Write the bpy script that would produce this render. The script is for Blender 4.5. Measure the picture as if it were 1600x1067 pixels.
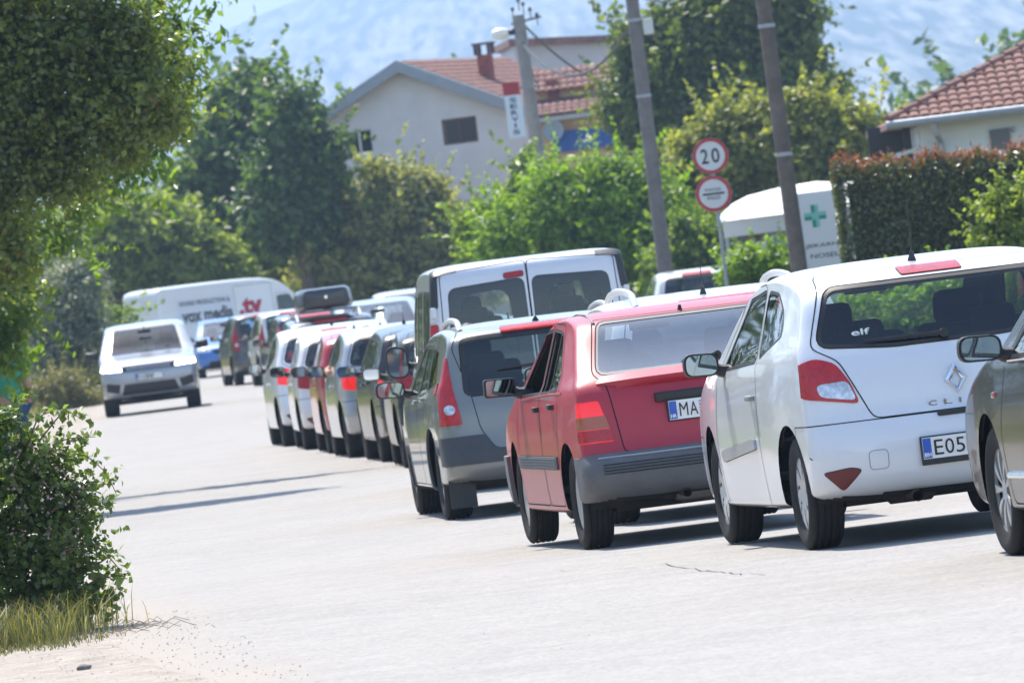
import bpy, bmesh, math, random
import numpy as np
from mathutils import Vector, Matrix
from mathutils.bvhtree import BVHTree

for _o in list(bpy.data.objects):
    bpy.data.objects.remove(_o)
scene = bpy.context.scene
COL = scene.collection
R = math.radians

# ------------------------------------------------------------------ camera, sky, sun, exposure
EYE = 1.57
FOCAL_PX, ROLL, PITCH = 13333.0, R(7.0), math.atan(81 / 13333.0)
cam_data = bpy.data.cameras.new('camera')
cam_data.sensor_width = 36.0
cam_data.lens = 300.0
cam_data.clip_start, cam_data.clip_end = 0.5, 30000
cam_data.dof.use_dof = True
cam_data.dof.focus_distance = 47.5
cam_data.dof.aperture_fstop = 12.0
cam = bpy.data.objects.new('camera', cam_data)
COL.objects.link(cam)
_d = Vector((0, math.cos(PITCH), -math.sin(PITCH)))
_r0, _u0 = Vector((1, 0, 0)), Vector((0, math.sin(PITCH), math.cos(PITCH)))
_r = math.cos(ROLL) * _r0 - math.sin(ROLL) * _u0
_u = math.sin(ROLL) * _r0 + math.cos(ROLL) * _u0
_m = Matrix((_r, _u, -_d)).transposed().to_4x4()
_m.translation = Vector((0, 0, EYE))
cam.matrix_world = _m
scene.camera = cam

SUN_AZ, SUN_EL = R(-21.0), R(61.0)          # measured from +Y, negative = to the left
world = bpy.data.worlds.new('World')
scene.world = world
world.use_nodes = True
_nt = world.node_tree
_sky = _nt.nodes.new('ShaderNodeTexSky')
_sky.sky_type = 'NISHITA'
_sky.sun_disc = False
_sky.sun_elevation = SUN_EL
_sky.sun_rotation = SUN_AZ
_sky.dust_density = 1.0
_sky.altitude = 200
_bg = _nt.nodes['Background']
_bg.inputs['Strength'].default_value = 0.14
_nt.links.new(_sky.outputs[0], _bg.inputs[0])
sun_data = bpy.data.lights.new('sun', 'SUN')
sun_data.energy = 3.7
sun_data.angle = R(0.53)
sun_data.color = (1.0, 0.93, 0.825)
sun = bpy.data.objects.new('sun', sun_data)
COL.objects.link(sun)
_ts = Vector((math.sin(SUN_AZ) * math.cos(SUN_EL), math.cos(SUN_AZ) * math.cos(SUN_EL), math.sin(SUN_EL)))
sun.rotation_euler = (-_ts).to_track_quat('-Z', 'Y').to_euler()
sun.location = (-30, 30, 60)
scene.view_settings.view_transform = 'Standard'
scene.view_settings.look = 'None'
scene.view_settings.exposure = 1.2
scene.view_settings.gamma = 1.0
scene.render.engine = 'CYCLES'
cy = scene.cycles
cy.use_denoising = True
cy.max_bounces = 7
cy.diffuse_bounces = 2
cy.glossy_bounces = 4
cy.transmission_bounces = 6
cy.transparent_max_bounces = 24
cy.volume_bounces = 0
cy.caustics_reflective = cy.caustics_refractive = False
cy.use_adaptive_sampling = True
cy.adaptive_threshold = 0.02

def at(px, py, Y):
    """world point seen at photograph pixel (px, py) at the forward distance Y"""
    dx, dy = (px - 800) / FOCAL_PX, (py - 533.5) / FOCAL_PX
    ray = _d + dx * _r - dy * _u
    return Vector((0, 0, EYE)) + ray * (Y / ray.y)

def gz(y):
    """height of the ground: level by the camera, a shallow dip, then a slight rise farther up the road"""
    return float(np.interp(y, [-300, 47, 62, 118, 160, 180, 420], [0, 0, -.11, -.11, 0, .06, 1.02]))

# ------------------------------------------------------------------ materials
MATS = {}
def nodes_of(name):
    m = bpy.data.materials.new(name)
    m.use_nodes = True
    nt = m.node_tree
    return m, nt, nt.nodes['Principled BSDF']

def mat(name, col, rough=0.6, metal=0.0, coat=0.0, spec=0.5, var=0.0, scale=8.0, bump=0.0, bscale=60.0, emit=None, estr=1.0, bdist=0.01):
    if name in MATS:
        return MATS[name]
    m, nt, p = nodes_of(name)
    p.inputs['Base Color'].default_value = (*col, 1)
    p.inputs['Roughness'].default_value = rough
    p.inputs['Metallic'].default_value = metal
    p.inputs['Coat Weight'].default_value = coat
    p.inputs['Coat Roughness'].default_value = 0.04
    p.inputs['Specular IOR Level'].default_value = spec
    if var > 0 or bump > 0:
        tc = nt.nodes.new('ShaderNodeTexCoord')
    if var > 0:
        n = nt.nodes.new('ShaderNodeTexNoise'); n.inputs['Scale'].default_value = scale
        n.inputs['Detail'].default_value = 6; n.inputs['Roughness'].default_value = 0.65
        nt.links.new(tc.outputs['Object'], n.inputs['Vector'])
        r = nt.nodes.new('ShaderNodeMapRange')
        r.inputs[1].default_value, r.inputs[2].default_value = 0.3, 0.7
        r.inputs[3].default_value, r.inputs[4].default_value = 1 - var, 1 + var
        nt.links.new(n.outputs[0], r.inputs[0])
        x = nt.nodes.new('ShaderNodeVectorMath'); x.operation = 'SCALE'
        x.inputs[0].default_value = col
        nt.links.new(r.outputs[0], x.inputs['Scale'])
        nt.links.new(x.outputs[0], p.inputs['Base Color'])
    if bump > 0:
        n2 = nt.nodes.new('ShaderNodeTexNoise'); n2.inputs['Scale'].default_value = bscale
        n2.inputs['Detail'].default_value = 5
        nt.links.new(tc.outputs['Object'], n2.inputs['Vector'])
        b = nt.nodes.new('ShaderNodeBump'); b.inputs['Strength'].default_value = bump
        b.inputs['Distance'].default_value = bdist
        nt.links.new(n2.outputs[0], b.inputs['Height'])
        nt.links.new(b.outputs[0], p.inputs['Normal'])
    if emit:
        p.inputs['Emission Color'].default_value = (*emit, 1)
        p.inputs['Emission Strength'].default_value = estr
        m.cycles.emission_sampling = 'NONE'
    MATS[name] = m
    return m

def paint(name, col, metal=0.0, rough=0.32, coat=0.9, dirt=0.25, dust=(0.33, 0.29, 0.24)):
    """car paint with a clear coat and a film of road dust that thickens towards the sills"""
    if name in MATS:
        return MATS[name]
    m, nt, p = nodes_of(name)
    p.inputs['Metallic'].default_value = metal
    p.inputs['Coat Weight'].default_value = coat
    p.inputs['Coat Roughness'].default_value = 0.05
    tc = nt.nodes.new('ShaderNodeTexCoord')
    n = nt.nodes.new('ShaderNodeTexNoise'); n.inputs['Scale'].default_value = 3.0
    n.inputs['Detail'].default_value = 7; n.inputs['Roughness'].default_value = 0.7
    nt.links.new(tc.outputs['Object'], n.inputs['Vector'])
    s = nt.nodes.new('ShaderNodeSeparateXYZ'); nt.links.new(tc.outputs['Object'], s.inputs[0])
    h = nt.nodes.new('ShaderNodeMapRange')
    h.inputs[1].default_value, h.inputs[2].default_value = 0.75, 0.15
    h.inputs[3].default_value, h.inputs[4].default_value = 0.12, 1.0
    nt.links.new(s.outputs[2], h.inputs[0])
    k = nt.nodes.new('ShaderNodeMath'); k.operation = 'MULTIPLY'
    nt.links.new(n.outputs[0], k.inputs[0]); nt.links.new(h.outputs[0], k.inputs[1])
    k2 = nt.nodes.new('ShaderNodeMath'); k2.operation = 'MULTIPLY'; k2.inputs[1].default_value = dirt * 2
    k2.use_clamp = True
    nt.links.new(k.outputs[0], k2.inputs[0])
    mx = nt.nodes.new('ShaderNodeMix'); mx.data_type = 'RGBA'
    mx.inputs[6].default_value = (*col, 1); mx.inputs[7].default_value = (*dust, 1)
    nt.links.new(k2.outputs[0], mx.inputs[0])
    nt.links.new(mx.outputs[2], p.inputs['Base Color'])
    rr = nt.nodes.new('ShaderNodeMapRange')
    rr.inputs[3].default_value, rr.inputs[4].default_value = rough, 0.8
    nt.links.new(k2.outputs[0], rr.inputs[0])
    nt.links.new(rr.outputs[0], p.inputs['Roughness'])
    MATS[name] = m
    return m

def glass(name, tint, refl=1.0, rough=0.02, rcol=(1, 1, 1)):
    """thin window glass: tinted see-through with a Fresnel reflection"""
    if name in MATS:
        return MATS[name]
    m = bpy.data.materials.new(name); m.use_nodes = True
    nt = m.node_tree
    for n in list(nt.nodes):
        nt.nodes.remove(n)
    out = nt.nodes.new('ShaderNodeOutputMaterial')
    tr = nt.nodes.new('ShaderNodeBsdfTransparent'); tr.inputs[0].default_value = (*tint, 1)
    gl = nt.nodes.new('ShaderNodeBsdfGlossy'); gl.inputs['Roughness'].default_value = rough; gl.inputs[0].default_value = (*rcol, 1)
    lw = nt.nodes.new('ShaderNodeLayerWeight'); lw.inputs[0].default_value = .5       # same from both sides of the pane
    pw_ = nt.nodes.new('ShaderNodeMath'); pw_.operation = 'POWER'; pw_.inputs[1].default_value = 4.0
    nt.links.new(lw.outputs['Facing'], pw_.inputs[0])
    ml = nt.nodes.new('ShaderNodeMath'); ml.operation = 'MULTIPLY_ADD'; ml.inputs[1].default_value = .85; ml.inputs[2].default_value = .075 * refl
    ml.use_clamp = True
    nt.links.new(pw_.outputs[0], ml.inputs[0])
    mx = nt.nodes.new('ShaderNodeMixShader')
    nt.links.new(ml.outputs[0], mx.inputs[0]); nt.links.new(tr.outputs[0], mx.inputs[1]); nt.links.new(gl.outputs[0], mx.inputs[2])
    nt.links.new(mx.outputs[0], out.inputs[0])
    MATS[name] = m
    return m

def leaf_mat(name, c1, c2, c3=None, trans=0.45, rough=0.42, spec=0.5):
    """foliage: each leaf its own shade between c1 and c2, light shines through"""
    if name in MATS:
        return MATS[name]
    m = bpy.data.materials.new(name); m.use_nodes = True
    nt = m.node_tree
    for n in list(nt.nodes):
        nt.nodes.remove(n)
    L = nt.links.new
    out = nt.nodes.new('ShaderNodeOutputMaterial')
    geo = nt.nodes.new('ShaderNodeNewGeometry')
    tc = nt.nodes.new('ShaderNodeTexCoord')
    nz = nt.nodes.new('ShaderNodeTexNoise'); nz.inputs['Scale'].default_value = 1.1; nz.inputs['Detail'].default_value = 3
    L(tc.outputs['Object'], nz.inputs['Vector'])
    ad = nt.nodes.new('ShaderNodeMath'); ad.operation = 'MULTIPLY_ADD'
    ad.inputs[1].default_value = 0.62
    L(geo.outputs['Random Per Island'], ad.inputs[0])
    mr = nt.nodes.new('ShaderNodeMapRange'); mr.inputs[1].default_value, mr.inputs[2].default_value = 0.3, 0.7
    mr.inputs[3].default_value, mr.inputs[4].default_value = 0.0, 0.38
    L(nz.outputs[0], mr.inputs[0]); L(mr.outputs[0], ad.inputs[2])
    cr = nt.nodes.new('ShaderNodeValToRGB')
    cr.color_ramp.elements[0].color = (*c1, 1); cr.color_ramp.elements[1].color = (*c2, 1)
    cr.color_ramp.elements[1].position = 0.9
    if c3:
        e = cr.color_ramp.elements.new(0.97); e.color = (*c3, 1)
    L(ad.outputs[0], cr.inputs[0])
    p = nt.nodes.new('ShaderNodeBsdfPrincipled')
    p.inputs['Roughness'].default_value = rough; p.inputs['Specular IOR Level'].default_value = spec
    L(cr.outputs[0], p.inputs['Base Color'])
    t = nt.nodes.new('ShaderNodeBsdfTranslucent')
    hs = nt.nodes.new('ShaderNodeMix'); hs.data_type = 'RGBA'; hs.blend_type = 'MULTIPLY'; hs.inputs[0].default_value = 1
    hs.inputs[7].default_value = (1.25, 1.3, 0.55, 1)
    L(cr.outputs[0], hs.inputs[6]); L(hs.outputs[2], t.inputs[0])
    mx = nt.nodes.new('ShaderNodeMixShader'); mx.inputs[0].default_value = trans
    L(p.outputs[0], mx.inputs[1]); L(t.outputs[0], mx.inputs[2]); L(mx.outputs[0], out.inputs[0])
    MATS[name] = m
    return m

# ------------------------------------------------------------------ mesh helpers
def tag(o, label=None, cat=None, group=None, kind=None):
    if label: o['label'] = label
    if cat: o['category'] = cat
    if group: o['group'] = group
    if kind: o['kind'] = kind
    return o

def empty(name, loc=(0, 0, 0), rz=0.0, **k):
    o = bpy.data.objects.new(name, None)
    o.empty_display_size = 0.2
    COL.objects.link(o)
    o.location = loc
    o.rotation_euler = (0, 0, rz)
    return tag(o, **k)

def link_mesh(name, me, m=None, parent=None, smooth=False, **k):
    o = bpy.data.objects.new(name, me)
    COL.objects.link(o)
    if m:
        for q in (m if isinstance(m, (list, tuple)) else [m]):
            me.materials.append(q)
    if parent: o.parent = parent
    if smooth and len(me.polygons):
        me.polygons.foreach_set('use_smooth', np.ones(len(me.polygons), dtype=bool))
    return tag(o, **k)

def np_mesh(name, verts, faces, mi=None):
    """verts (n,3) float array; faces (k,3|4) int array"""
    me = bpy.data.meshes.new(name)
    verts = np.asarray(verts, dtype=np.float32); faces = np.asarray(faces, dtype=np.int32)
    k, c = faces.shape
    me.vertices.add(len(verts)); me.vertices.foreach_set('co', verts.ravel())
    me.loops.add(k * c); me.loops.foreach_set('vertex_index', faces.ravel())
    me.polygons.add(k)
    me.polygons.foreach_set('loop_start', np.arange(0, k * c, c, dtype=np.int32))
    me.polygons.foreach_set('loop_total', np.full(k, c, dtype=np.int32))
    if mi is not None:
        me.polygons.foreach_set('material_index', np.asarray(mi, dtype=np.int32))
    me.update(calc_edges=True)
    return me

class MB:
    """collects simple shapes into one mesh"""
    def __init__(s): s.v, s.f = [], []
    def add(s, vs, fs):
        b = len(s.v); s.v += [tuple(v) for v in vs]; s.f += [tuple(b + i for i in f) for f in fs]; return s
    def box(s, c, d, rot=None, bev=0.0):
        hx, hy, hz = d[0] / 2, d[1] / 2, d[2] / 2
        if bev <= 0:
            vs = [Vector((x, y, z)) for x in (-hx, hx) for y in (-hy, hy) for z in (-hz, hz)]
            fs = [(0, 1, 3, 2), (4, 6, 7, 5), (0, 4, 5, 1), (2, 3, 7, 6), (0, 2, 6, 4), (1, 5, 7, 3)]
        else:
            bm = bmesh.new(); bmesh.ops.create_cube(bm, size=1.0)
            for v in bm.verts: v.co = Vector((v.co.x * d[0], v.co.y * d[1], v.co.z * d[2]))
            bmesh.ops.bevel(bm, geom=bm.edges[:], offset=min(bev, min(d) * 0.45), segments=2, profile=0.5, affect='EDGES')
            bm.verts.index_update()
            vs = [v.co.copy() for v in bm.verts]; fs = [tuple(v.index for v in f.verts) for f in bm.faces]; bm.free()
        if rot is not None: vs = [rot @ v for v in vs]
        return s.add([v + Vector(c) for v in vs], fs)
    def tube(s, pts, rad, n=8, cap=True):
        pts = [Vector(p) for p in pts]
        rads = rad if isinstance(rad, (list, tuple)) else [rad] * len(pts)
        b = len(s.v); up = None
        for i, p in enumerate(pts):
            t = (pts[min(i + 1, len(pts) - 1)] - pts[max(i - 1, 0)]).normalized()
            if up is None:
                up = Vector((0, 0, 1)) if abs(t.z) < 0.9 else Vector((1, 0, 0))
            a = t.cross(up).normalized(); c = a.cross(t).normalized(); up = c
            for k in range(n):
                th = 2 * math.pi * k / n
                s.v.append(tuple(p + (a * math.cos(th) + c * math.sin(th)) * rads[i]))
        for i in range(len(pts) - 1):
            for k in range(n):
                q = (k + 1) % n
                s.f.append((b + i * n + k, b + i * n + q, b + (i + 1) * n + q, b + (i + 1) * n + k))
        if cap:
            s.f.append(tuple(b + k for k in reversed(range(n))))
            e = b + (len(pts) - 1) * n
            s.f.append(tuple(e + k for k in range(n)))
        return s
    def lathe(s, prof, n=24, M=None, close=False):
        """profile (r, z) turned about z; M places it"""
        b = len(s.v); M = M or Matrix.Identity(4); L = len(prof)
        for r, z in prof:
            for k in range(n):
                th = 2 * math.pi * k / n
                s.v.append(tuple(M @ Vector((r * math.cos(th), r * math.sin(th), z))))
        for i in range(L if close else L - 1):
            j = (i + 1) % L
            for k in range(n):
                q = (k + 1) % n
                s.f.append((b + i * n + k, b + i * n + q, b + j * n + q, b + j * n + k))
        return s
    def prism(s, poly, a, b, axis=0):
        """2-D polygon extruded along an axis from a to b; poly in the other two coordinates in order"""
        def P(u, v, w):
            q = [u, v]; q.insert(axis, w); return tuple(q)
        n = len(poly); o = len(s.v)
        s.v += [P(u, v, a) for u, v in poly] + [P(u, v, b) for u, v in poly]
        s.f.append(tuple(o + i for i in range(n))); s.f.append(tuple(o + n + i for i in reversed(range(n))))
        for i in range(n):
            j = (i + 1) % n
            s.f.append((o + j, o + i, o + n + i, o + n + j))
        return s
    def build(s, name, m, parent=None, smooth=False, fix=True, **k):
        me = bpy.data.meshes.new(name)
        me.from_pydata(s.v, [], s.f); me.update()
        if fix:
            bm = bmesh.new(); bm.from_mesh(me)
            bmesh.ops.recalc_face_normals(bm, faces=bm.faces[:]); bm.to_mesh(me); bm.free()
        o = link_mesh(name, me, m, parent, False, **k)
        if smooth:
            me.polygons.foreach_set('use_smooth', np.ones(len(me.polygons), dtype=bool))
            me.set_sharp_from_angle(angle=R(38))
        return o

def rp(pts, r=0.05, n=3):
    """round the corners of a 2-D polygon"""
    out = []; L = len(pts)
    for i in range(L):
        p0, p, p1 = Vector(pts[i - 1]), Vector(pts[i]), Vector(pts[(i + 1) % L])
        rr = min(r, (p0 - p).length * 0.45, (p1 - p).length * 0.45)
        a = p + (p0 - p).normalized() * rr; b = p + (p1 - p).normalized() * rr
        for k in range(n + 1):
            t = k / n
            q = a * (1 - t) ** 2 + p * 2 * t * (1 - t) + b * t * t
            out.append((q.x, q.y))
    return out

def grow(poly, d):
    """offset a convex-ish polygon outwards by d"""
    area = sum(poly[i - 1][0] * poly[i][1] - poly[i][0] * poly[i - 1][1] for i in range(len(poly)))
    sg = 1 if area > 0 else -1
    out = []; L = len(poly)
    for i in range(L):
        p0, p, p1 = Vector(poly[i - 1]), Vector(poly[i]), Vector(poly[(i + 1) % L])
        e0 = (p - p0).normalized() if (p - p0).length > 1e-7 else Vector((1, 0))
        e1 = (p1 - p).normalized() if (p1 - p).length > 1e-7 else e0
        n0 = Vector((e0.y, -e0.x)) * sg; n1 = Vector((e1.y, -e1.x)) * sg
        n = (n0 + n1)
        n = n / max(0.3, n.length_squared / 2) if n.length > 1e-6 else n0
        q = p + n * d
        out.append((q.x, q.y))
    return out

_TXT = {}
def text_geom(body, bold=0.0):
    """mesh geometry of flat lettering from the built-in font: (verts (x,y), faces, width)"""
    key = (body, bold)
    if key in _TXT: return _TXT[key]
    cu = bpy.data.curves.new('lettering', 'FONT'); cu.body = body; cu.size = 1.0; cu.offset = bold
    cu.resolution_u = 3
    o = bpy.data.objects.new('lettering', cu); COL.objects.link(o)
    dg = bpy.context.evaluated_depsgraph_get()
    me = o.evaluated_get(dg).to_mesh()
    vs = [(v.co.x, v.co.y) for v in me.vertices]; fs = [tuple(p.vertices) for p in me.polygons]
    o.evaluated_get(dg).to_mesh_clear()
    bpy.data.objects.remove(o); bpy.data.curves.remove(cu)
    x0 = min(v[0] for v in vs); x1 = max(v[0] for v in vs); y0 = min(v[1] for v in vs); y1 = max(v[1] for v in vs)
    vs = [((x - x0), (y - y0)) for x, y in vs]
    _TXT[key] = (vs, fs, x1 - x0, y1 - y0)
    return _TXT[key]

def text(name, body, m, parent, origin, xd, yd, width=None, height=None, bold=0.02, conform=None):
    """lettering laid from origin (lower left) along xd with letters rising along yd"""
    vs, fs, w, h = text_geom(body, bold)
    sy = height / h
    sx = width / w if width else sy
    o, xd, yd = Vector(origin), Vector(xd).normalized(), Vector(yd).normalized()
    V = [o + xd * (x * sx) + yd * (y * sy) for x, y in vs]
    if conform: V = [conform(v) for v in V]
    me = bpy.data.meshes.new(name); me.from_pydata([tuple(v) for v in V], [], fs); me.update()
    return link_mesh(name, me, m, parent)
# ------------------------------------------------------------------ car builder
def smooth_path(pts, it=2):
    p = [np.array(q, float) for q in pts]
    for _ in range(it):
        q = [p[0]]
        for a, b in zip(p[:-1], p[1:]):
            q += [a * 0.75 + b * 0.25, a * 0.25 + b * 0.75]
        q.append(p[-1]); p = q
    return np.array(p)

def resample(p, n):
    d = np.r_[0, np.cumsum(np.linalg.norm(np.diff(p, axis=0), axis=1))]
    t = np.linspace(0, d[-1], n)
    return np.c_[np.interp(t, d, p[:, 0]), np.interp(t, d, p[:, 1])]

def inside(poly, x, y):
    c = False; j = len(poly) - 1
    for i in range(len(poly)):
        xi, yi = poly[i]; xj, yj = poly[j]
        if (yi > y) != (yj > y) and x < (xj - xi) * (y - yi) / (yj - yi) + xi: c = not c
        j = i
    return c

def circle(cy_, cz_, r, n=26, a0=0.0):
    return [(cy_ + r * math.cos(a0 + 2 * math.pi * k / n), cz_ + r * math.sin(a0 + 2 * math.pi * k / n)) for k in range(n)]

class Shell:
    """the closed skin of a car: side silhouette lofted across the width, then cut into panels"""
    def __init__(s, P, N=100, M=12, K=16):
        s.P = P
        top = resample(smooth_path(P['top'], P.get('smooth', 2)), N + 1)
        bot = resample(smooth_path(P['bot'], 2), N + 1)
        def nrm(p, sg):
            t = np.gradient(p, axis=0); t /= np.linalg.norm(t, axis=1)[:, None] + 1e-9
            return np.c_[t[:, 1], -t[:, 0]] * sg
        nt, nb = nrm(top, 1), nrm(bot, -1)
        k = 5
        for arr in (nt, nb):                       # soften the normals the insets follow
            for c in range(2):
                pad = np.pad(arr[:, c], (k, k), mode='edge')
                arr[:, c] = np.convolve(pad, np.ones(2 * k + 1) / (2 * k + 1), mode='valid')
            arr /= np.linalg.norm(arr, axis=1)[:, None]
        e = np.abs(nt[:, 0]) ** 1.5
        rt, re_ = P.get('rn_top', 0.10), P.get('rn_end', 0.20)
        rg = P.get('rn_gate', 0.09)
        hi = np.clip((top[:, 1] - P['belt'] + 0.25) / 0.3, 0, 1)
        rn = rt * (1 - e) + e * (re_ * (1 - hi) + rg * hi)
        pw = P.get('p', 3.4)
        rows = []
        Tin = top - nt * rn[:, None]
        rb = P.get('rn_bot', 0.08)
        eb = np.abs(nb[:, 0]) ** 1.5
        rnb = rb * (1 - eb) + re_ * eb
        for j_, sy_ in ((0, 1.0), (-1, -1.0)):
            nt[j_] = nb[j_] = (sy_, 0.0); rn[j_] = rnb[j_] = re_
        Tin = top - nt * rn[:, None]
        Bin = bot - nb * rnb[:, None]
        # keep both inset lines running steadily backwards so that the side never folds; they meet at the ends
        Tin[:, 0] = np.minimum.accumulate(Tin[:, 0])
        Bin[0], Bin[-1] = Tin[0], Tin[-1]
        Bin[:, 0] = np.maximum(np.minimum.accumulate(Bin[:, 0]), Tin[-1, 0])
        for k_ in range(1, 26):
            Bin[-1 - k_, 0] = max(Bin[-1 - k_, 0], Tin[-1 - k_, 0] + .003 * k_)
        Dt, Db = top - Tin, bot - Bin
        Wt = s.W(Tin[:, 0], Tin[:, 1])
        fis = [(math.pi / 2) * (i / M) ** 0.8 for i in range(M)]
        for f in fis:
            x = Wt * math.sin(f) ** (2 / pw)
            rows.append(np.c_[x, top - Dt * (1 - math.cos(f) ** (2 / pw))])
        for i in range(K + 1):
            t = i / K
            q = Tin * (1 - t) + Bin * t
            rows.append(np.c_[s.W(q[:, 0], q[:, 1]), q])
        Wb = s.W(Bin[:, 0], Bin[:, 1])
        for f in reversed(fis):
            x = Wb * math.sin(f) ** (2 / pw)
            rows.append(np.c_[x, bot - Db * (1 - math.cos(f) ** (2 / pw))])
        G = np.array(rows)                          # (Rr, N+1, 3)
        Rr = len(G); n1 = N + 1
        Rv = G.reshape(-1, 3); Lv = Rv * np.array([-1, 1, 1])
        f = []
        for a in range(Rr - 1):
            for j in range(N):
                f.append((a * n1 + j, a * n1 + j + 1, (a + 1) * n1 + j + 1, (a + 1) * n1 + j))
        f = np.array(f); off = len(Rv)
        VV = np.r_[Rv, Lv]; FF = np.r_[f[:, ::-1], f + off]
        # weld the centre line and the pinched ends
        key = np.round(VV / 0.0008).astype(np.int64)
        _, first, inv = np.unique(key, axis=0, return_index=True, return_inverse=True)
        inv = inv.ravel(); VV = VV[first]; FF = inv[FF]
        A, B, C, D = (VV[FF[:, i]] for i in range(4))
        fn = np.cross(C - A, D - B)
        vol = np.einsum('ij,ij->i', (A + B + C + D) / 4, fn).sum()
        if vol < 0: FF = FF[:, ::-1]; fn = -fn
        good = np.linalg.norm(fn, axis=1) > 1e-9
        FF = FF[good]; fn = fn[good]
        vn = np.zeros_like(VV)
        for i in range(4): np.add.at(vn, FF[:, i], fn)
        vn /= np.linalg.norm(vn, axis=1)[:, None] + 1e-12
        s.V = [tuple(v) for v in VV.tolist()]; s.Nn = [tuple(v) for v in vn.tolist()]
        s.split = {}
        s.F = []                                    # [verts, piece id, normal, box]
        fu = fn / (np.linalg.norm(fn, axis=1)[:, None] + 1e-12)
        for q, n_ in zip(FF.tolist(), fu.tolist()):
            r_ = []
            for v in q:
                if not r_ or r_[-1] != v: r_.append(v)
            if r_[0] == r_[-1]: r_.pop()
            if len(r_) > 2: s.F.append([r_, 0, n_, s.box(r_)])
        s.bvh = BVHTree.FromPolygons(s.V, [q[0] for q in s.F])
        s.pieces = {}

    def box(s, q):
        V = s.V; p = [V[i] for i in q]
        xs = [a[0] for a in p]; ys = [a[1] for a in p]; zs = [a[2] for a in p]
        return (min(xs), max(xs), min(ys), max(ys), min(zs), max(zs))

    def mid(s, q):
        V = s.V; n = len(q)
        return (sum(V[i][0] for i in q) / n, sum(V[i][1] for i in q) / n, sum(V[i][2] for i in q) / n)

    def chain(s, a, b):
        e = (a, b) if a < b else (b, a)
        m = s.split.get(e)
        if not m: return []
        V = s.V; va = V[a]
        m = sorted(m, key=lambda w: sum((V[w][c] - va[c]) ** 2 for c in range(3)))
        out = []; prev = a
        for w in m:
            out += s.chain(prev, w); out.append(w); prev = w
        return out + s.chain(prev, b)

    def expand(s, q):
        r_ = []; n = len(q)
        for k in range(n):
            a, b = q[k], q[(k + 1) % n]
            r_.append(a); r_ += s.chain(a, b)
        if len(r_) == n: return q
        o = []
        for v in r_:
            if v not in o: o.append(v)
        return o

    def halve(s, F, iu, iv, pu, pv, nu, nv):
        """split one face by the line through (pu, pv) with normal (nu, nv); returns the pieces"""
        V = s.V; q = F[0] = s.expand(F[0])
        d = [(V[i][iu] - pu) * nu + (V[i][iv] - pv) * nv for i in q]
        if max(d) < 3e-5 or min(d) > -3e-5: return [F]
        pos, neg = [], []; n = len(q)
        for k in range(n):
            a, b = q[k], q[(k + 1) % n]; da, db = d[k], d[(k + 1) % n]
            if da > -3e-5: pos.append(a)
            if da < 3e-5: neg.append(a)
            if (da > 3e-5 and db < -3e-5) or (da < -3e-5 and db > 3e-5):
                e = (a, b) if a < b else (b, a)
                # an edge that was split before keeps its chain
                t = da / (da - db)
                m = len(V)
                va, vb = V[a], V[b]; na, nb = s.Nn[a], s.Nn[b]
                p = tuple(va[c] + (vb[c] - va[c]) * t for c in range(3))
                hit = None
                for w in s.split.get(e, ()):
                    if abs(V[w][0] - p[0]) + abs(V[w][1] - p[1]) + abs(V[w][2] - p[2]) < 2e-5: hit = w
                if hit is None:
                    V.append(p)
                    nn = [na[c] + (nb[c] - na[c]) * t for c in range(3)]
                    l = math.sqrt(sum(c * c for c in nn)) or 1
                    s.Nn.append((nn[0] / l, nn[1] / l, nn[2] / l))
                    s.split.setdefault(e, []).append(m); hit = m
                pos.append(hit); neg.append(hit)
        out = []
        for r_ in (pos, neg):
            if len(r_) > 2: out.append([r_, F[1], F[2], s.box(r_)])
        return out or [F]

    def W(s, y, z):
        P = s.P; hw = P['hw']; zb = P['belt'] - P.get('belt_slope', 0.03) * y
        zm = P.get('zmid', 0.58)
        y0, y1 = P['top'][-1][0], P['top'][0][0]
        kf = np.clip((y - (y1 - 1.3)) / 1.3, 0, 1) ** 2 * P.get('kf', 0.10)
        kr = np.clip(((y0 + 1.2) - y) / 1.2, 0, 1) ** 2 * P.get('kr', 0.06)
        b = hw * (1 - kf - kr)
        lo = np.clip((zm - z) / zm, 0, 1)
        mid = np.clip((z - zm) / (zb - zm), 0, 1)
        hi = np.clip(z - zb, 0, 9)
        sh = np.clip(hi / 0.05, 0, 1)
        return b * (1 - P.get('tuck', 0.07) * lo ** 2 - P.get('barrel', 0.025) * mid ** 2) - sh * P.get('shoulder', 0.012) - hi * math.tan(P.get('tumble', R(14)))

    # --- surface look-ups
    def sx(s, y, z, sd):
        h = s.bvh.ray_cast(Vector((2.5 * sd, y, z)), Vector((-sd, 0, 0)))
        return h[0] if h[0] else Vector((s.P['hw'] * sd, y, z))
    def sr(s, x, z):
        h = s.bvh.ray_cast(Vector((x, -6, z)), Vector((0, 1, 0)))
        return h[0] if h[0] else Vector((x, s.P['top'][-1][0], z))
    def sf(s, x, z):
        h = s.bvh.ray_cast(Vector((x, 6, z)), Vector((0, -1, 0)))
        return h[0] if h[0] else Vector((x, s.P['top'][0][0], z))
    def st(s, x, y):
        h = s.bvh.ray_cast(Vector((x, y, 5)), Vector((0, 0, -1)))
        return h[0] if h[0] else Vector((x, y, 1.4))

    # --- cutting
    def piece(s, name, opt):
        if name not in s.pieces: s.pieces[name] = dict(opt, id=len(s.pieces) + 1)
        only = opt.get('only')
        ids = None if only is None else {(0 if o_ == 'body' else s.pieces[o_]['id']) for o_ in only if o_ == 'body' or o_ in s.pieces}
        return s.pieces[name]['id'], ids

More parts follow.
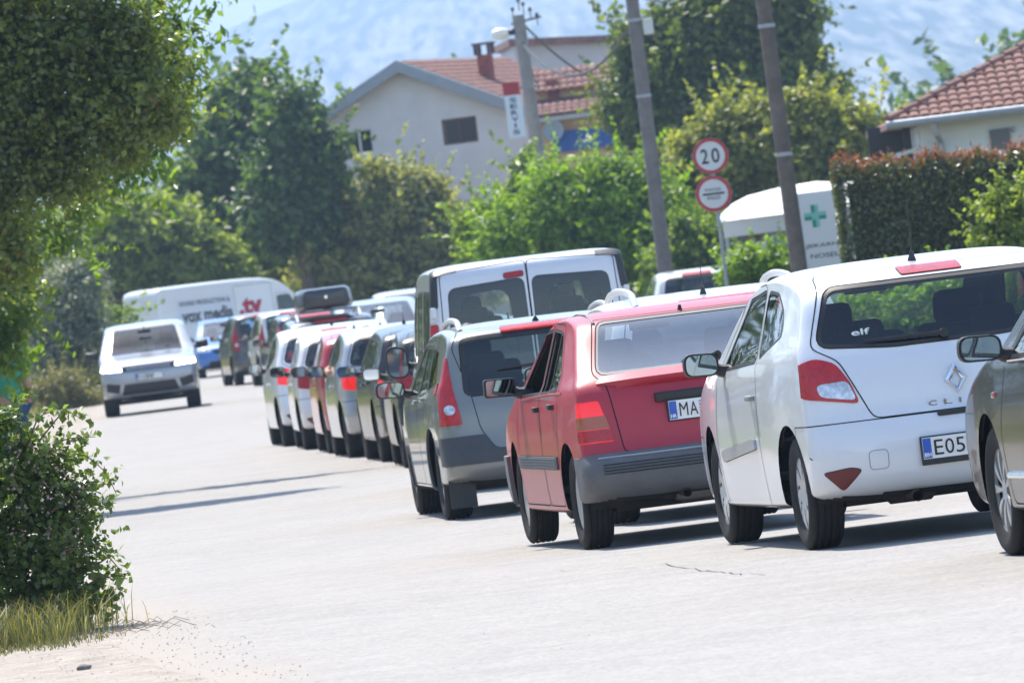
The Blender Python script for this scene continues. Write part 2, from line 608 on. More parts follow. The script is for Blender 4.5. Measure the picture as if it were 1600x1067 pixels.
    def cut(s, name, poly, view, **opt):
        """view: 'L' 'R' 'B'(ack) 'F'(ront); marks the faces inside poly as the piece name"""
        pid, ids = s.piece(name, opt)
        nmin = opt.get('nmin', 0.22)
        ax = 0 if view in 'LR' else 1
        sd = 1 if view in 'RF' else -1
        iu, iv = (1, 2) if ax == 0 else (0, 2)
        bu, bv = iu * 2, iv * 2
        yend = s.P['top'][-1 if view == 'B' else 0][0]
        dep = opt.get('depth', 9)
        u0, u1 = min(p[0] for p in poly), max(p[0] for p in poly)
        v0, v1 = min(p[1] for p in poly), max(p[1] for p in poly)
        cand, rest = [], []
        for F in s.F:
            b = F[3]
            if F[2][ax] * sd > nmin and b[bu + 1] >= u0 and b[bu] <= u1 and b[bv + 1] >= v0 and b[bv] <= v1 and (dep > 8 or abs((b[2] + b[3]) / 2 - yend) < dep): cand.append(F)
            else: rest.append(F)
        L = len(poly)
        for i in range(L):
            p, q = poly[i], poly[(i + 1) % L]
            du, dv = q[0] - p[0], q[1] - p[1]
            l = math.hypot(du, dv)
            if l < 1e-6: continue
            eu0, eu1 = min(p[0], q[0]) - 1e-4, max(p[0], q[0]) + 1e-4
            ev0, ev1 = min(p[1], q[1]) - 1e-4, max(p[1], q[1]) + 1e-4
            new = []
            for F in cand:
                b = F[3]
                if b[bu + 1] >= eu0 and b[bu] <= eu1 and b[bv + 1] >= ev0 and b[bv] <= ev1:
                    new += s.halve(F, iu, iv, p[0], p[1], -dv / l, du / l)
                else: new.append(F)
            cand = new
        for F in cand:
            if ids is None or F[1] in ids:
                c = s.mid(F[0])
                if inside(poly, c[iu], c[iv]): F[1] = pid
        s.F = rest + cand

    def slab(s, name, z0, z1, y0, y1, **opt):
        """marks the band between two heights over a stretch of the length"""
        pid, ids = s.piece(name, opt)
        for iu, iv, pu, pv, nu, nv in ((1, 2, 0, z0, 0, 1), (1, 2, 0, z1, 0, 1), (1, 2, y0, 0, 1, 0), (1, 2, y1, 0, 1, 0)):
            new = []
            for F in s.F:
                b = F[3]
                if b[3] >= y0 - .01 and b[2] <= y1 + .01 and b[5] >= z0 - .01 and b[4] <= z1 + .01: new += s.halve(F, iu, iv, pu, pv, nu, nv)
                else: new.append(F)
            s.F = new
        for F in s.F:
            b = F[3]
            if b[3] >= y0 and b[2] <= y1 and b[5] >= z0 and b[4] <= z1:
                c = s.mid(F[0])
                if z0 < c[2] < z1 and y0 < c[1] < y1 and F[2][2] > -0.95 and (ids is None or F[1] in ids): F[1] = pid

    def stitch(s):
        """give every face the points its neighbours gained on shared edges"""
        for F in s.F: F[0] = s.expand(F[0])

    # --- turning the marked faces into objects
    def emit(s, root, body_mat, under_mat, seam_mat):
        s.stitch()
        V, Nn = s.V, s.Nn
        by = {}
        for F in s.F:
            k = F[1]
            if k == 0 and F[2][2] < -0.92 and F[3][5] < 0.5: k = -1
            by.setdefault(k, []).append(F)
        inv = {v['id']: n for n, v in s.pieces.items()}
        made = {}
        for k in [-1, 0] + [v['id'] for v in s.pieces.values()]:
            if k not in by: continue
            fs = by[k]
            name = 'underbody' if k == -1 else 'body' if k == 0 else inv[k]
            o = {} if k <= 0 else s.pieces[name]
            if o.get('mode') == 'hole': continue
            h = o.get('h', 0.0)
            idx, vs, ns = {}, [], []
            def vid(v):
                if v not in idx:
                    idx[v] = len(vs); p, n = V[v], Nn[v]
                    vs.append((p[0] + n[0] * h, p[1] + n[1] * h, p[2] + n[2] * h)); ns.append(n)
                return idx[v]
            faces = [tuple(vid(v) for v in F[0]) for F in fs]
            bnd = []
            if h > 0.001 or o.get('seam'):
                ed = set()
                for F in fs:
                    q = F[0]
                    for i in range(len(q)): ed.add((q[i - 1], q[i]))
                for F in fs:
                    q = F[0]
                    for i in range(len(q)):
                        if (q[i], q[i - 1]) not in ed: bnd.append((q[i - 1], q[i], F[2]))
            if h > 0.001:
                low = {}
                for a, b, n in bnd:
                    for v in (a, b):
                        if v not in low:
                            low[v] = len(vs); p, m_ = V[v], Nn[v]
                            vs.append((p[0] - m_[0] * .004, p[1] - m_[1] * .004, p[2] - m_[2] * .004)); ns.append(m_)
                    faces.append((idx[b], idx[a], low[a], low[b]))
            me = bpy.data.meshes.new(name); me.from_pydata(vs, [], faces); me.update()
            m = under_mat if k == -1 else (body_mat if k == 0 else (o.get('mat') or body_mat))
            par = made.get(o.get('parent'), root) if o.get('parent') else root
            ob = link_mesh(o.get('obj', name), me, m, par, smooth=True)
            if h <= 0.001:
                if len(me.vertices) == len(ns): me.normals_split_custom_set_from_vertices(ns)
            else: me.set_sharp_from_angle(angle=R(35))
            if o.get('label'): ob['label'] = o['label']
            made[name] = ob
            if o.get('seam'):
                w = o['seam']; sv, sfc = [], []
                for a, b, n in bnd:
                    A, B, n = Vector(V[a]), Vector(V[b]), Vector(n)
                    d = B - A
                    if d.length < 1e-5: continue
                    inn = n.cross(d).normalized()
                    b0 = len(sv); up = n * (h + 0.0016)
                    sv += [tuple(A + up - inn * w * .5), tuple(B + up - inn * w * .5), tuple(B + up + inn * w * .5), tuple(A + up + inn * w * .5)]
                    sfc.append((b0, b0 + 1, b0 + 2, b0 + 3))
                if sv:
                    me = bpy.data.meshes.new('seam'); me.from_pydata(sv, [], sfc); me.update()
                    link_mesh('seam', me, seam_mat, ob if par is root else par)
        s.made = made
        return made

    def liner(s, root, m, zmin=0.55, d=0.022):
        """inner trim behind the outer skin, so that the cabin is closed and dark"""
        hole = {v['id'] for n, v in s.pieces.items() if v.get('mode') in ('hole', 'glass')}
        idx, vs, fs = {}, [], []
        for F in s.F:
            if F[1] in hole or (F[3][4] + F[3][5]) / 2 < zmin: continue
            q = []
            for v in F[0]:
                if v not in idx:
                    idx[v] = len(vs); p, n = s.V[v], s.Nn[v]
                    vs.append((p[0] - n[0] * d, p[1] - n[1] * d, p[2] - n[2] * d))
                q.append(idx[v])
            fs.append(tuple(reversed(q)))
        me = bpy.data.meshes.new('cabin_lining'); me.from_pydata(vs, [], fs); me.update()
        return link_mesh('cabin_lining', me, m, root, smooth=True)

def wheel_meshes(r, w, style, key, n=40):
    """tyre and rim, axle along x, outer face towards -x"""
    k = ('wheel', round(r, 3), round(w, 3), style)
    if k in MATS: return MATS[k]
    M = Matrix.Rotation(R(-90), 4, 'Y')             # lathe axis z -> -x
    hw = w / 2; ri = r * key
    prof = [(ri - 0.012, -hw * .8), (ri, -hw * .86), (ri + (r - ri) * .45, -hw * 1.04), (r - .025, -hw), (r - .006, -hw * .86), (r, -hw * .74)]
    for g in (-.42, -.14, .14, .42):
        prof += [(r, hw * (g * 1.35 - .08)), (r - .009, hw * (g * 1.35 - .055)), (r - .009, hw * (g * 1.35 + .055)), (r, hw * (g * 1.35 + .08))]
    prof += [(r, hw * .74), (r - .006, hw * .86), (r - .025, hw), (ri + (r - ri) * .45, hw * 1.04), (ri, hw * .86), (ri - 0.012, hw * .8)]
    t = MB().lathe(prof, n, M); 
    # tread blocks: shallow lateral bars across the shoulders
    me_t = bpy.data.meshes.new('tyre'); me_t.from_pydata(t.v, [], t.f); me_t.update()
    rad = [0.0, ri * .18, ri * .24, ri * .40, ri * .56, ri * .72, ri * .86, ri * .95, ri * 1.0]
    dep = [.030, .030, .020, .012, .008, .008, .012, .024, .012]
    na = {'slots': 56, 'spoke7': 56, 'alloy5': 40, 'alloy9': 72}[style]
    def hole(i, a):
        if style == 'slots': return i == 6 and (a % 4) in (1, 2)
        if style == 'spoke7': return 3 <= i <= 5 and (a + (i - 3)) % 8 in (2, 3) 
        if style == 'alloy5': return 3 <= i <= 6 and (a % 8) in ((2, 3, 4, 5, 6) if i > 4 else (3, 4, 5))
        return 2 <= i <= 6 and (a % 8) in (2, 3, 4, 5, 6)
    vs, fs = [], []
    face_x = -hw * .98
    for i, q in enumerate(rad):
        for a in range(na):
            th = 2 * math.pi * a / na
            vs.append((face_x + .018 - (.03 - dep[i]) * .6 + .012, q * math.cos(th), q * math.sin(th)))
    for i in range(len(rad) - 1):
        for a in range(na):
            if hole(i, a): continue
            b = (a + 1) % na
            fs.append((i * na + a, (i + 1) * na + a, (i + 1) * na + b, i * na + b))
    bm = bmesh.new(); V = [bm.verts.new(v) for v in vs]
    for f in fs:
        try: bm.faces.new([V[i] for i in f])
        except ValueError: pass
    bmesh.ops.remove_doubles(bm, verts=bm.verts[:], dist=1e-5)
    bmesh.ops.recalc_face_normals(bm, faces=bm.faces[:])
    for v in [v for v in bm.verts if not v.link_faces]: bm.verts.remove(v)
    g = bmesh.ops.extrude_face_region(bm, geom=bm.faces[:])
    bmesh.ops.translate(bm, verts=[v for v in g['geom'] if isinstance(v, bmesh.types.BMVert)], vec=(.014, 0, 0))
    bmesh.ops.recalc_face_normals(bm, faces=bm.faces[:])
    me_r = bpy.data.meshes.new('rim'); bm.to_mesh(me_r); bm.free()
    b = MB().lathe([(0, .05), (ri, .05), (ri, -hw * .8)], 24, M)
    b.v = [(x + 0.0, y, z) for x, y, z in b.v]
    me_b = bpy.data.meshes.new('brake_disc'); me_b.from_pydata(b.v, [], b.f); me_b.update()
    for me in (me_t, me_r, me_b):
        me.polygons.foreach_set('use_smooth', np.ones(len(me.polygons), dtype=bool)); me.set_sharp_from_angle(angle=R(30))
    MATS[k] = (me_t, me_r, me_b)
    return MATS[k]

RUBBER = mat('tyre_rubber', (0.022, 0.021, 0.020), 0.85, spec=0.3, var=0.25, scale=30, bump=0.6, bscale=140, bdist=.006)
RIMS = {'silver': mat('rim_silver', (0.50, 0.50, 0.49), 0.42, 0.35, var=0.12, scale=12), 'grey': mat('rim_grey', (0.34, 0.33, 0.31), 0.5, 0.2, var=0.15, scale=12), 'dark': mat('rim_dark', (0.05, 0.05, 0.055), 0.4, 0.4)}
BLACK = mat('black_plastic', (0.018, 0.018, 0.019), 0.5, var=0.15, scale=20)
GREYPL = mat('grey_plastic', (0.105, 0.107, 0.112), 0.55, var=0.14, scale=9)
GAP = mat('panel_gap', (0.008, 0.008, 0.008), 0.9)
UNDER = mat('underside', (0.02, 0.019, 0.018), 0.9, var=0.3, scale=10)
CABIN = mat('cabin_trim', (0.035, 0.035, 0.037), 0.8)
SEAT = mat('seat_fabric', (0.016, 0.017, 0.020), 0.95, spec=.2)
CHROME = mat('chrome', (0.75, 0.75, 0.76), 0.12, 1.0)
PLATEW = mat('plate_white', (0.78, 0.78, 0.76), 0.35)
PLATEB = mat('plate_blue', (0.02, 0.10, 0.45), 0.4)
INK = mat('plate_black', (0.01, 0.01, 0.012), 0.5)
WHITEINK = mat('white_print', (0.8, 0.8, 0.8), 0.5)
REDLENS = mat('red_lens', (0.36, 0.006, 0.010), 0.3, coat=0.25, spec=0.4, var=0.25, scale=40, bump=0.25, bscale=220, bdist=.004)
REDLENS2 = mat('bright_red_lens', (0.45, 0.006, 0.008), 0.16, coat=.5, var=0.3, scale=30, bump=0.25, bscale=220, bdist=.004)
DARKRED = mat('dark_red_lens', (0.11, 0.004, 0.006), 0.4, coat=.2)
AMBER = mat('amber_lens', (0.40, 0.085, 0.015), 0.15, coat=1.0, bump=0.25, bscale=220, bdist=.004)
CLEAR = mat('clear_lens', (0.55, 0.55, 0.56), 0.08, 0.55, coat=1.0, var=0.5, scale=26)
BRAKE_ON = mat('brake_light_on', (0.5, 0.006, 0.006), 0.2, coat=1.0, emit=(1.0, 0.02, 0.015), estr=.28)
HEADLIGHT_ON = mat('headlight_on', (0.9, 0.9, 0.9), 0.1, emit=(1.0, 0.98, 0.95), estr=5.0)
HEADLIGHT = mat('headlight_lens', (0.62, 0.63, 0.65), 0.06, 0.5, coat=1.0, var=0.5, scale=20)
MIRROR = mat('mirror_glass', (0.30, 0.33, 0.34), 0.03, 1.0)
GLASS = glass('car_glass', (0.74, 0.82, 0.78), .8)
GLASS_DARK = glass('privacy_glass', (0.26, 0.29, 0.29), 1.0)
GLASS_CLEAR = glass('windscreen_glass', (0.86, 0.92, 0.89))
GLASS_HAZY = glass('dusty_sky_glass', (0.55, 0.62, 0.68), 2.7, 0.04, (.80, .90, 1.0))  # dusty pane, with a blue sky sheen put into the boosted reflection colour

def add_wheel(root, x, y, r, w, style, rim, key, sd, steer=0.0):
    t, rm, bd = wheel_meshes(r, w, style, key)
    o = empty('wheel', (x, y, r)); o.parent = root
    o.rotation_euler = (0, 0, (math.pi if sd > 0 else 0) + steer)
    for nm, me, m in (('tyre', t, RUBBER), ('rim', rm, RIMS[rim]), ('brake_disc', bd, UNDER)):
        if not me.materials: me.materials.append(None)
        c = bpy.data.objects.new(nm, me); COL.objects.link(c); c.parent = o
        c.material_slots[0].link = 'OBJECT'; c.material_slots[0].material = m

def mirror(root, base, sd, w=.20, h=.135, housing=None, rnd=.05, out=.045, tilt=0.0):
    """door mirror: arm, domed housing, glass facing backwards"""
    e = empty('door_mirror', (0, 0, 0)); e.parent = root
    c = Vector(base) + Vector((sd * (out + w / 2), 0.0, .045))
    poly = rp([(-w / 2, -h / 2), (w / 2, -h / 2 * .9), (w / 2 * .96, h / 2), (-w / 2, h / 2 * .86)], rnd, 4)
    if sd < 0: poly = [(-x, z) for x, z in poly]
    vs, fs = [], []; n = len(poly)
    for sc, yy in ((1.0, -.045), (1.02, 0.0), (.92, .05), (.70, .085), (.35, .10)):
        vs += [tuple(c + Vector((x * sc, yy, z * sc + tilt * x))) for x, z in poly]
    for i in range(4):
        for k in range(n):
            q = (k + 1) % n; fs.append((i * n + k, i * n + q, (i + 1) * n + q, (i + 1) * n + k))
    fs.append(tuple(4 * n + k for k in range(n))); fs.append(tuple(reversed(range(n))))
    MB().add(vs, fs).build('housing', housing or BLACK, e, smooth=True)
    g = [tuple(c + Vector((x * .88, -.049, z * .86 + tilt * x))) for x, z in poly]
    MB().add(g, [tuple(range(n))]).build('mirror_glass', MIRROR, e)
    MB().tube([Vector(base) - Vector((sd * .06, 0, 0.015)), Vector(base) + Vector((sd * out * .6, 0.01, 0)), c - Vector((sd * w * .3, -.03, .01))], [.045, .035, .03], 8).build('arm', BLACK, e, smooth=True)
    return e

def plate(root, c, chars, code, rear=True, w=.52, h=.112, frame=True, shield=None, sub=None):
    """number plate with its blue band and lettering"""
    sg = -1 if rear else 1
    e = empty('number_plate', (0, 0, 0)); e.parent = root
    c = Vector(c); xd = Vector((-sg, 0, 0)); yd = Vector((0, 0, 1))
    if frame:
        MB().box(c + Vector((0, sg * .006, -.012 if sub else 0)), (w + .02, .012, h + (.040 if sub else .016)), bev=.004).build('plate_frame', BLACK, e)
    MB().box(c + Vector((0, sg * .013, 0)), (w, .006, h)).build('plate_sheet', PLATEW, e)
    f = c + Vector((0, sg * .0175, 0))
    bx = f - xd * (w / 2 - .024)
    MB().box(bx, (.044, .002, h - .008)).build('country_band', PLATEB, e)
    f2 = f + Vector((0, sg * .0016, 0))
    text('country_letter', code, WHITEINK, e, f2 - xd * (w / 2 - .006) - yd * (h * .40), xd, yd, .036, .022, .03)
    x = -w / 2 + .062
    for tok, wd in chars:
        if tok == '#':
            sh = e
            s0 = f2 + xd * x - yd * (h * .22)
            red, wh = MB(), MB()
            wh.box(s0 + xd * .021 + yd * .023 - Vector((0, sg * .0012, 0)), (.044, .001, .05))
            for i in range(5):
                for j in range(5):
                    if (i + j) % 2 == 0: red.box(s0 + xd * (.004 + i * .0085) + yd * (.004 + j * .0095), (.0085, .001, .0095))
            red.build('checkered_shield', mat('shield_red', (.6, .03, .03), .4), e)
            text('crown', 'mmm', PLATEB, e, s0 + yd * .054, xd, yd, .042, .012, .02)
        elif tok != ' ':
            text('plate_letter', tok, INK, e, f2 + xd * x - yd * (h * .35), xd, yd, wd * .82, h * .70, .0)
        x += wd
    if sub:
        text('frame_lettering', sub, WHITEINK, e, c + Vector((0, sg * .0135, 0)) - xd * (w * .02) - yd * (h / 2 + .024), xd, yd, w * .42, .016, .01)
    return e

def seats(root, spec, heads=True, m=None):
    """front seats, rear bench, wheel, dashboard"""
    m = m or SEAT
    yf, yr, zs, hw = spec['yf'], spec['yr'], spec['zs'], spec['hw']
    tl = Matrix.Rotation(R(14), 3, 'X')
    for nm, y, xs, w in (('front_seat', yf, (-hw, hw), .48), ('rear_seat', yr, (-hw, hw), .52)):
        if y is None: continue
        for x in xs:
            b = MB().box((x, y, zs), (w, .50, .14), bev=.05)
            b.box((x, y - .30, zs + .30), (w, .13, .62), rot=tl, bev=.05)
            hz = zs + (.70 if nm == 'front_seat' else .60) + spec.get('hh', 0)
            b.box((x, y - .40, hz), (.27, .10, .19), rot=tl, bev=.045)
            b.tube([(x - .05, y - .385, hz - .18), (x - .05, y - .395, hz)], .007, 6); b.tube([(x + .05, y - .385, hz - .18), (x + .05, y - .395, hz)], .007, 6)
            b.build(nm, m, root, smooth=True)
    d = MB().box((0, yf + .95, zs + .28), (hw * 2 + .62, .42, .26), bev=.06); d.build('dashboard', CABIN, root, smooth=True)
    Mx = Matrix.Translation((-hw, yf + .62, zs + .36)) @ Matrix.Rotation(R(62), 4, 'X')
    ring = [(.18 + .016 * math.cos(a), .016 * math.sin(a)) for a in [i * math.pi / 3 for i in range(6)]]
    sw = MB().lathe(ring, 20, Mx, close=True); sw.box(Mx.translation, (.32, .03, .03), rot=Mx.to_3x3(), bev=.01)
    sw.build('steering_wheel', CABIN, root, smooth=True)
    e = MB().box((0, yf + .33 + spec.get('my', 0), zs + .86 + spec.get('hh', 0)), (.25, .03, .07), bev=.02); e.tube([(0, yf + .35 + spec.get('my', 0), zs + .88 + spec.get('hh', 0)), (0, yf + .42 + spec.get('my', 0), zs + .96 + spec.get('hh', 0))], .008, 6)
    e.build('rear_view_mirror', BLACK, root, smooth=True)
    MB().box((0, (yf + (yr or yf)) / 2, zs - .14), (hw * 2 + .55, 2.6, .03)).build('cabin_floor', CABIN, root)

def car(name, label, group, loc, head, P, cat='car', parts=None, lod=1.0):
    """head: degrees the car points to the left of +Y"""
    root = empty(name, loc, R(head), label=label, cat=cat, group=group)
    N, M, K = int(100 * lod), max(7, int(12 * lod)), max(9, int(16 * lod))
    S = Shell(P, N, M, K)
    r, tw = P['wr'], P.get('tw', .19)
    for y in (P['yf'], P['yr']):
        for v in 'LR':
            S.cut('wheel_opening', circle(y, r + P.get('arch_dz', .02), r + P.get('arch', .055), int(28 * max(.7, lod))), v, mode='hole', nmin=.12)
    P['cuts'](S, P)
    S.emit(root, P['paint'], UNDER, GAP)
    if P.get('liner', True): S.liner(root, P.get('lining', CABIN))
    if P.get('seats'): seats(root, P['seats'])
    # wheels, wheel housings
    for y, st in ((P['yf'], P.get('steer', 0.0)), (P['yr'], 0.0)):
        for sd in (-1, 1):
            wx = abs(S.W(np.array([y]), np.array([r + .12]))[0])
            add_wheel(root, sd * (wx - P.get('inset', .025) - tw / 2), y, r, tw, P.get('rims', 'spoke7'), P.get('rim', 'silver'), P.get('key', .68), sd, st)
            a = r + P.get('arch', .055) + .002; z0 = r + P.get('arch_dz', .02)
            Mx = Matrix.Translation((sd * (wx - .06), y, z0)) @ Matrix.Rotation(R(-90 * sd), 4, 'Y')
            hb = MB().lathe([(a, 0.0), (a + .01, .3), (0.01, .3)], 28, Mx); hb.f = [f for f in hb.f if min(hb.v[i][2] for i in f) > P.get('floor_z', .24) - .03]; hb.build('wheel_housing', UNDER, root, smooth=True)
    zf = P.get('floor_z', .24)
    y0, y1 = P['top'][-1][0] + .35, P['top'][0][0] - .35
    b = MB().box((0, (y0 + y1) / 2, zf), (P['hw'] * 1.45, y1 - y0, .06))
    b.box((0, P['yr'], r), (P['hw'] * 1.5, .09, .09))
    b.build('floor_pan', UNDER, root)
    for sd in (-1, 1):
        if P.get('mirror'):
            my, mz, mw, mh = P['mirror'][:4]
            q = S.sx(my, mz, sd)
            mirror(root, (q.x, my, mz), sd, mw, mh, P.get('mirror_mat'), P['mirror'][4] if len(P['mirror']) > 4 else .05)
    if parts: parts(root, S, P)
    return root

def window(S, name, poly, view, g, rim=.02, m=None, **k):
    """black surround and glass"""
    if rim > 0: S.cut(name + '_rubber', grow(poly, rim), view, mat=m or BLACK, obj='window_rubber', mode='trim', **k)
    S.cut(name, poly, view, mat=g, mode='glass', h=-0.003, obj='window', **k)

def handle(root, S, y, z, sd, m, w=.17, h=.03):
    q = S.sx(y, z, sd)
    b = MB().box((q.x + sd * .022, y, z), (.022, w, h), bev=.01)
    b.box((q.x + sd * .006, y + w * .38, z), (.03, .03, h * .9), bev=.004); b.box((q.x + sd * .006, y - w * .38, z), (.03, .03, h * .9), bev=.004)
    b.build('door_handle', m, root, smooth=True)

def wiper(root, S, x0, z0, x1, z1, m=BLACK):
    a, b = S.sr(x0, z0), S.sr(x1, z1); n = 8
    pts = [S.sr(x0 + (x1 - x0) * i / n, z0 + (z1 - z0) * i / n) + Vector((0, -.028 + .012 * i / n, .004)) for i in range(n + 1)]
    w = MB().tube(pts, [.016] + [.012 - .0008 * i for i in range(n)], 6); w.tube([a + Vector((0, .005, 0)), a + Vector((0, -.035, 0))], .024, 10)
    w.build('rear_wiper', m, root, smooth=True)

def antenna(root, S, x, y, L=.36, lean=-.35):
    q = S.st(x, y)
    b = MB().tube([q - Vector((0, 0, .004)), q + Vector((0, -.012, .05))], [.026, .008], 8)
    b.tube([q + Vector((0, -.01, .04)), q + Vector((0, lean * L * .6, L * .55)), q + Vector((0, lean * L, L))], [.004, .003, .002], 5)
    b.build('antenna', BLACK, root, smooth=True)

def rails(root, S, x, y0, y1, m, h=.055):
    for sd in (-1, 1):
        n = 10; pts = []
        for i in range(n + 1):
            t = i / n; y = y0 + (y1 - y0) * t
            q = S.st(sd * x, y); e = min(1, min(t, 1 - t) * 7)
            pts.append(q + Vector((0, 0, -.01 + (h + .01) * math.sin(e * math.pi / 2))))
        MB().tube(pts, .024, 8).build('roof_rail', m, root, smooth=True)

def exhaust(root, x, y, z, r=.03, muffler=True):
    b = MB().tube([(x, y + .25, z), (x, y + .05, z), (x + .0, y, z - .005)], r, 12, cap=False)
    if muffler: b.tube([(x - .12, y + .30, z + .03), (x - .10, y + .28, z + .03), (x + .12, y + .28, z + .03), (x + .14, y + .30, z + .03)], [.045, .07, .07, .045], 12)
    b.tube([(x, y + .2, z), (x, y + .19, z)], r * .9, 10)
    b.build('exhaust', mat('exhaust_steel', (.07, .055, .045), .7, .3, var=.4, scale=12), root, smooth=True)

def mirror_poly(p): return [(-x, z) for x, z in reversed(p)]
# ------------------------------------------------------------------ car patterns
def both(S, name, poly, **k):
    """the same opening on the right and left sides (poly in y, z)"""
    for v in 'LR': window_or_cut(S, name, poly, v, **k)

def window_or_cut(S, name, poly, v, g=None, rim=.02, **k):
    nm = name + '_' + ('left' if v == 'L' else 'right')
    if g: window(S, nm, poly, v, g, rim, **k)
    else:
        k.setdefault('obj', name); S.cut(nm, poly, v, **k)

def lamps(S, name, poly, view='B', m=None, h=.006, obj='tail_light', **k):
    """a pair of lamps mirrored about the centre line (poly on the left: x < 0)"""
    k.setdefault('depth', .55); k['nmin'] = max(k.get('nmin', .1), .10)
    S.cut(name + '_a', poly, view, mat=m or REDLENS, h=h, obj=obj, **k)
    S.cut(name + '_b', mirror_poly(poly), view, mat=m or REDLENS, h=h, obj=obj, **k)

# ---- white three-door hatchback
def hatch_cuts(S, P):
    side = P.get('glass_side', GLASS); rear = P.get('glass_rear', GLASS)
    S.slab('rear_bumper', .10, .655, -2.2, -1.50, seam=.006, only=('body',))
    S.slab('front_bumper', .10, .60, 1.66, 2.4, seam=.006, only=('body',))
    both(S, 'door', rp([(.86, .22), (.93, .60), (.80, .98), (.10, 1.40), (-.42, 1.42), (-.50, 1.02), (-.47, .60), (-.52, .22)], .06, 3), seam=.007, only=('body',))
    S.cut('tailgate', rp([(-.60, 1.43), (-.73, 1.06), (-.60, .98), (-.46, .66), (.46, .66), (.60, .98), (.73, 1.06), (.60, 1.43)], .04, 3), 'B', seam=.007, only=('body',), nmin=.1)
    both(S, 'door_window', rp([(.66, .985), (.08, 1.33), (-.40, 1.372), (-.44, 1.02)], .03, 3), g=side, rim=.016)
    both(S, 'quarter_window', rp([(-.525, 1.03), (-.50, 1.372), (-.86, 1.352), (-1.10, 1.255), (-1.16, 1.15)], .06, 3), g=side, rim=.016)
    window(S, 'windscreen', rp([(-.60, 1.02), (-.52, 1.40), (.52, 1.40), (.60, 1.02)], .05, 3), 'F', GLASS_CLEAR, .02)
    window(S, 'rear_window', rp([(-.675, 1.075), (-.575, 1.348), (.575, 1.348), (.675, 1.075), (.30, 1.040), (-.30, 1.040)], .05, 4), 'B', rear, .022)
    lamps(S, 'tail_light', rp([(-.84, .90), (-.81, .80), (-.52, .745), (-.56, .87), (-.62, .97), (-.72, 1.005), (-.81, .98)], .035, 3), m=P.get('lamp', REDLENS2), nmin=.02)
    if P.get('clear_lens', True):
        lamps(S, 'lens', rp([(-.735, .865), (-.72, .80), (-.535, .765), (-.572, .872)], .03, 3), m=CLEAR, h=.0075, obj='reversing_lens', nmin=.02)
    if P.get('fog', True):
        lamps(S, 'reflector', rp([(-.76, .405), (-.66, .30), (-.56, .405), (-.62, .42)], .02, 2), m=DARKRED, h=.004, obj='rear_reflector', nmin=.02)
    S.cut('high_brake_light', rp([(-.165, 1.385), (-.165, 1.425), (.165, 1.425), (.165, 1.385)], .01, 2), 'B', mat=REDLENS, h=.008, nmin=.02)
    for sx in (-1, 1):
        S.cut('headlight%d' % sx, rp([(sx * .78, .66), (sx * .45, .60), (sx * .40, .68), (sx * .72, .84)][::sx], .03, 2), 'F', mat=HEADLIGHT, h=.004, obj='headlight', nmin=.02)
    S.cut('grille', rp([(-.45, .30), (-.40, .42), (.40, .42), (.45, .30)], .03, 2), 'F', mat=BLACK, h=.002)
    if P.get('strip'):
        both(S, 'side_strip', rp([(.74, .47), (.78, .53), (-.34, .60), (-.36, .545)], .015, 2), mat=P['strip'], h=.014, obj='side_strip')

HATCH = dict(
    top=[(2.08, .50), (2.07, .64), (1.98, .78), (1.70, .90), (1.30, 1.00), (.98, 1.06), (.55, 1.27), (.20, 1.41), (-.15, 1.465), (-.55, 1.49), (-1.0, 1.475), (-1.36, 1.43), (-1.53, 1.385), (-1.60, 1.33), (-1.72, 1.08), (-1.80, .96), (-1.84, .80), (-1.845, .70), (-1.88, .65), (-1.91, .60), (-1.92, .48)],
    bot=[(2.08, .50), (2.07, .34), (1.98, .22), (1.7, .19), (.9, .185), (-.9, .19), (-1.5, .22), (-1.80, .25), (-1.90, .33), (-1.92, .48)],
    hw=.85, belt=.97, belt_slope=.05, tumble=R(17), wr=.30, tw=.185, yf=1.285, yr=-1.29, arch=.05, rn_end=.24, rn_gate=.11, rn_top=.09, kr=.07, kf=.11, cuts=hatch_cuts,
    mirror=(.58, .975, .195, .135), seats=dict(yf=.15, yr=-.75, zs=.50, hw=.36, hh=-.02))

def hatch_parts(root, S, P):
    q = S.sr(0, .80)
    handle(root, S, -.36, .82, -1, P.get('handle', P['paint'])); handle(root, S, -.36, .82, 1, P.get('handle', P['paint']))
    wiper(root, S, -.02, 1.06, -.44, 1.065)
    exhaust(root, -.28, -1.86, .235)

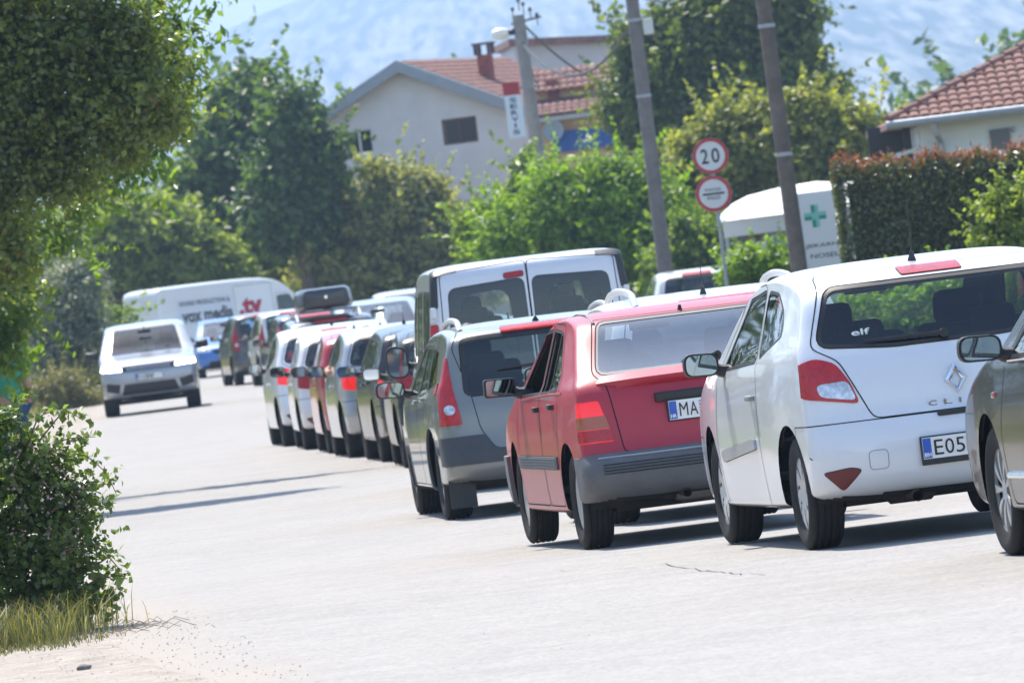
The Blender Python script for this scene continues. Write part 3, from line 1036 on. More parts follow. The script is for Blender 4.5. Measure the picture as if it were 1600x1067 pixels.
# ---- old angular five-door hatchback
def oldhatch_cuts(S, P):
    S.cut('tailgate', rp([(-.56, 1.345), (-.66, 1.03), (-.60, .96), (-.55, .56), (.55, .56), (.60, .96), (.66, 1.03), (.56, 1.345)], .03, 3), 'B', seam=.007, nmin=.1)
    both(S, 'front_door', rp([(.88, .26), (.92, .60), (.80, .93), (.10, 1.34), (-.22, 1.35), (-.22, .26)], .05, 3), seam=.008, only=('body',))
    both(S, 'rear_door', rp([(-.24, .26), (-.24, 1.35), (-.74, 1.34), (-1.08, 1.00), (-.98, .70), (-.90, .26)], .05, 3), seam=.008, only=('body',))
    for nm_, pl_ in (('front_window', rp([(.70, .935), (.07, 1.285), (-.19, 1.30), (-.19, .95)], .025, 3)), ('rear_door_window', rp([(-.275, .95), (-.275, 1.30), (-.62, 1.285), (-.62, .955)], .02, 3))):
        both(S, nm_ + '_rubber', grow(pl_, .015), mat=BLACK, obj='window_rubber')          # wound down
        both(S, nm_ + '_opening', pl_, mode='hole')
    both(S, 'rear_quarter_window', rp([(-.655, .96), (-.655, 1.28), (-.72, 1.27), (-.98, 1.02), (-.96, .965)], .02, 3), g=GLASS, rim=.015)
    window(S, 'windscreen', rp([(-.60, .97), (-.53, 1.31), (.53, 1.31), (.60, .97)], .04, 3), 'F', GLASS_CLEAR, .02)
    window(S, 'rear_window', rp([(-.62, 1.035), (-.530, 1.318), (.530, 1.318), (.62, 1.035)], .04, 3), 'B', GLASS_HAZY, .016, m=GREYPL)
    lamps(S, 'tail_light', rp([(-.80, .63), (-.80, .87), (-.665, .875), (-.60, .63)], .015, 2), m=BRAKE_ON, h=.008, nmin=.02)
    lamps(S, 'indicator', [(-.80, .71), (-.80, .785), (-.6365, .785), (-.617, .71)], m=AMBER, h=.009, obj='indicator_lens', nmin=.02)
    lamps(S, 'lower_lens', [(-.80, .635), (-.80, .707), (-.614, .707), (-.60, .635)], m=REDLENS2, h=.009, obj='lower_lens', nmin=.02)
    S.slab('rear_bumper', .30, .55, -2.4, -1.60, mat=GREYPL, h=.020)
    S.slab('front_bumper', .25, .55, 1.62, 2.4, mat=GREYPL, h=.025)
    for sx in (-1, 1):
        S.cut('headlight%d' % sx, rp([(sx * .74, .60), (sx * .38, .58), (sx * .38, .69), (sx * .74, .72)][::sx], .02, 2), 'F', mat=HEADLIGHT, h=.004, obj='headlight', nmin=.02)
    S.cut('grille', rp([(-.34, .59), (-.34, .69), (.34, .69), (.34, .59)], .02, 2), 'F', mat=BLACK, h=.003)
    both(S, 'side_strip', [(.86, .485), (.86, .56), (-.89, .56), (-.89, .485)], mat=GREYPL, h=.012, obj='side_strip')

OLDHATCH = dict(
    top=[(2.04, .48), (2.03, .60), (1.97, .70), (1.80, .76), (1.35, .86), (.90, .945), (.45, 1.16), (.10, 1.32), (-.15, 1.375), (-.60, 1.395), (-.95, 1.38), (-1.15, 1.345), (-1.24, 1.30), (-1.42, 1.16), (-1.62, 1.03), (-1.70, 1.0), (-1.77, .92), (-1.81, .75), (-1.84, .58), (-1.88, .54), (-1.92, .52), (-1.93, .44)],
    bot=[(2.04, .48), (2.02, .33), (1.92, .24), (1.6, .20), (.9, .19), (-.9, .19), (-1.5, .24), (-1.78, .29), (-1.91, .33), (-1.93, .44)],
    hw=.83, belt=.93, belt_slope=.015, tumble=R(19), wr=.29, tw=.175, yf=1.26, yr=-1.26, arch=.045, rn_end=.15, rn_gate=.05, rn_top=.06, p=4.2, kr=.05, kf=.08, shoulder=.015,
    cuts=oldhatch_cuts, mirror=(.66, .95, .20, .12, .02), rims='slots', rim='grey', key=.66, seats=dict(yf=.05, yr=-.72, zs=.46, hw=.35, hh=-.04))

# ---- compact minivan with cladding
def mpv_cuts(S, P):
    clad = P.get('clad')
    if clad:
        for y in (P['yf'], P['yr']):
            both(S, 'arch_cladding' + str(y), circle(y, P['wr'] + .02, P['wr'] + .135, 28), mat=clad, h=.016, obj='wheel_arch_cladding', nmin=.1, only=('body',))
        S.slab('rear_bumper', .10, .56, -2.5, -1.62, mat=P['paint'], h=.004)
        S.slab('rear_cladding', .46, .70, -2.5, -1.80, mat=clad, h=.010)
        S.slab('front_bumper', .10, .56, 1.70, 2.4, mat=clad, h=.01)
    S.cut('tailgate', rp([(-.62, 1.585), (-.70, 1.45), (-.60, 1.05), (-.56, .75), (-.46, .57), (.46, .57), (.56, .75), (.60, 1.05), (.70, 1.45), (.62, 1.585)], .05, 3), 'B', seam=.007, nmin=.1)
    both(S, 'front_door', rp([(.92, .30), (.98, .80), (.70, 1.12), (.05, 1.50), (-.25, 1.52), (-.25, .30)], .06, 3), seam=.007, only=('body',))
    both(S, 'rear_door', rp([(-.27, .30), (-.27, 1.52), (-.90, 1.52), (-1.15, 1.05), (-1.0, .75), (-.92, .30)], .06, 3), seam=.007, only=('body',))
    both(S, 'front_window', rp([(.72, 1.06), (.02, 1.44), (-.21, 1.465), (-.21, 1.07)], .03, 3), g=GLASS, rim=.018)
    both(S, 'rear_door_window', rp([(-.31, 1.07), (-.31, 1.465), (-.84, 1.455), (-1.0, 1.10)], .03, 3), g=GLASS, rim=.018)
    both(S, 'rear_quarter_window', rp([(-1.08, 1.11), (-.93, 1.45), (-1.36, 1.42), (-1.56, 1.16)], .04, 3), g=GLASS_DARK, rim=.018)
    window(S, 'windscreen', rp([(-.66, 1.13), (-.56, 1.53), (.56, 1.53), (.66, 1.13)], .05, 3), 'F', GLASS_CLEAR, .02)
    window(S, 'rear_window', rp([(-.62, 1.06), (-.60, 1.485), (.60, 1.485), (.62, 1.06)], .04, 3), 'B', P.get('glass_rear', GLASS), .035)
    S.cut('high_brake_light', rp([(-.30, 1.525), (-.30, 1.57), (.30, 1.57), (.30, 1.525)], .01, 2), 'B', mat=REDLENS2, h=.012, nmin=.02)
    lamps(S, 'tail_light', rp([(-.90, .80), (-.885, 1.0), (-.765, 1.37), (-.74, 1.37), (-.73, 1.10), (-.69, .80)], .02, 2), m=P.get('lamp', REDLENS2), h=.008, nmin=.02)
    lamps(S, 'tail_lens', circle(-.775, .93, .042, 14), m=P.get('lamp2', CLEAR), h=.0095, obj='reversing_lens', nmin=.02)
    for sx in (-1, 1):
        S.cut('headlight%d' % sx, rp([(sx * .82, .72), (sx * .45, .66), (sx * .42, .76), (sx * .78, .92)][::sx], .03, 2), 'F', mat=P.get('headlight', HEADLIGHT), h=.004, obj='headlight', nmin=.02)
    S.cut('grille', rp([(-.36, .62), (-.36, .74), (.36, .74), (.36, .62)], .03, 2), 'F', mat=BLACK, h=.003)
    S.cut('air_intake', rp([(-.55, .28), (-.5, .42), (.5, .42), (.55, .28)], .03, 2), 'F', mat=BLACK, h=.0015)

MPV = dict(
    top=[(2.12, .50), (2.12, .66), (2.02, .82), (1.72, .97), (1.32, 1.08), (1.02, 1.16), (.55, 1.37), (.12, 1.53), (-.25, 1.605), (-.75, 1.635), (-1.3, 1.625), (-1.72, 1.585), (-1.86, 1.55), (-1.90, 1.50), (-1.98, 1.08), (-2.04, .95), (-2.06, .70), (-2.09, .60), (-2.11, .52), (-2.11, .44)],
    bot=[(2.12, .50), (2.10, .36), (2.0, .25), (1.7, .22), (.9, .22), (-.9, .22), (-1.6, .25), (-1.95, .29), (-2.08, .34), (-2.11, .44)],
    hw=.895, belt=1.03, belt_slope=.03, tumble=R(14), wr=.32, tw=.205, yf=1.345, yr=-1.345, arch=.045, rn_end=.20, rn_gate=.13, rn_top=.09, kr=.06, kf=.11, cuts=mpv_cuts,
    mirror=(.74, 1.08, .23, .135), rims='alloy5', seats=dict(yf=.15, yr=-.85, zs=.62, hw=.37, hh=-.02, my=.05))

# ---- passenger van
def van_cuts(S, P):
    S.slab('rear_bumper', .10, .52, -2.8, -2.10, mat=GREYPL, h=.012)
    S.slab('front_bumper', .10, .58, 1.90, 2.8, mat=GREYPL, h=.006)
    for nm, sg in (('rear_door_near', -1), ('rear_door_far', 1)):
        pl = rp([(-.79, .53), (-.745, 1.87), (-.004, 1.91), (-.004, .53)], .04, 2)
        S.cut(nm, pl if sg < 0 else mirror_poly(pl), 'B', seam=.008, obj='rear_door', nmin=.1)
    both(S, 'corner_cap', rp([(-2.26, 1.58), (-2.26, 1.92), (-2.13, 1.90), (-2.13, 1.58)], .03, 2), mat=mat('dark_grey_cap', (.03, .031, .034), .45), h=.008, obj='corner_cap', nmin=.05)
    lamps(S, 'corner_cap_back', rp([(-1.0, 1.58), (-1.0, 1.97), (-.755, 1.97), (-.785, 1.58)], .02, 2), m=mat('dark_grey_cap', (.03, .031, .034), .45), h=.008, obj='corner_cap', nmin=.02)
    lamps(S, 'white_lens', [(-1.0, 1.47), (-1.0, 1.575), (-.79, 1.575), (-.79, 1.47)], m=mat('white_lens', (.6, .6, .6), .2, coat=1), h=.010, obj='reversing_lens', nmin=.02)
    lamps(S, 'tail_light', rp([(-1.0, .85), (-1.0, 1.45), (-.80, 1.45), (-.80, .85)], .02, 2), m=REDLENS2, h=.012, nmin=.02)
    for sg in (-1, 1):
        pl = rp([(-.72, 1.00), (-.685, 1.735), (-.035, 1.765), (-.025, .99)], .07, 4)
        pi = rp([(-.635, 1.06), (-.60, 1.67), (-.18, 1.69), (-.13, 1.06)], .12, 5)
        if sg > 0: pl, pi = mirror_poly(pl), mirror_poly(pi)
        S.cut('rear_glass_border%d' % sg, pl, 'B', mat=mat('glass_border', (.012, .012, .013), .12, coat=.5), h=.002, obj='glass_border')
        S.cut('rear_glass%d' % sg, pi, 'B', mat=GLASS, mode='glass', h=-.003, obj='window')
    S.cut('high_brake_light', rp([(-.20, 1.77), (-.20, 1.815), (-.03, 1.82), (-.03, 1.775)], .02, 3), 'B', mat=REDLENS, h=.014, nmin=.02)
    both(S, 'front_door', rp([(1.62, .36), (1.70, .9), (1.35, 1.22), (.85, 1.78), (.42, 1.80), (.42, .36)], .06, 3), seam=.008, only=('body',))
    both(S, 'front_window', rp([(1.36, 1.12), (.82, 1.68), (.48, 1.70), (.48, 1.10)], .05, 3), g=GLASS, rim=.02)
    both(S, 'side_window', rp([(.30, 1.12), (.30, 1.70), (-.75, 1.72), (-.75, 1.12)], .07, 3), g=GLASS_DARK, rim=.03)
    both(S, 'rear_side_window', rp([(-.95, 1.12), (-.95, 1.72), (-2.0, 1.70), (-2.0, 1.12)], .07, 3), g=GLASS_DARK, rim=.03)
    window(S, 'windscreen', rp([(-.74, 1.18), (-.62, 1.76), (.62, 1.76), (.74, 1.18)], .06, 3), 'F', GLASS_CLEAR, .02)

VAN = dict(
    top=[(2.38, .55), (2.38, .75), (2.28, .92), (1.95, 1.06), (1.62, 1.16), (1.15, 1.60), (.90, 1.80), (.60, 1.89), (.1, 1.935), (-1.0, 1.95), (-2.05, 1.94), (-2.24, 1.915), (-2.29, 1.85), (-2.33, 1.2), (-2.36, .8), (-2.38, .55), (-2.39, .48)],
    bot=[(2.38, .55), (2.36, .36), (2.2, .26), (1.8, .24), (.9, .24), (-1.2, .24), (-1.9, .27), (-2.25, .32), (-2.37, .38), (-2.39, .48)],
    hw=.955, belt=1.06, belt_slope=0, tumble=R(6.5), wr=.33, tw=.205, yf=1.45, yr=-1.65, arch=.05, rn_end=.10, rn_gate=.07, rn_top=.10, kr=.02, kf=.10, p=4.5, cuts=van_cuts,
    mirror=(1.28, 1.10, .20, .31, .09), rims='alloy9', seats=dict(yf=.95, yr=-.2, zs=.86, hw=.42, hh=.0, my=.05))

# ---- estate car with roof rails
def estate_cuts(S, P):
    S.slab('rear_bumper', .10, .62, -2.6, -1.80, seam=.006, only=('body',))
    S.cut('tailgate', rp([(-.62, 1.40), (-.72, 1.02), (-.60, .90), (-.54, .63), (.54, .63), (.60, .90), (.72, 1.02), (.62, 1.40)], .04, 3), 'B', seam=.007, only=('body',), nmin=.1)
    both(S, 'front_door', rp([(.86, .26), (.92, .60), (.72, .98), (.05, 1.37), (-.30, 1.39), (-.30, .26)], .05, 3), seam=.007, only=('body',))
    both(S, 'rear_door', rp([(-.32, .26), (-.32, 1.39), (-1.0, 1.38), (-1.18, .98), (-1.0, .26)], .05, 3), seam=.007, only=('body',))
    both(S, 'front_window', rp([(.66, .97), (.03, 1.315), (-.26, 1.34), (-.26, .985)], .03, 3), g=P.get('glass_side', GLASS), rim=.018)
    both(S, 'rear_door_window', rp([(-.35, .985), (-.35, 1.34), (-.93, 1.33), (-1.08, 1.0)], .03, 3), g=P.get('glass_side', GLASS), rim=.018)
    both(S, 'rear_quarter_window', rp([(-1.15, 1.01), (-1.02, 1.32), (-1.62, 1.29), (-1.80, 1.08)], .05, 3), g=P.get('glass_rear', GLASS_DARK), rim=.018)
    window(S, 'windscreen', rp([(-.62, 1.03), (-.54, 1.36), (.54, 1.36), (.62, 1.03)], .05, 3), 'F', GLASS_CLEAR, .02)
    window(S, 'rear_window', rp([(-.63, 1.02), (-.56, 1.315), (.56, 1.315), (.63, 1.02)], .05, 3), 'B', P.get('glass_rear', GLASS_DARK), .03)
    S.cut('high_brake_light', rp([(-.27, 1.352), (-.27, 1.405), (.27, 1.405), (.27, 1.352)], .01, 2), 'B', mat=REDLENS, h=.012, nmin=.02)
    lamps(S, 'tail_light', rp(P.get('lamp_poly', [(-.86, .70), (-.86, .96), (-.66, .96), (-.60, .70)]), .03, 2), m=P.get('lamp', REDLENS2), h=.008, nmin=.02)
    for sx in (-1, 1):
        S.cut('headlight%d' % sx, rp([(sx * .80, .66), (sx * .45, .62), (sx * .42, .72), (sx * .76, .80)][::sx], .03, 2), 'F', mat=P.get('headlight', HEADLIGHT), h=.004, obj='headlight', nmin=.02)
    S.cut('grille', rp([(-.38, .58), (-.36, .70), (.36, .70), (.38, .58)], .03, 2), 'F', mat=BLACK, h=.003)
    S.cut('air_intake', rp([(-.55, .26), (-.5, .40), (.5, .40), (.55, .26)], .03, 2), 'F', mat=BLACK, h=.0015)

ESTATE = dict(
    top=[(2.24, .50), (2.23, .64), (2.12, .76), (1.75, .88), (1.35, .97), (1.0, 1.03), (.55, 1.24), (.15, 1.395), (-.25, 1.455), (-.75, 1.475), (-1.4, 1.455), (-1.85, 1.41), (-1.98, 1.37), (-2.04, 1.31), (-2.20, 1.0), (-2.24, .90), (-2.26, .68), (-2.30, .60), (-2.32, .48)],
    bot=[(2.24, .50), (2.22, .34), (2.1, .23), (1.8, .20), (.9, .19), (-.9, .19), (-1.7, .22), (-2.15, .26), (-2.30, .34), (-2.32, .48)],
    hw=.875, belt=.955, belt_slope=.03, tumble=R(18), wr=.315, tw=.205, yf=1.30, yr=-1.32, arch=.045, rn_end=.22, rn_gate=.11, rn_top=.08, kr=.06, kf=.10, cuts=estate_cuts,
    mirror=(.68, .97, .21, .13), rims='alloy5', seats=dict(yf=.12, yr=-.85, zs=.50, hw=.36, hh=-.05))

# ---- tall off-road car, front towards the camera
def suv_cuts(S, P):
    S.slab('front_bumper', .10, .62, 1.90, 2.6, seam=.006, only=('body',))
    both(S, 'front_door', rp([(.95, .42), (1.0, .8), (.75, 1.18), (.25, 1.62), (-.15, 1.64), (-.15, .42)], .05, 3), seam=.007, only=('body',))
    both(S, 'rear_door', rp([(-.17, .42), (-.17, 1.64), (-.95, 1.63), (-1.1, 1.15), (-.9, .42)], .05, 3), seam=.007, only=('body',))
    both(S, 'front_window', rp([(.70, 1.17), (.22, 1.55), (-.12, 1.58), (-.12, 1.18)], .03, 3), g=GLASS_DARK, rim=.02)
    both(S, 'rear_door_window', rp([(-.2, 1.18), (-.2, 1.58), (-.92, 1.56), (-1.0, 1.2)], .03, 3), g=GLASS_DARK, rim=.02)
    window(S, 'windscreen', rp([(-.70, 1.16), (-.60, 1.66), (.60, 1.66), (.70, 1.16)], .05, 3), 'F', glass('tinted_windscreen', (.20, .27, .27), .35), .02)
    window(S, 'rear_window', rp([(-.66, 1.15), (-.58, 1.62), (.58, 1.62), (.66, 1.15)], .05, 3), 'B', GLASS_DARK, .03)
    lamps(S, 'tail_light', rp([(-.92, .9), (-.92, 1.1), (-.62, 1.1), (-.62, .9)], .02, 2), m=REDLENS, nmin=.02)
    for sx in (-1, 1):
        S.cut('headlight%d' % sx, rp([(sx * .93, .88), (sx * .52, .865), (sx * .54, .935), (sx * .91, .985)][::sx], .02, 2), 'F', mat=HEADLIGHT_ON if P.get('lit') else HEADLIGHT, h=.006, obj='headlight', nmin=.02)
        S.cut('side_intake%d' % sx, rp([(sx * .86, .50), (sx * .62, .44), (sx * .58, .60), (sx * .84, .66)][::sx], .02, 2), 'F', mat=BLACK, h=.002, obj='side_intake', nmin=.02)
    S.cut('grille', rp([(-.50, .84), (-.51, .95), (.51, .95), (.50, .84)], .02, 2), 'F', mat=BLACK, h=.004)
    S.cut('air_intake', rp([(-.56, .40), (-.50, .60), (.50, .60), (.56, .40)], .03, 2), 'F', mat=BLACK, h=.002)

SUV = dict(
    top=[(2.34, .60), (2.34, .80), (2.28, .98), (2.0, 1.08), (1.4, 1.14), (.98, 1.20), (.55, 1.50), (.20, 1.68), (-.2, 1.765), (-.9, 1.79), (-1.7, 1.76), (-2.05, 1.72), (-2.12, 1.66), (-2.28, 1.15), (-2.36, 1.0), (-2.40, .7), (-2.42, .60)],
    bot=[(2.34, .60), (2.32, .42), (2.2, .33), (1.9, .30), (.9, .29), (-.9, .29), (-1.8, .32), (-2.25, .38), (-2.38, .46), (-2.42, .60)],
    hw=.985, belt=1.14, belt_slope=.02, tumble=R(17), wr=.385, tw=.27, yf=1.46, yr=-1.46, arch=.045, rn_end=.20, rn_gate=.12, rn_top=.10, zmid=.75, kr=.05, kf=.07, cuts=suv_cuts,
    mirror=(.74, 1.18, .25, .17), rims='alloy5', seats=dict(yf=.2, yr=-.8, zs=.74, hw=.42, hh=.0))

# ---- tall panel van with lettering
def panelvan_cuts(S, P):
    S.slab('front_bumper', .10, .62, 2.5, 3.4, mat=GREYPL, h=.006)
    both(S, 'front_door', rp([(2.1, .42), (2.16, .95), (1.95, 1.25), (1.50, 1.95), (1.05, 1.98), (1.05, .42)], .06, 3), seam=.010, only=('body',))
    both(S, 'front_window', rp([(1.96, 1.25), (1.50, 1.88), (1.12, 1.88), (1.12, 1.22)], .05, 3), g=GLASS_DARK, rim=.02)
    both(S, 'cargo_door', rp([(.95, .42), (.95, 2.30), (-.35, 2.30), (-.35, .42)], .05, 3), seam=.012, only=('body',))
    window(S, 'windscreen', rp([(-.84, 1.30), (-.74, 2.02), (.74, 2.02), (.84, 1.30)], .06, 3), 'F', GLASS, .02)
    lamps(S, 'tail_light', rp([(-1.0, .9), (-1.0, 1.3), (-.9, 1.3), (-.9, .9)], .02, 2), m=REDLENS, nmin=.02)
    for sx in (-1, 1):
        S.cut('headlight%d' % sx, rp([(sx * .92, .80), (sx * .60, .76), (sx * .60, .92), (sx * .88, 1.14)][::sx], .03, 2), 'F', mat=HEADLIGHT, h=.004, obj='headlight', nmin=.02)
PANELVAN = dict(
    top=[(2.95, .58), (2.95, .85), (2.82, 1.08), (2.45, 1.22), (2.18, 1.34), (1.75, 1.95), (1.45, 2.25), (1.05, 2.43), (.5, 2.50), (-1.0, 2.52), (-2.70, 2.51), (-2.92, 2.46), (-2.97, 2.35), (-3.0, 1.4), (-3.02, .6), (-3.03, .5)],
    bot=[(2.95, .58), (2.92, .38), (2.75, .30), (2.3, .28), (.9, .28), (-1.5, .28), (-2.5, .30), (-2.9, .36), (-3.02, .42), (-3.03, .5)],
    hw=1.02, belt=1.25, belt_slope=0, tumble=R(4.5), wr=.34, tw=.22, yf=2.0, yr=-2.0, arch=.05, rn_end=.10, rn_gate=.08, rn_top=.14, kr=.01, kf=.10, p=4.0, cuts=panelvan_cuts,
    mirror=(1.9, 1.22, .20, .34, .06), rims='alloy9', rim='grey', liner=True)

def spec(base, sy=1.0, sz=1.0, sx=1.0, **k):
    """a pattern stretched to another car's size"""
    P = dict(base); P.update(k)
    if (sx, sy, sz) != (1, 1, 1):
        P['top'] = [(y * sy, z * sz) for y, z in base['top']]; P['bot'] = [(y * sy, z * sz) for y, z in base['bot']]
        P['hw'] = base['hw'] * sx; P['belt'] = base['belt'] * sz
        P['yf'], P['yr'] = base['yf'] * sy, base['yr'] * sy
        m = list(base['mirror']); m[0] *= sy; m[1] *= sz; P['mirror'] = tuple(m)
        if base.get('seats'):
            q = dict(base['seats']); q['yf'] *= sy; q['yr'] *= sy; q['zs'] *= sz; P['seats'] = q
        f = base['cuts']
        class Scaled:
            def __init__(s, S): s.S = S; s.pieces = S.pieces
            def cut(s, n, poly, v, **o):
                a = sy if v in 'LR' else sx
                s.S.cut(n, [(u * a, w * sz) for u, w in poly], v, **o)
            def slab(s, n, z0, z1, y0, y1, **o): s.S.slab(n, z0 * sz, z1 * sz, y0 * sy, y1 * sy, **o)
        P['cuts'] = lambda S, P_: f(Scaled(S), P_)
    return P
# ------------------------------------------------------------------ ground, road, hills, air
def sheet(name, rows, m, z_off, **k):
    """a strip given as rows of points (x, y), following the ground height"""
    n = len(rows[0]); vs, fs = [], []
    for r_ in rows:
        vs += [(x, y, gz(y) + z_off) for x, y in r_]
    for i in range(len(rows) - 1):
        for j in range(n - 1):
            fs.append((i * n + j, i * n + j + 1, (i + 1) * n + j + 1, (i + 1) * n + j))
    me = bpy.data.meshes.new(name); me.from_pydata(vs, [], fs); me.update()
    bm = bmesh.new(); bm.from_mesh(me); bmesh.ops.recalc_face_normals(bm, faces=bm.faces[:])
    if sum(f.normal.z for f in bm.faces) < 0: bmesh.ops.reverse_faces(bm, faces=bm.faces[:])
    bm.to_mesh(me); bm.free()
    return link_mesh(name, me, m, **k)

def surface_mat(name, cols, scales, rough=.95, bump=.3, bscale=90, bdist=.01, speck=0.0):
    """ground surface: layered noises mixing several real-world colours"""
    m, nt, p = nodes_of(name); L = nt.links.new
    p.inputs['Roughness'].default_value = rough; p.inputs['Specular IOR Level'].default_value = .25
    geo = nt.nodes.new('ShaderNodeNewGeometry')
    cur = None
    for i, (c, sc) in enumerate(zip(cols, scales)):
        if i == 0:
            rgb = nt.nodes.new('ShaderNodeRGB'); rgb.outputs[0].default_value = (*c, 1); cur = rgb.outputs[0]; continue
        n = nt.nodes.new('ShaderNodeTexNoise'); n.inputs['Scale'].default_value = sc; n.inputs['Detail'].default_value = 6
        n.inputs['Roughness'].default_value = .62
        L(geo.outputs['Position'], n.inputs['Vector'])
        r_ = nt.nodes.new('ShaderNodeMapRange'); r_.inputs[1].default_value, r_.inputs[2].default_value = .42, .68
        L(n.outputs[0], r_.inputs[0])
        x = nt.nodes.new('ShaderNodeMix'); x.data_type = 'RGBA'
        x.inputs[7].default_value = (*c, 1); L(r_.outputs[0], x.inputs[0]); L(cur, x.inputs[6]); cur = x.outputs[2]
    if speck:
        v = nt.nodes.new('ShaderNodeTexVoronoi'); v.inputs['Scale'].default_value = 55
        L(geo.outputs['Position'], v.inputs['Vector'])
        r_ = nt.nodes.new('ShaderNodeMapRange'); r_.inputs[3].default_value, r_.inputs[4].default_value = 1 - speck, 1 + speck
        sp = nt.nodes.new('ShaderNodeSeparateColor'); L(v.outputs['Color'], sp.inputs[0]); L(sp.outputs[0], r_.inputs[0])
        x = nt.nodes.new('ShaderNodeVectorMath'); x.operation = 'SCALE'; L(cur, x.inputs[0]); L(r_.outputs[0], x.inputs['Scale']); cur = x.outputs[0]
    L(cur, p.inputs['Base Color'])
    n = nt.nodes.new('ShaderNodeTexNoise'); n.inputs['Scale'].default_value = bscale; n.inputs['Detail'].default_value = 4
    L(geo.outputs['Position'], n.inputs['Vector'])
    b = nt.nodes.new('ShaderNodeBump'); b.inputs['Strength'].default_value = bump; b.inputs['Distance'].default_value = bdist
    L(n.outputs[0], b.inputs['Height']); L(b.outputs[0], p.inputs['Normal'])
    MATS[name] = m
    return m

ASPHALT = surface_mat('worn_asphalt', [(.300, .286, .268), (.276, .264, .248), (.325, .309, .288)], [1, .35, 2.2], bump=.25, bscale=120, bdist=.012, speck=.16)
DIRT = surface_mat('pale_dirt', [(.335, .295, .255), (.265, .225, .185), (.38, .345, .30)], [1, 1.6, 6], bump=.9, bscale=25, bdist=.03, speck=.14)
SOIL = surface_mat('verge_grass_soil', [(.15, .135, .075), (.20, .17, .105), (.085, .095, .040)], [1, .5, 1.8], bump=.6, bscale=14, bdist=.05)

_nt = ASPHALT.node_tree; _p = _nt.nodes['Principled BSDF']; _src = _p.inputs['Base Color'].links[0].from_socket
_ae = _nt.nodes.new('ShaderNodeAttribute'); _ae.attribute_name = 'edge'
_ge = _nt.nodes.new('ShaderNodeNewGeometry'); _nn = _nt.nodes.new('ShaderNodeTexNoise'); _nn.inputs['Scale'].default_value = 3.0; _nn.inputs['Detail'].default_value = 8; _nn.inputs['Roughness'].default_value = .7
_nt.links.new(_ge.outputs['Position'], _nn.inputs['Vector'])
_sm = _nt.nodes.new('ShaderNodeMath'); _sm.operation = 'MULTIPLY_ADD'; _sm.inputs[1].default_value = -1.15
_nt.links.new(_ae.outputs['Fac'], _sm.inputs[0]); _nt.links.new(_nn.outputs[0], _sm.inputs[2])
_mr = _nt.nodes.new('ShaderNodeMapRange'); _mr.inputs[1].default_value, _mr.inputs[2].default_value = -.25, .35; _nt.links.new(_sm.outputs[0], _mr.inputs[0])
_mx = _nt.nodes.new('ShaderNodeMix'); _mx.data_type = 'RGBA'; _mx.inputs[7].default_value = (.335, .30, .262, 1)
_nt.links.new(_mr.outputs[0], _mx.inputs[0]); _nt.links.new(_src, _mx.inputs[6]); _nt.links.new(_mx.outputs[2], _p.inputs['Base Color'])

EDGE = [(-60, 3.5), (10, .6), (30, -1.05), (38, -1.60), (46, -2.30), (60, -3.3), (77, -4.45), (100, -5.55), (139, -7.45), (190, -9.3), (238, -11.6), (300, -14.2), (420, -17.0)]
def edge_x(y): return float(np.interp(y, [e[0] for e in EDGE], [e[1] for e in EDGE]))
def right_x(y): return float(np.interp(y, [-60, 20, 45, 60, 100, 190, 300, 420], [9.0, 7.4, 5.6, 4.5, 1.9, -1.8, -5.6, -9.0]))
rg = random.Random(4)
ys = [-60, -40, -20, 0, 10, 20] + [22 + i * .8 for i in range(100)] + [105 + 5 * i for i in range(64)]
def wob(y, s): return .08 * math.sin(y * .55 + s) + .035 * math.sin(y * 1.7 + 2 * s) + rg.uniform(-.015, .015)
le = {y: edge_x(y) + wob(y, 0) for y in ys}; ri = {y: right_x(y) + wob(y, 2) for y in ys}
sheet('ground', [[(-4500, y), (-300, y), (0, y), (300, y), (4500, y)] for y in (-200, 0, 47, 62, 118, 160, 180, 250, 420, 1000, 10300)], SOIL, 0.0, kind='structure')
sheet('dirt_shoulder', [[(le[y] - (2.6 + (3.0 if y < 46 else 0)) + wob(y, 5), y), (le[y] - .9, y), (le[y] + .12, y)] for y in ys], DIRT, .004, kind='structure')
sheet('gravel_shoulder', [[(ri[y] - .1, y), (ri[y] + 1.2, y), (ri[y] + 3.0 + wob(y, 1), y)] for y in ys], DIRT, .004, kind='structure')
road = sheet('road', [[(le[y] + w_, y) for w_ in (0, .35, .8, 1.4)] + [(le[y] + 1.4 + (ri[y] - le[y] - 1.4) * t, y) for t in (.25, .5, .75, 1)] for y in ys], ASPHALT, .008, kind='structure')
for _i in range(len(ys)):
    road.data.vertices[_i * 8].co.z -= .0036                    # feathered edge, no step
_at = road.data.attributes.new('edge', 'FLOAT', 'POINT')          # how far in from the dusty left edge
_at.data.foreach_set('value', np.tile(np.array([0, .45, .8, 1, 1, 1, 1, 1], dtype=np.float32), len(ys)))
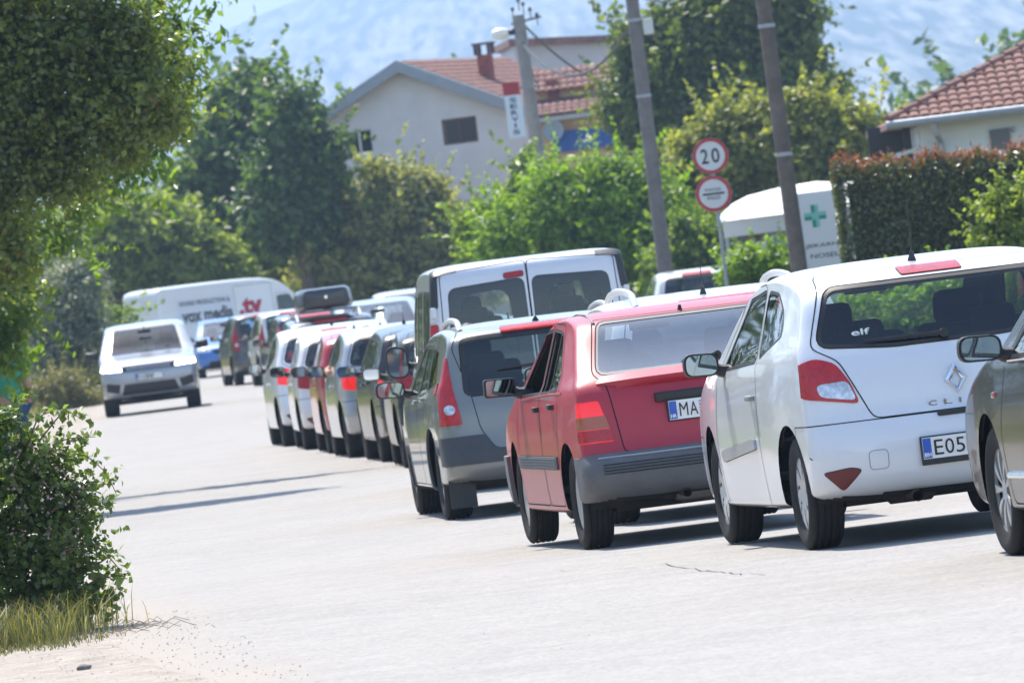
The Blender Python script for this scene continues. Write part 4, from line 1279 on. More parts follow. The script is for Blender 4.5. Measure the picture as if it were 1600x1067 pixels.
# a crack wandering across the asphalt in front of the cars
def ribbon(name, pts, w, z, m, parent):
    vs, fs = [], []
    for i, (x, y) in enumerate(pts):
        a = Vector(pts[max(i - 1, 0)]); b = Vector(pts[min(i + 1, len(pts) - 1)]); t = (b - a).normalized(); n = Vector((-t.y, t.x)) * w * rg.uniform(.4, 1.2)
        vs += [(x + n.x, y + n.y, z), (x - n.x, y - n.y, z)]
        if i: fs.append((2 * i - 2, 2 * i - 1, 2 * i + 1, 2 * i))
    me = bpy.data.meshes.new(name); me.from_pydata(vs, [], fs); me.update(); return link_mesh(name, me, m, parent)
CRACK = mat('crack_dark', (.15, .14, .13), .95)
c0, c1, c2 = at(690, 915, 42.9), at(1040, 882, 42.9), at(1190, 899, 41.6)
def crack(px_pts):
    out = []
    for px, py in px_pts:                              # meets the road surface
        d = at(px, py, 1.0) - Vector((0, 0, EYE)); t = (.012 - EYE) / d.z; q = Vector((0, 0, EYE)) + d * t; out.append((q.x, q.y))
    fine = []
    for a, b in zip(out[:-1], out[1:]):
        for k in range(8):
            t = k / 8; fine.append((a[0] + (b[0] - a[0]) * t + rg.uniform(-.012, .012), a[1] + (b[1] - a[1]) * t + rg.uniform(-.12, .12)))
    return fine + [out[-1]]
ribbon('crack', crack([(960, 889), (1000, 886), (1040, 881), (1090, 889), (1140, 894), (1195, 897)]), .0045, .013, CRACK, road)
ribbon('crack', crack([(640, 915), (720, 908), (820, 897), (905, 889)]), .004, .013, CRACK, road)

# --- the mountain behind, limestone and scrub
def mountain():
    nx, ny = 200, 70
    X = np.linspace(-4200, 4200, nx); Yv = np.linspace(2600, 10400, ny)
    gx, gy = np.meshgrid(X, Yv)
    u = gx / gy * FOCAL_PX
    ridge = np.interp(u, [-6000, -2500, -1300, -900, -436, -312, 0, 500, 1500, 4000, 9000], [60, 130, 250, 330, 436, 474, 560, 600, 610, 420, 100]) / FOCAL_PX * 8600
    t = np.clip((gy - 2600) / 6000, 0, 1); prof = t ** 1.25 * (1 - .25 * np.clip((gy - 8600) / 1800, 0, 1))
    rr = np.random.default_rng(5)
    nz = np.zeros_like(gx)
    for f, a in ((.0008, 1.0), (.0018, .5), (.004, .28), (.009, .14)):
        ph = rr.uniform(0, 6, 4); nz += a * np.sin(gx * f * 1.1 + ph[0] + 1.3 * np.sin(gy * f + ph[1])) * np.cos(gy * f * .9 + ph[2] + np.sin(gx * f * .7 + ph[3]))
    h = ridge * prof + nz * 5 * t - 2 * (1 - t)
    vs = np.c_[gx.ravel(), gy.ravel(), h.ravel()]
    i = np.arange(nx * (ny - 1)); i = i[(i % nx) != nx - 1]
    fs = np.c_[i, i + 1, i + nx + 1, i + nx]
    m, nt, p = nodes_of('mountain_scrub'); L = nt.links.new
    geo = nt.nodes.new('ShaderNodeNewGeometry')
    mp = nt.nodes.new('ShaderNodeMapping'); mp.inputs['Scale'].default_value = (.075, .0, .055); L(geo.outputs['Position'], mp.inputs[0])
    n = nt.nodes.new('ShaderNodeTexNoise'); n.inputs['Scale'].default_value = 1.0; n.inputs['Detail'].default_value = 7; n.inputs['Roughness'].default_value = .6
    L(mp.outputs[0], n.inputs['Vector'])
    mp2 = nt.nodes.new('ShaderNodeMapping'); mp2.inputs['Scale'].default_value = (.011, .0, .010); L(geo.outputs['Position'], mp2.inputs[0])
    n2 = nt.nodes.new('ShaderNodeTexNoise'); n2.inputs['Scale'].default_value = 1.0; n2.inputs['Detail'].default_value = 3; L(mp2.outputs[0], n2.inputs['Vector'])
    ad = nt.nodes.new('ShaderNodeMath'); ad.operation = 'MULTIPLY_ADD'; ad.inputs[1].default_value = .55; L(n2.outputs[0], ad.inputs[0]); L(n.outputs[0], ad.inputs[2])
    cr = nt.nodes.new('ShaderNodeValToRGB')
    cr.color_ramp.elements[0].position = .69; cr.color_ramp.elements[0].color = (.050, .065, .045, 1)
    cr.color_ramp.elements[1].position = .90; cr.color_ramp.elements[1].color = (.38, .36, .30, 1)
    L(ad.outputs[0], cr.inputs[0]); L(cr.outputs[0], p.inputs['Base Color']); p.inputs['Roughness'].default_value = 1
    p.inputs['Specular IOR Level'].default_value = 0
    return link_mesh('mountain', np_mesh('mountain', vs, fs), m, smooth=True, kind='structure')
mountain()

# --- the hazy air: one closed box round everything
hz = MB().box((0, 5100, 260), (9400, 10800, 524))
hm = bpy.data.materials.new('hazy_air'); hm.use_nodes = True
for n_ in list(hm.node_tree.nodes): hm.node_tree.nodes.remove(n_)
_o = hm.node_tree.nodes.new('ShaderNodeOutputMaterial'); _v = hm.node_tree.nodes.new('ShaderNodeVolumePrincipled')
_v.inputs['Color'].default_value = (.50, .71, 1.0, 1); _v.inputs['Density'].default_value = .00025; _v.inputs['Density Attribute'].default_value = ''; hm.cycles.homogeneous_volume = True; _v.inputs['Anisotropy'].default_value = .25
hm.node_tree.links.new(_v.outputs[0], _o.inputs['Volume'])
hz.build('haze', hm, kind='stuff', label='thin blue summer haze over the whole valley')

# ------------------------------------------------------------------ foliage
def leaf_mesh(name, c, hint, size, seed, aspect=.55, fold=.22, droop=0.0, jit=.35):
    r_ = np.random.default_rng(seed); n = len(c)
    nr = hint + r_.normal(0, .75, (n, 3)); nr /= np.linalg.norm(nr, axis=1)[:, None]
    a = r_.normal(0, 1, (n, 3)); a[:, 2] -= droop
    a -= (a * nr).sum(1)[:, None] * nr; a /= np.linalg.norm(a, axis=1)[:, None] + 1e-9
    b = np.cross(nr, a)
    L = size * r_.uniform(1 - jit, 1 + jit, (n, 1)); w = L * aspect * .5
    v = np.stack([c - a * L * .5, c - b * w + nr * fold * w, c + a * L * .5 - nr * fold * w * .6, c + b * w + nr * fold * w], axis=1).reshape(-1, 3)
    i = np.arange(n) * 4
    f = np.concatenate([np.c_[i, i + 1, i + 2], np.c_[i, i + 2, i + 3]])
    return np_mesh(name, v, f)

def crown_points(blobs, nclump, per, cr, seed, shell=.5, flat=.8, zmin=None):
    """leaf positions: clumps spread through the outer part of the blobs"""
    r_ = np.random.default_rng(seed)
    B = np.array(blobs, float); wt = (B[:, 3] * B[:, 5]) ** .9; wt /= wt.sum()
    k = r_.choice(len(B), nclump, p=wt)
    d = r_.normal(0, 1, (nclump, 3)); d /= np.linalg.norm(d, axis=1)[:, None]
    rad = shell + (1.0 - shell) * r_.random(nclump) ** .6
    rad *= 1 + .16 * np.sin(d[:, 0] * 5 + k * 1.7) * np.sin(d[:, 2] * 6 + k) + np.where(r_.random(nclump) < .12, .16, 0)
    cc = B[k, :3] + d * B[k, 3:6] * rad[:, None]
    crs = cr * r_.uniform(.55, 1.3, nclump)
    m = r_.poisson(per, nclump) + 3
    ci = np.repeat(np.arange(nclump), m)
    q = r_.normal(0, 1, (len(ci), 3)); q /= np.linalg.norm(q, axis=1)[:, None]
    p = cc[ci] + q * (1.15 * crs[ci] * (r_.random(len(ci)) ** .5))[:, None] * np.array([1, 1, flat])
    hint = q * .6 + d[ci] * .5 + np.array([0, 0, .55])
    ns = int(nclump * .45)                          # shoots that break the outline
    ks = r_.integers(0, nclump, ns); dr = d[ks] + r_.normal(0, .45, (ns, 3)) + np.array([0, 0, .55]); dr /= np.linalg.norm(dr, axis=1)[:, None]
    Ls = cr * r_.uniform(1.2, 3.2, ns); t_ = np.tile(np.linspace(.15, 1, 12), ns); i_ = np.repeat(np.arange(ns), 12)
    ps = cc[ks][i_] + dr[i_] * (Ls[i_] * t_ + crs[ks][i_] * .4)[:, None] + r_.normal(0, .13, (len(i_), 3)) * cr * (1.25 - t_)[:, None] * np.array([1, 1, 1])
    p = np.concatenate([p, ps]); hint = np.concatenate([hint, dr[i_] * .3 + np.array([0, 0, .5])])
    if zmin is not None:
        ok = p[:, 2] > zmin; p, hint = p[ok], hint[ok]
    return p, hint, cc

BARK = mat('bark', (.11, .085, .062), .95, var=.35, scale=7, bump=.8, bscale=22, bdist=.04)
def blob(px, py, rx, ry, Y, dep=1.0):
    s = FOCAL_PX / Y; c = at(px, py, Y)
    return (c.x, c.y, c.z, rx / s, max(rx, ry) / s * dep * .8, ry / s)

def tree(name, label, Y, blobs, m, leaf, ncl, per, cr, seed, base=None, group=None, cat='tree', aspect=.6, shell=.45, trunk=.16, world=False, droop=0.0, dep=1.0, stems=1, limbs=9):
    B = blobs if world else [blob(*b, Y, dep) if len(b) == 4 else blob(*b[:4], b[4], dep) for b in blobs]
    A = np.array(B)
    if base is None: base = (float((A[:, 0] * A[:, 3]).sum() / A[:, 3].sum()), float(A[:, 1].mean()))
    g0 = gz(base[1])
    root = empty(name, (base[0], base[1], g0), label=label, cat=cat, group=group)
    off = np.array([base[0], base[1], g0])
    p, h, cc = crown_points(B, ncl, per, cr, seed, shell, zmin=g0 + .03)
    link_mesh('crown', leaf_mesh('crown', p - off, h, leaf, seed + 1, aspect, droop=droop), m, root)
    rr = random.Random(seed)
    lo = A[:, 2].min(); t = MB()
    for s_ in range(stems):
        ang = rr.uniform(0, 6.28); sx, sy = (0, 0) if stems == 1 else (.25 * math.cos(ang), .25 * math.sin(ang))
        fork = Vector((sx * 1.4 + rr.uniform(-.1, .1), sy * 1.4, max(.35, (lo - g0) * .75)))
        t.tube([(sx, sy, -.1), (sx * 1.2, sy * 1.2, fork.z * .5), fork], [trunk, trunk * .85, trunk * .7], 7)
        for k in range(limbs // stems + 1):
            c = Vector(cc[rr.randrange(len(cc))] - off)
            mid = fork.lerp(c, .5) + Vector((0, 0, .12 * (c - fork).length))
            t.tube([fork, mid, c], [trunk * .5, trunk * .28, trunk * .06], 5)
    t.build('trunk', BARK, root, smooth=True)
    return root

LM = {
 'dark': leaf_mat('leaves_dark', (.048, .092, .020), (.180, .265, .058), trans=.55),
 'bluegreen': leaf_mat('leaves_blue_green', (.042, .082, .022), (.150, .225, .055), trans=.54),
 'mid': leaf_mat('leaves_mid', (.085, .145, .028), (.27, .36, .070), trans=.58),
 'light': leaf_mat('leaves_light', (.11, .165, .030), (.35, .42, .085), trans=.58),
 'olive': leaf_mat('leaves_olive', (.140, .160, .050), (.40, .40, .14), trans=.55),
 'willow': leaf_mat('leaves_willow', (.095, .185, .014), (.30, .44, .036), trans=.56),
 'linden': leaf_mat('leaves_linden', (.050, .085, .016), (.22, .27, .055), (.45, .45, .14), trans=.54),
 'yellow': leaf_mat('leaves_yellow_green', (.11, .15, .030), (.38, .38, .085), (.48, .38, .09), trans=.56),
 'grey': leaf_mat('leaves_grey_olive', (0.132, 0.163, 0.101), (0.333, 0.364, 0.256), trans=.30),
 'straw': leaf_mat('dry_grass', (.15, .16, .045), (.34, .30, .11), trans=.35),
 'near': leaf_mat('leaves_small_glossy', (.070, .105, .022), (.29, .34, .075), (.38, .18, .07), trans=.60, rough=.26, spec=.9),
 'near_big': leaf_mat('leaves_large_bright', (.070, .135, .022), (.225, .330, .045), trans=.58, rough=.35),
 'bramble': leaf_mat('leaves_bramble', (.055, .105, .026), (.22, .29, .075), (.26, .18, .07), trans=.52, rough=.33),
 'hedge': leaf_mat('leaves_hedge', (.035, .055, .014), (.170, .190, .048), trans=.40, rough=.3, spec=.7),
 'hedgered': leaf_mat('leaves_red_shoots', (.14, .050, .022), (.36, .115, .045), trans=.45),
 'grass': leaf_mat('grass_blades', (.055, .075, .022), (.18, .17, .065), (.34, .28, .15), trans=.4),
}
BG = 'trees behind the road'
tree('tall_tree', 'tall dark green tree rising behind the white panel van, against the mountain', 262, [(385, 185, 52, 75), (360, 255, 66, 66), (402, 150, 28, 42), (335, 205, 30, 52), (415, 235, 40, 60), (370, 320, 80, 60), (310, 300, 40, 60)], LM['dark'], .30, 260, 60, .62, 11, group=BG, trunk=.3)
tree('tall_tree', 'narrow dark blue-green tree just left of the white gabled house', 254, [(462, 205, 36, 66), (505, 255, 20, 46), (478, 280, 44, 44), (445, 270, 40, 50), (435, 330, 60, 60), (490, 335, 40, 40)], LM['bluegreen'], .28, 220, 60, .55, 12, group=BG, trunk=.28)
tree('leafy_tree', 'mid green leafy tree in front of the tall dark tree', 280, [(370, 290, 66, 60), (425, 325, 55, 55), (325, 335, 66, 58), (380, 370, 80, 55)], LM['mid'], .26, 260, 55, .6, 13, group=BG, trunk=.22)
tree('leafy_tree', 'light green spreading tree at the left above the white panel van', 258, [(150, 385, 75, 58), (230, 365, 85, 55), (295, 405, 75, 55), (100, 425, 60, 60), (40, 420, 50, 70), (335, 435, 60, 38)], LM['light'], .24, 380, 55, .55, 14, group=BG, trunk=.2, stems=2)
tree('dense_bush', 'dark green thicket in the shade left of the white panel van', 275, [(180, 455, 95, 60), (60, 470, 70, 60), (280, 450, 90, 50), (120, 520, 90, 50)], LM['dark'], .22, 240, 50, .5, 15, group=BG, cat='bush', trunk=.1, stems=3)
tree('dense_bush', 'yellow-green bush between the thicket and the olive bush', 262, [(450, 370, 55, 60), (510, 335, 42, 55), (430, 430, 60, 50)], LM['light'], .22, 220, 50, .5, 16, group=BG, cat='bush', trunk=.1, stems=2)
tree('olive_bush', 'big olive green bush below the gable of the white house', 255, [(560, 350, 74, 62), (640, 360, 80, 62), (695, 395, 62, 55), (595, 285, 26, 48), (530, 415, 75, 52), (655, 305, 34, 36), (715, 345, 24, 26), (610, 430, 90, 50), (700, 445, 70, 40)], LM['olive'], .22, 470, 55, .48, 17, group=BG, cat='bush', trunk=.12, stems=3)
tree('willow_bush', 'bright green feathery bush behind the tall passenger van', 196, [(880, 330, 72, 68), (962, 325, 70, 60), (1022, 330, 56, 66), (832, 362, 52, 50), (960, 288, 40, 30), (900, 400, 90, 50), (1010, 400, 80, 45), (800, 385, 50, 50)], LM['willow'], .20, 560, 60, .42, 18, group=BG, cat='bush', aspect=.35, trunk=.1, stems=3, droop=.5)
tree('glossy_bush', 'small dark glossy bush at the foot of the lamp pole', 200, [(832, 268, 20, 17), (790, 318, 22, 28), (760, 370, 35, 40), (815, 300, 20, 22)], LM['mid'], .20, 90, 40, .35, 19, group=BG, cat='bush', trunk=.07, stems=2)
tree('linden_tree', 'large dark linden tree with pale flower clusters behind the wooden poles', 236, [(1100, 60, 100, 84), (1010, 130, 62, 78), (1060, 170, 84, 66), (1200, 75, 84, 76), (1250, 150, 62, 66), (980, 190, 36, 46), (1150, -10, 84, 60), (1240, 20, 22, 40), (1120, 170, 120, 80)], LM['linden'], .24, 560, 70, .62, 20, group=BG, trunk=.32)
tree('yellow_green_tree', 'loose yellow-green tree left of the tiled bungalow', 206, [(1160, 235, 82, 68), (1250, 212, 82, 58), (1330, 222, 62, 55), (1100, 245, 52, 55), (1230, 275, 90, 40), (1368, 262, 34, 46), (1085, 300, 46, 50), (1150, 320, 70, 50), (1290, 290, 70, 45)], LM['yellow'], .20, 560, 55, .42, 21, group=BG, trunk=.16, stems=2)
tree('low_shrub', 'bright low shrub at the foot of the right-hand wooden pole', 146, [(1185, 412, 40, 24), (1225, 420, 36, 24), (1255, 425, 24, 20), (1160, 430, 30, 24)], LM['willow'], .11, 150, 45, .18, 22, cat='bush', aspect=.6, trunk=.03, stems=3)
tree('low_shrub', 'shady shrub behind the parked white car right of the tall van', 186, [(1085, 385, 40, 40), (1050, 420, 40, 30), (1130, 400, 30, 30)], LM['mid'], .16, 140, 45, .3, 23, cat='bush', trunk=.05, stems=2)
tree('leafy_bush', 'light green leafy bush in front of the hedge at the right edge', 112, [(1575, 335, 40, 34), (1590, 375, 60, 40), (1545, 370, 24, 24), (1630, 340, 60, 60)], LM['light'], .085, 230, 45, .15, 24, cat='bush', aspect=.65, trunk=.04, stems=3)
tree('leafy_bush', 'bright sunlit bush seen through the rear window of the white hatchback', 121, [(1390, 500, 90, 55), (1480, 490, 90, 55), (1560, 470, 80, 60), (1300, 520, 70, 45)], LM['willow'], .10, 300, 45, .2, 28, cat='bush', trunk=.03, stems=3)
tree('grey_bush', 'silvery grey-green bush on the left verge', 200, [(105, 490, 55, 62), (75, 545, 50, 48), (140, 535, 38, 45), (120, 445, 34, 30)], LM['grey'], .16, 330, 55, .34, 25, cat='bush', aspect=.28, trunk=.05, stems=3)
tree('low_bush', 'green bush on the left verge beside the silver off-road car', 205, [(150, 560, 45, 42), (170, 520, 30, 40), (60, 590, 50, 45), (125, 590, 60, 36)], LM['mid'], .16, 260, 45, .34, 26, cat='bush', trunk=.04, stems=3)
tree('dry_shrub', 'rounded yellow dry shrub low on the left verge', 192, [(100, 614, 48, 32), (75, 632, 42, 24), (130, 630, 26, 20)], LM['straw'], .15, 260, 50, .22, 27, cat='bush', aspect=.16, trunk=.02, stems=3)

# near trees that lean in from the left, and one farther on that throws its shade across the road
tree('small_leaved_tree', 'dark small-leaved tree overhanging the top left corner', 84, [(60, 110, 190, 160), (190, 130, 95, 95), (225, 185, 70, 60), (110, 240, 110, 70), (10, 250, 110, 110), (150, 50, 100, 70), (60, 150, 120, 100), (-140, 160, 200, 260), (-60, -60, 220, 120), (-300, 120, 240, 280), (5, 380, 36, 80)], LM['near'], .074, 1250, 66, .25, 31, base=(-8.0, 86.0), trunk=.17, shell=.2, dep=.55, limbs=18, aspect=.62)
tree('large_leaved_tree', 'bright large-leaved tree behind the small-leaved one at the left edge', 91, [(262, 62, 34, 34), (285, 100, 20, 20), (245, 200, 52, 42), (290, 150, 26, 22), (190, 250, 55, 40), (120, 305, 62, 36), (55, 360, 60, 45), (28, 440, 30, 80), (14, 540, 20, 45), (200, 90, 90, 80), (-60, 300, 100, 150), (-200, 180, 200, 260), (-40, 480, 60, 120), (240, 5, 24, 14)], LM['near_big'], .135, 520, 24, .27, 32, base=(-9.2, 92.5), trunk=.16, shell=.35, dep=.7, droop=1.3, limbs=20, aspect=.42)

# thicket that lines the left side of the road, outside the picture
rgn = np.random.default_rng(76); fb = []
for i in range(140):
    y = -30 + i * 2.6; r_ = rgn.uniform(1.9, 2.9)
    fb.append((edge_x(y) - 6.0 - rgn.uniform(0, 3.0), y, r_ * 1.1 + rgn.uniform(0, .8) + gz(y), r_, r_, r_ * 1.15))
p_, h_, _ = crown_points(fb, 3600, 34, .6, 75, .5, zmin=.05)
link_mesh('roadside_thicket', leaf_mesh('roadside_thicket', p_, h_, .24, 74), leaf_mat('leaves_thicket', (.018, .040, .012), (.060, .105, .026), trans=.3), kind='stuff', label='thicket lining the left side of the road')

# far wood on the valley floor, one mass
rgn = np.random.default_rng(77)
fb = []
for i in range(60):
    y = rgn.uniform(420, 640); x = rgn.uniform(-.105, .105) * y; r_ = rgn.uniform(3, 6)
    fb.append((x, y, gz(y) + r_ * .75, r_ * 1.25, r_, r_))
p_, h_, _ = crown_points(fb, 1500, 30, 1.5, 78, .5, zmin=1.0)
link_mesh('far_wood', leaf_mesh('far_wood', p_, h_, .8, 79), LM['bluegreen'], kind='stuff', label='far wood at the foot of the mountain')

# --- bramble at the lower left, with canes arching over the road
def bramble():
    Y = 46.8; root = empty('bramble_bush', (at(20, 960, Y).x - .1, Y, 0), label='bramble bush with arching canes at the lower left road edge', cat='bush')
    off = np.array(root.location)
    B = [blob(*b, Y, .8) for b in [(25, 760, 75, 90), (55, 850, 75, 70), (105, 860, 46, 56), (10, 690, 60, 46), (-70, 800, 110, 150), (125, 800, 30, 40), (150, 940, 34, 24), (90, 940, 60, 40), (75, 745, 50, 50), (40, 900, 80, 60), (20, 960, 70, 40)]]
    p, h, cc = crown_points(B, 560, 17, .085, 41, .35, zmin=.02)
    link_mesh('crown', leaf_mesh('crown', p - off, h, .040, 42, .78), LM['bramble'], root)
    canes, lp, lh = MB(), [], []
    rr = random.Random(9); r_ = np.random.default_rng(10)
    for pts in ([(60, 720), (100, 685), (150, 682)], [(70, 760), (120, 700), (165, 735), (182, 772)], [(80, 800), (130, 760), (175, 755)], [(90, 850), (140, 840), (185, 885), (195, 905)], [(100, 860), (150, 848), (180, 865)], [(60, 690), (100, 640), (130, 655)], [(90, 900), (140, 890), (170, 870)], [(120, 950), (160, 925), (188, 918)], [(40, 700), (60, 650), (90, 640)], [(80, 780), (150, 785), (178, 800)], [(110, 930), (150, 905), (200, 895)], [(30, 690), (20, 630), (50, 620)]):
        P3 = [at(a, b, Y + rr.uniform(-.25, .25)) - root.location for a, b in pts]
        fine = []
        for k in range(13):
            t = k / 12 * (len(P3) - 1); i = min(int(t), len(P3) - 2); fine.append(P3[i].lerp(P3[i + 1], t - i))
        for _ in range(2): fine = [fine[0]] + [(fine[i - 1] + fine[i] * 2 + fine[i + 1]) / 4 for i in range(1, len(fine) - 1)] + [fine[-1]]
        canes.tube(fine, [.0055 - .0003 * k for k in range(13)], 5)
        for k in range(2, 13):
            for _ in range(3):
                lp.append(fine[k] + Vector((rr.gauss(0, .022), rr.gauss(0, .022), rr.gauss(0, .020) + .008))); lh.append((rr.gauss(0, .5), -.4, .8))
    for _ in range(26):
        a = Vector(cc[rr.randrange(len(cc))] - off); b0 = Vector((rr.uniform(-.35, .25), rr.uniform(-.2, .2), 0))
        canes.tube([b0, b0.lerp(a, .5) + Vector((0, 0, .1)), a], [.008, .006, .003], 5)
    canes.build('cane', mat('cane_brown', (.12, .07, .045), .8), root, smooth=True)
    link_mesh('cane_foliage', leaf_mesh('cane_foliage', np.array([tuple(v) for v in lp]), np.array(lh), .046, 43, .80), LM['bramble'], root)
    q = [(rr.uniform(10, 140), rr.uniform(690, 880)) for _ in range(70)]
    fp = np.array([tuple(at(a, b, Y - rr.uniform(.1, .3)) - root.location) for a, b in q for _ in range(4)]) + r_.normal(0, .012, (280, 3))
    link_mesh('blossom', leaf_mesh('blossom', fp, np.tile([0, -.5, .6], (280, 1)), .018, 44, .9), mat('faded_blossom', (.30, .20, .17), .8), root)
bramble()

def blades(name, label, n, fx, seed, hgt, m, w=.006, lean=.35):
    r_ = np.random.default_rng(seed); c = fx(r_, n)
    ang = r_.uniform(0, 6.28, n); H = hgt * r_.uniform(.4, 1.2, n); d = np.c_[np.cos(ang), np.sin(ang), np.zeros(n)]
    s_ = np.c_[-np.sin(ang), np.cos(ang), np.zeros(n)] * w
    lean_ = (lean * r_.uniform(.2, 1.5, n) * H)[:, None]
    up = np.array([0, 0, 1.0])
    m1 = c + up * (H * .6)[:, None] + d * lean_ * .35; tip = c + up * (H * .92)[:, None] + d * lean_
    v = np.stack([c - s_, c + s_, m1 + s_ * .8, m1 - s_ * .8, tip], 1).reshape(-1, 3); i = np.arange(n) * 5
    f = np.concatenate([np.c_[i, i + 1, i + 2], np.c_[i, i + 2, i + 3], np.c_[i + 3, i + 2, i + 4]])
    return link_mesh(name, np_mesh(name, v, f), m, kind='stuff', label=label)
def verge(y0, y1, a, b):
    def fx(r_, n):
        y = r_.uniform(y0, y1, n); x = np.interp(y, [e[0] for e in EDGE], [e[1] for e in EDGE]) - r_.uniform(a, b, n) ** 1.0
        return np.c_[x, y, [gz(q) for q in y]]
    return fx
def patch(px0, px1, Y0, Y1):
    def fx(r_, n):
        y = r_.uniform(Y0, Y1, n); x0 = np.array([at(px0, 970, q).x for q in y]); x1 = np.array([at(px1, 970, q).x for q in y])
        t = r_.random(n) ** 1.5; y2 = y + .8 * (t - .5) + .25 * np.sin(t * 14) + r_.normal(0, .15, n)
        return np.c_[x0 + (x1 - x0) * t + r_.normal(0, .07, n), y2, np.zeros(n)]
    return fx
blades('grass', 'tall dry grass round the foot of the bramble', 2600, patch(-160, 105, 45.0, 47.8), 51, .22, LM['grass'], .0032, .7)
blades('grass', 'pale dead grass stalks round the foot of the bramble', 1500, patch(-160, 170, 45.2, 47.6), 56, .26, LM['straw'], .0026, .9)
blades('grass', 'short green grass at the edge of the dirt, lower left', 1500, patch(-140, 150, 44.3, 45.6), 52, .04, LM['grass'], .003, .7)
blades('grass', 'rough grass along the left verge farther up the road', 16000, verge(58, 240, 1.2, 6.5), 53, .30, LM['straw'], .012, .4)
blades('grass', 'green weeds along the left verge farther up the road', 9000, verge(60, 240, 2.0, 6.5), 54, .34, LM['mid'], .016, .4)
blades('grass', 'rough grass along the right-hand shoulder', 6000, lambda r_, n: (lambda y: np.c_[[right_x(q) + 3.0 + e for q, e in zip(y, r_.uniform(0, 6, n))], y, [gz(q) for q in y]])(r_.uniform(60, 260, n)), 55, .25, LM['straw'], .012, .4)

# loose stones and twigs on the dirt at the lower left
def stones(n, seed, fx, rmin, rmax, m, name, label):
    rr = random.Random(seed); M_ = MB()
    for _ in range(n):
        c = Vector(fx(rr)); r0 = rr.uniform(rmin, rmax); vs = []
        base = [(1, 0, 0), (-1, 0, 0), (0, 1, 0), (0, -1, 0), (0, 0, .7), (0, 0, -.4)]
        for b in base: vs.append(c + Vector(b) * r0 * rr.uniform(.7, 1.3))
        M_.add(vs, [(0, 2, 4), (2, 1, 4), (1, 3, 4), (3, 0, 4), (2, 0, 5), (1, 2, 5), (3, 1, 5), (0, 3, 5)])
    return M_.build(name, m, kind='stuff', label=label)
STONE = mat('limestone_chip', (.40, .37, .33), .9, var=.3, scale=9)
stones(800, 61, lambda r_: (lambda y: (edge_x(y) + .5 - abs(r_.gauss(0, .9)), y, .012))(r_.uniform(36, 48)), .002, .007, STONE, 'gravel', 'loose gravel scattered on the dirt shoulder, lower left')
stones(260, 62, lambda r_: (lambda y: (edge_x(y) + r_.uniform(0, 5), y, .012))(r_.uniform(36, 60)), .0015, .004, STONE, 'gravel', 'fine grit scattered on the asphalt')
k0 = at(132, 1047, 1.0) - Vector((0, 0, EYE)); t_ = -EYE / k0.z; k0 = Vector((0, 0, EYE)) + k0 * t_
def rock(name, label, c, r0, seed):
    bm = bmesh.new(); bmesh.ops.create_icosphere(bm, subdivisions=2, radius=r0); rr = random.Random(seed)
    for v in bm.verts: v.co = Vector((v.co.x * 1.3, v.co.y, v.co.z * .7)) * rr.uniform(.82, 1.15)
    me = bpy.data.meshes.new(name); bm.to_mesh(me); bm.free()
    o = link_mesh(name, me, mat('grey_stone', (.17, .16, .15), .9, var=.3, scale=30), label=label, cat='stone'); o.location = (c.x, c.y, r0 * .45); return o
rock('stone', 'single grey stone lying on the dirt at the lower left', k0, .028, 3)
tw = MB(); rr_ = random.Random(12)
for _ in range(50):
    y = rr_.uniform(45.0, 46.6); x = edge_x(y) - rr_.uniform(.0, .75) + .25; a = rr_.uniform(-.6, .6); l = rr_.uniform(.04, .16)
    tw.tube([(x, y, .014), (x + l * .5, y + a * l, .02 + rr_.uniform(0, .03)), (x + l, y + a * l * 2, .014)], .0014, 4)
tw.build('dead_twig', mat('twig_brown', (.20, .15, .11), .9), kind='stuff', label='dead twigs and litter under the bramble')
# ------------------------------------------------------------------ houses
PLASTER = mat('pale_plaster', (.66, .645, .635), .95, var=.09, scale=.9, bump=.25, bscale=30)
PLASTER2 = mat('lilac_plaster', (.52, .48, .50), .95, var=.06, scale=.8)
PLASTER3 = mat('white_plaster', (.68, .75, .79), .9, var=.06, scale=1.2)
ORANGE = mat('orange_plaster', (.62, .40, .24), .9, var=.08, scale=1)
TILE = mat('clay_tile', (.215, .112, .090), .9, var=.42, scale=5)
FASCIA = mat('grey_fascia', (.30, .33, .36), .8, var=.08, scale=3)
WOODRED = mat('red_brown_frame', (.10, .035, .028), .6)
PANE = mat('dark_pane', (.012, .013, .016), .15, spec=.3)
WHITE = mat('white_paint', (.74, .74, .73), .55, var=.05, scale=6)
METAL = mat('galvanised', (.33, .35, .37), .45, .6, var=.1, scale=10)
CONC = mat('pole_concrete', (.28, .26, .245), .95, var=.2, scale=5, bump=.5, bscale=40)
POLEWOOD = mat('pole_wood', (.13, .105, .088), .95, var=.3, scale=4, bump=.7, bscale=30, bdist=.02)

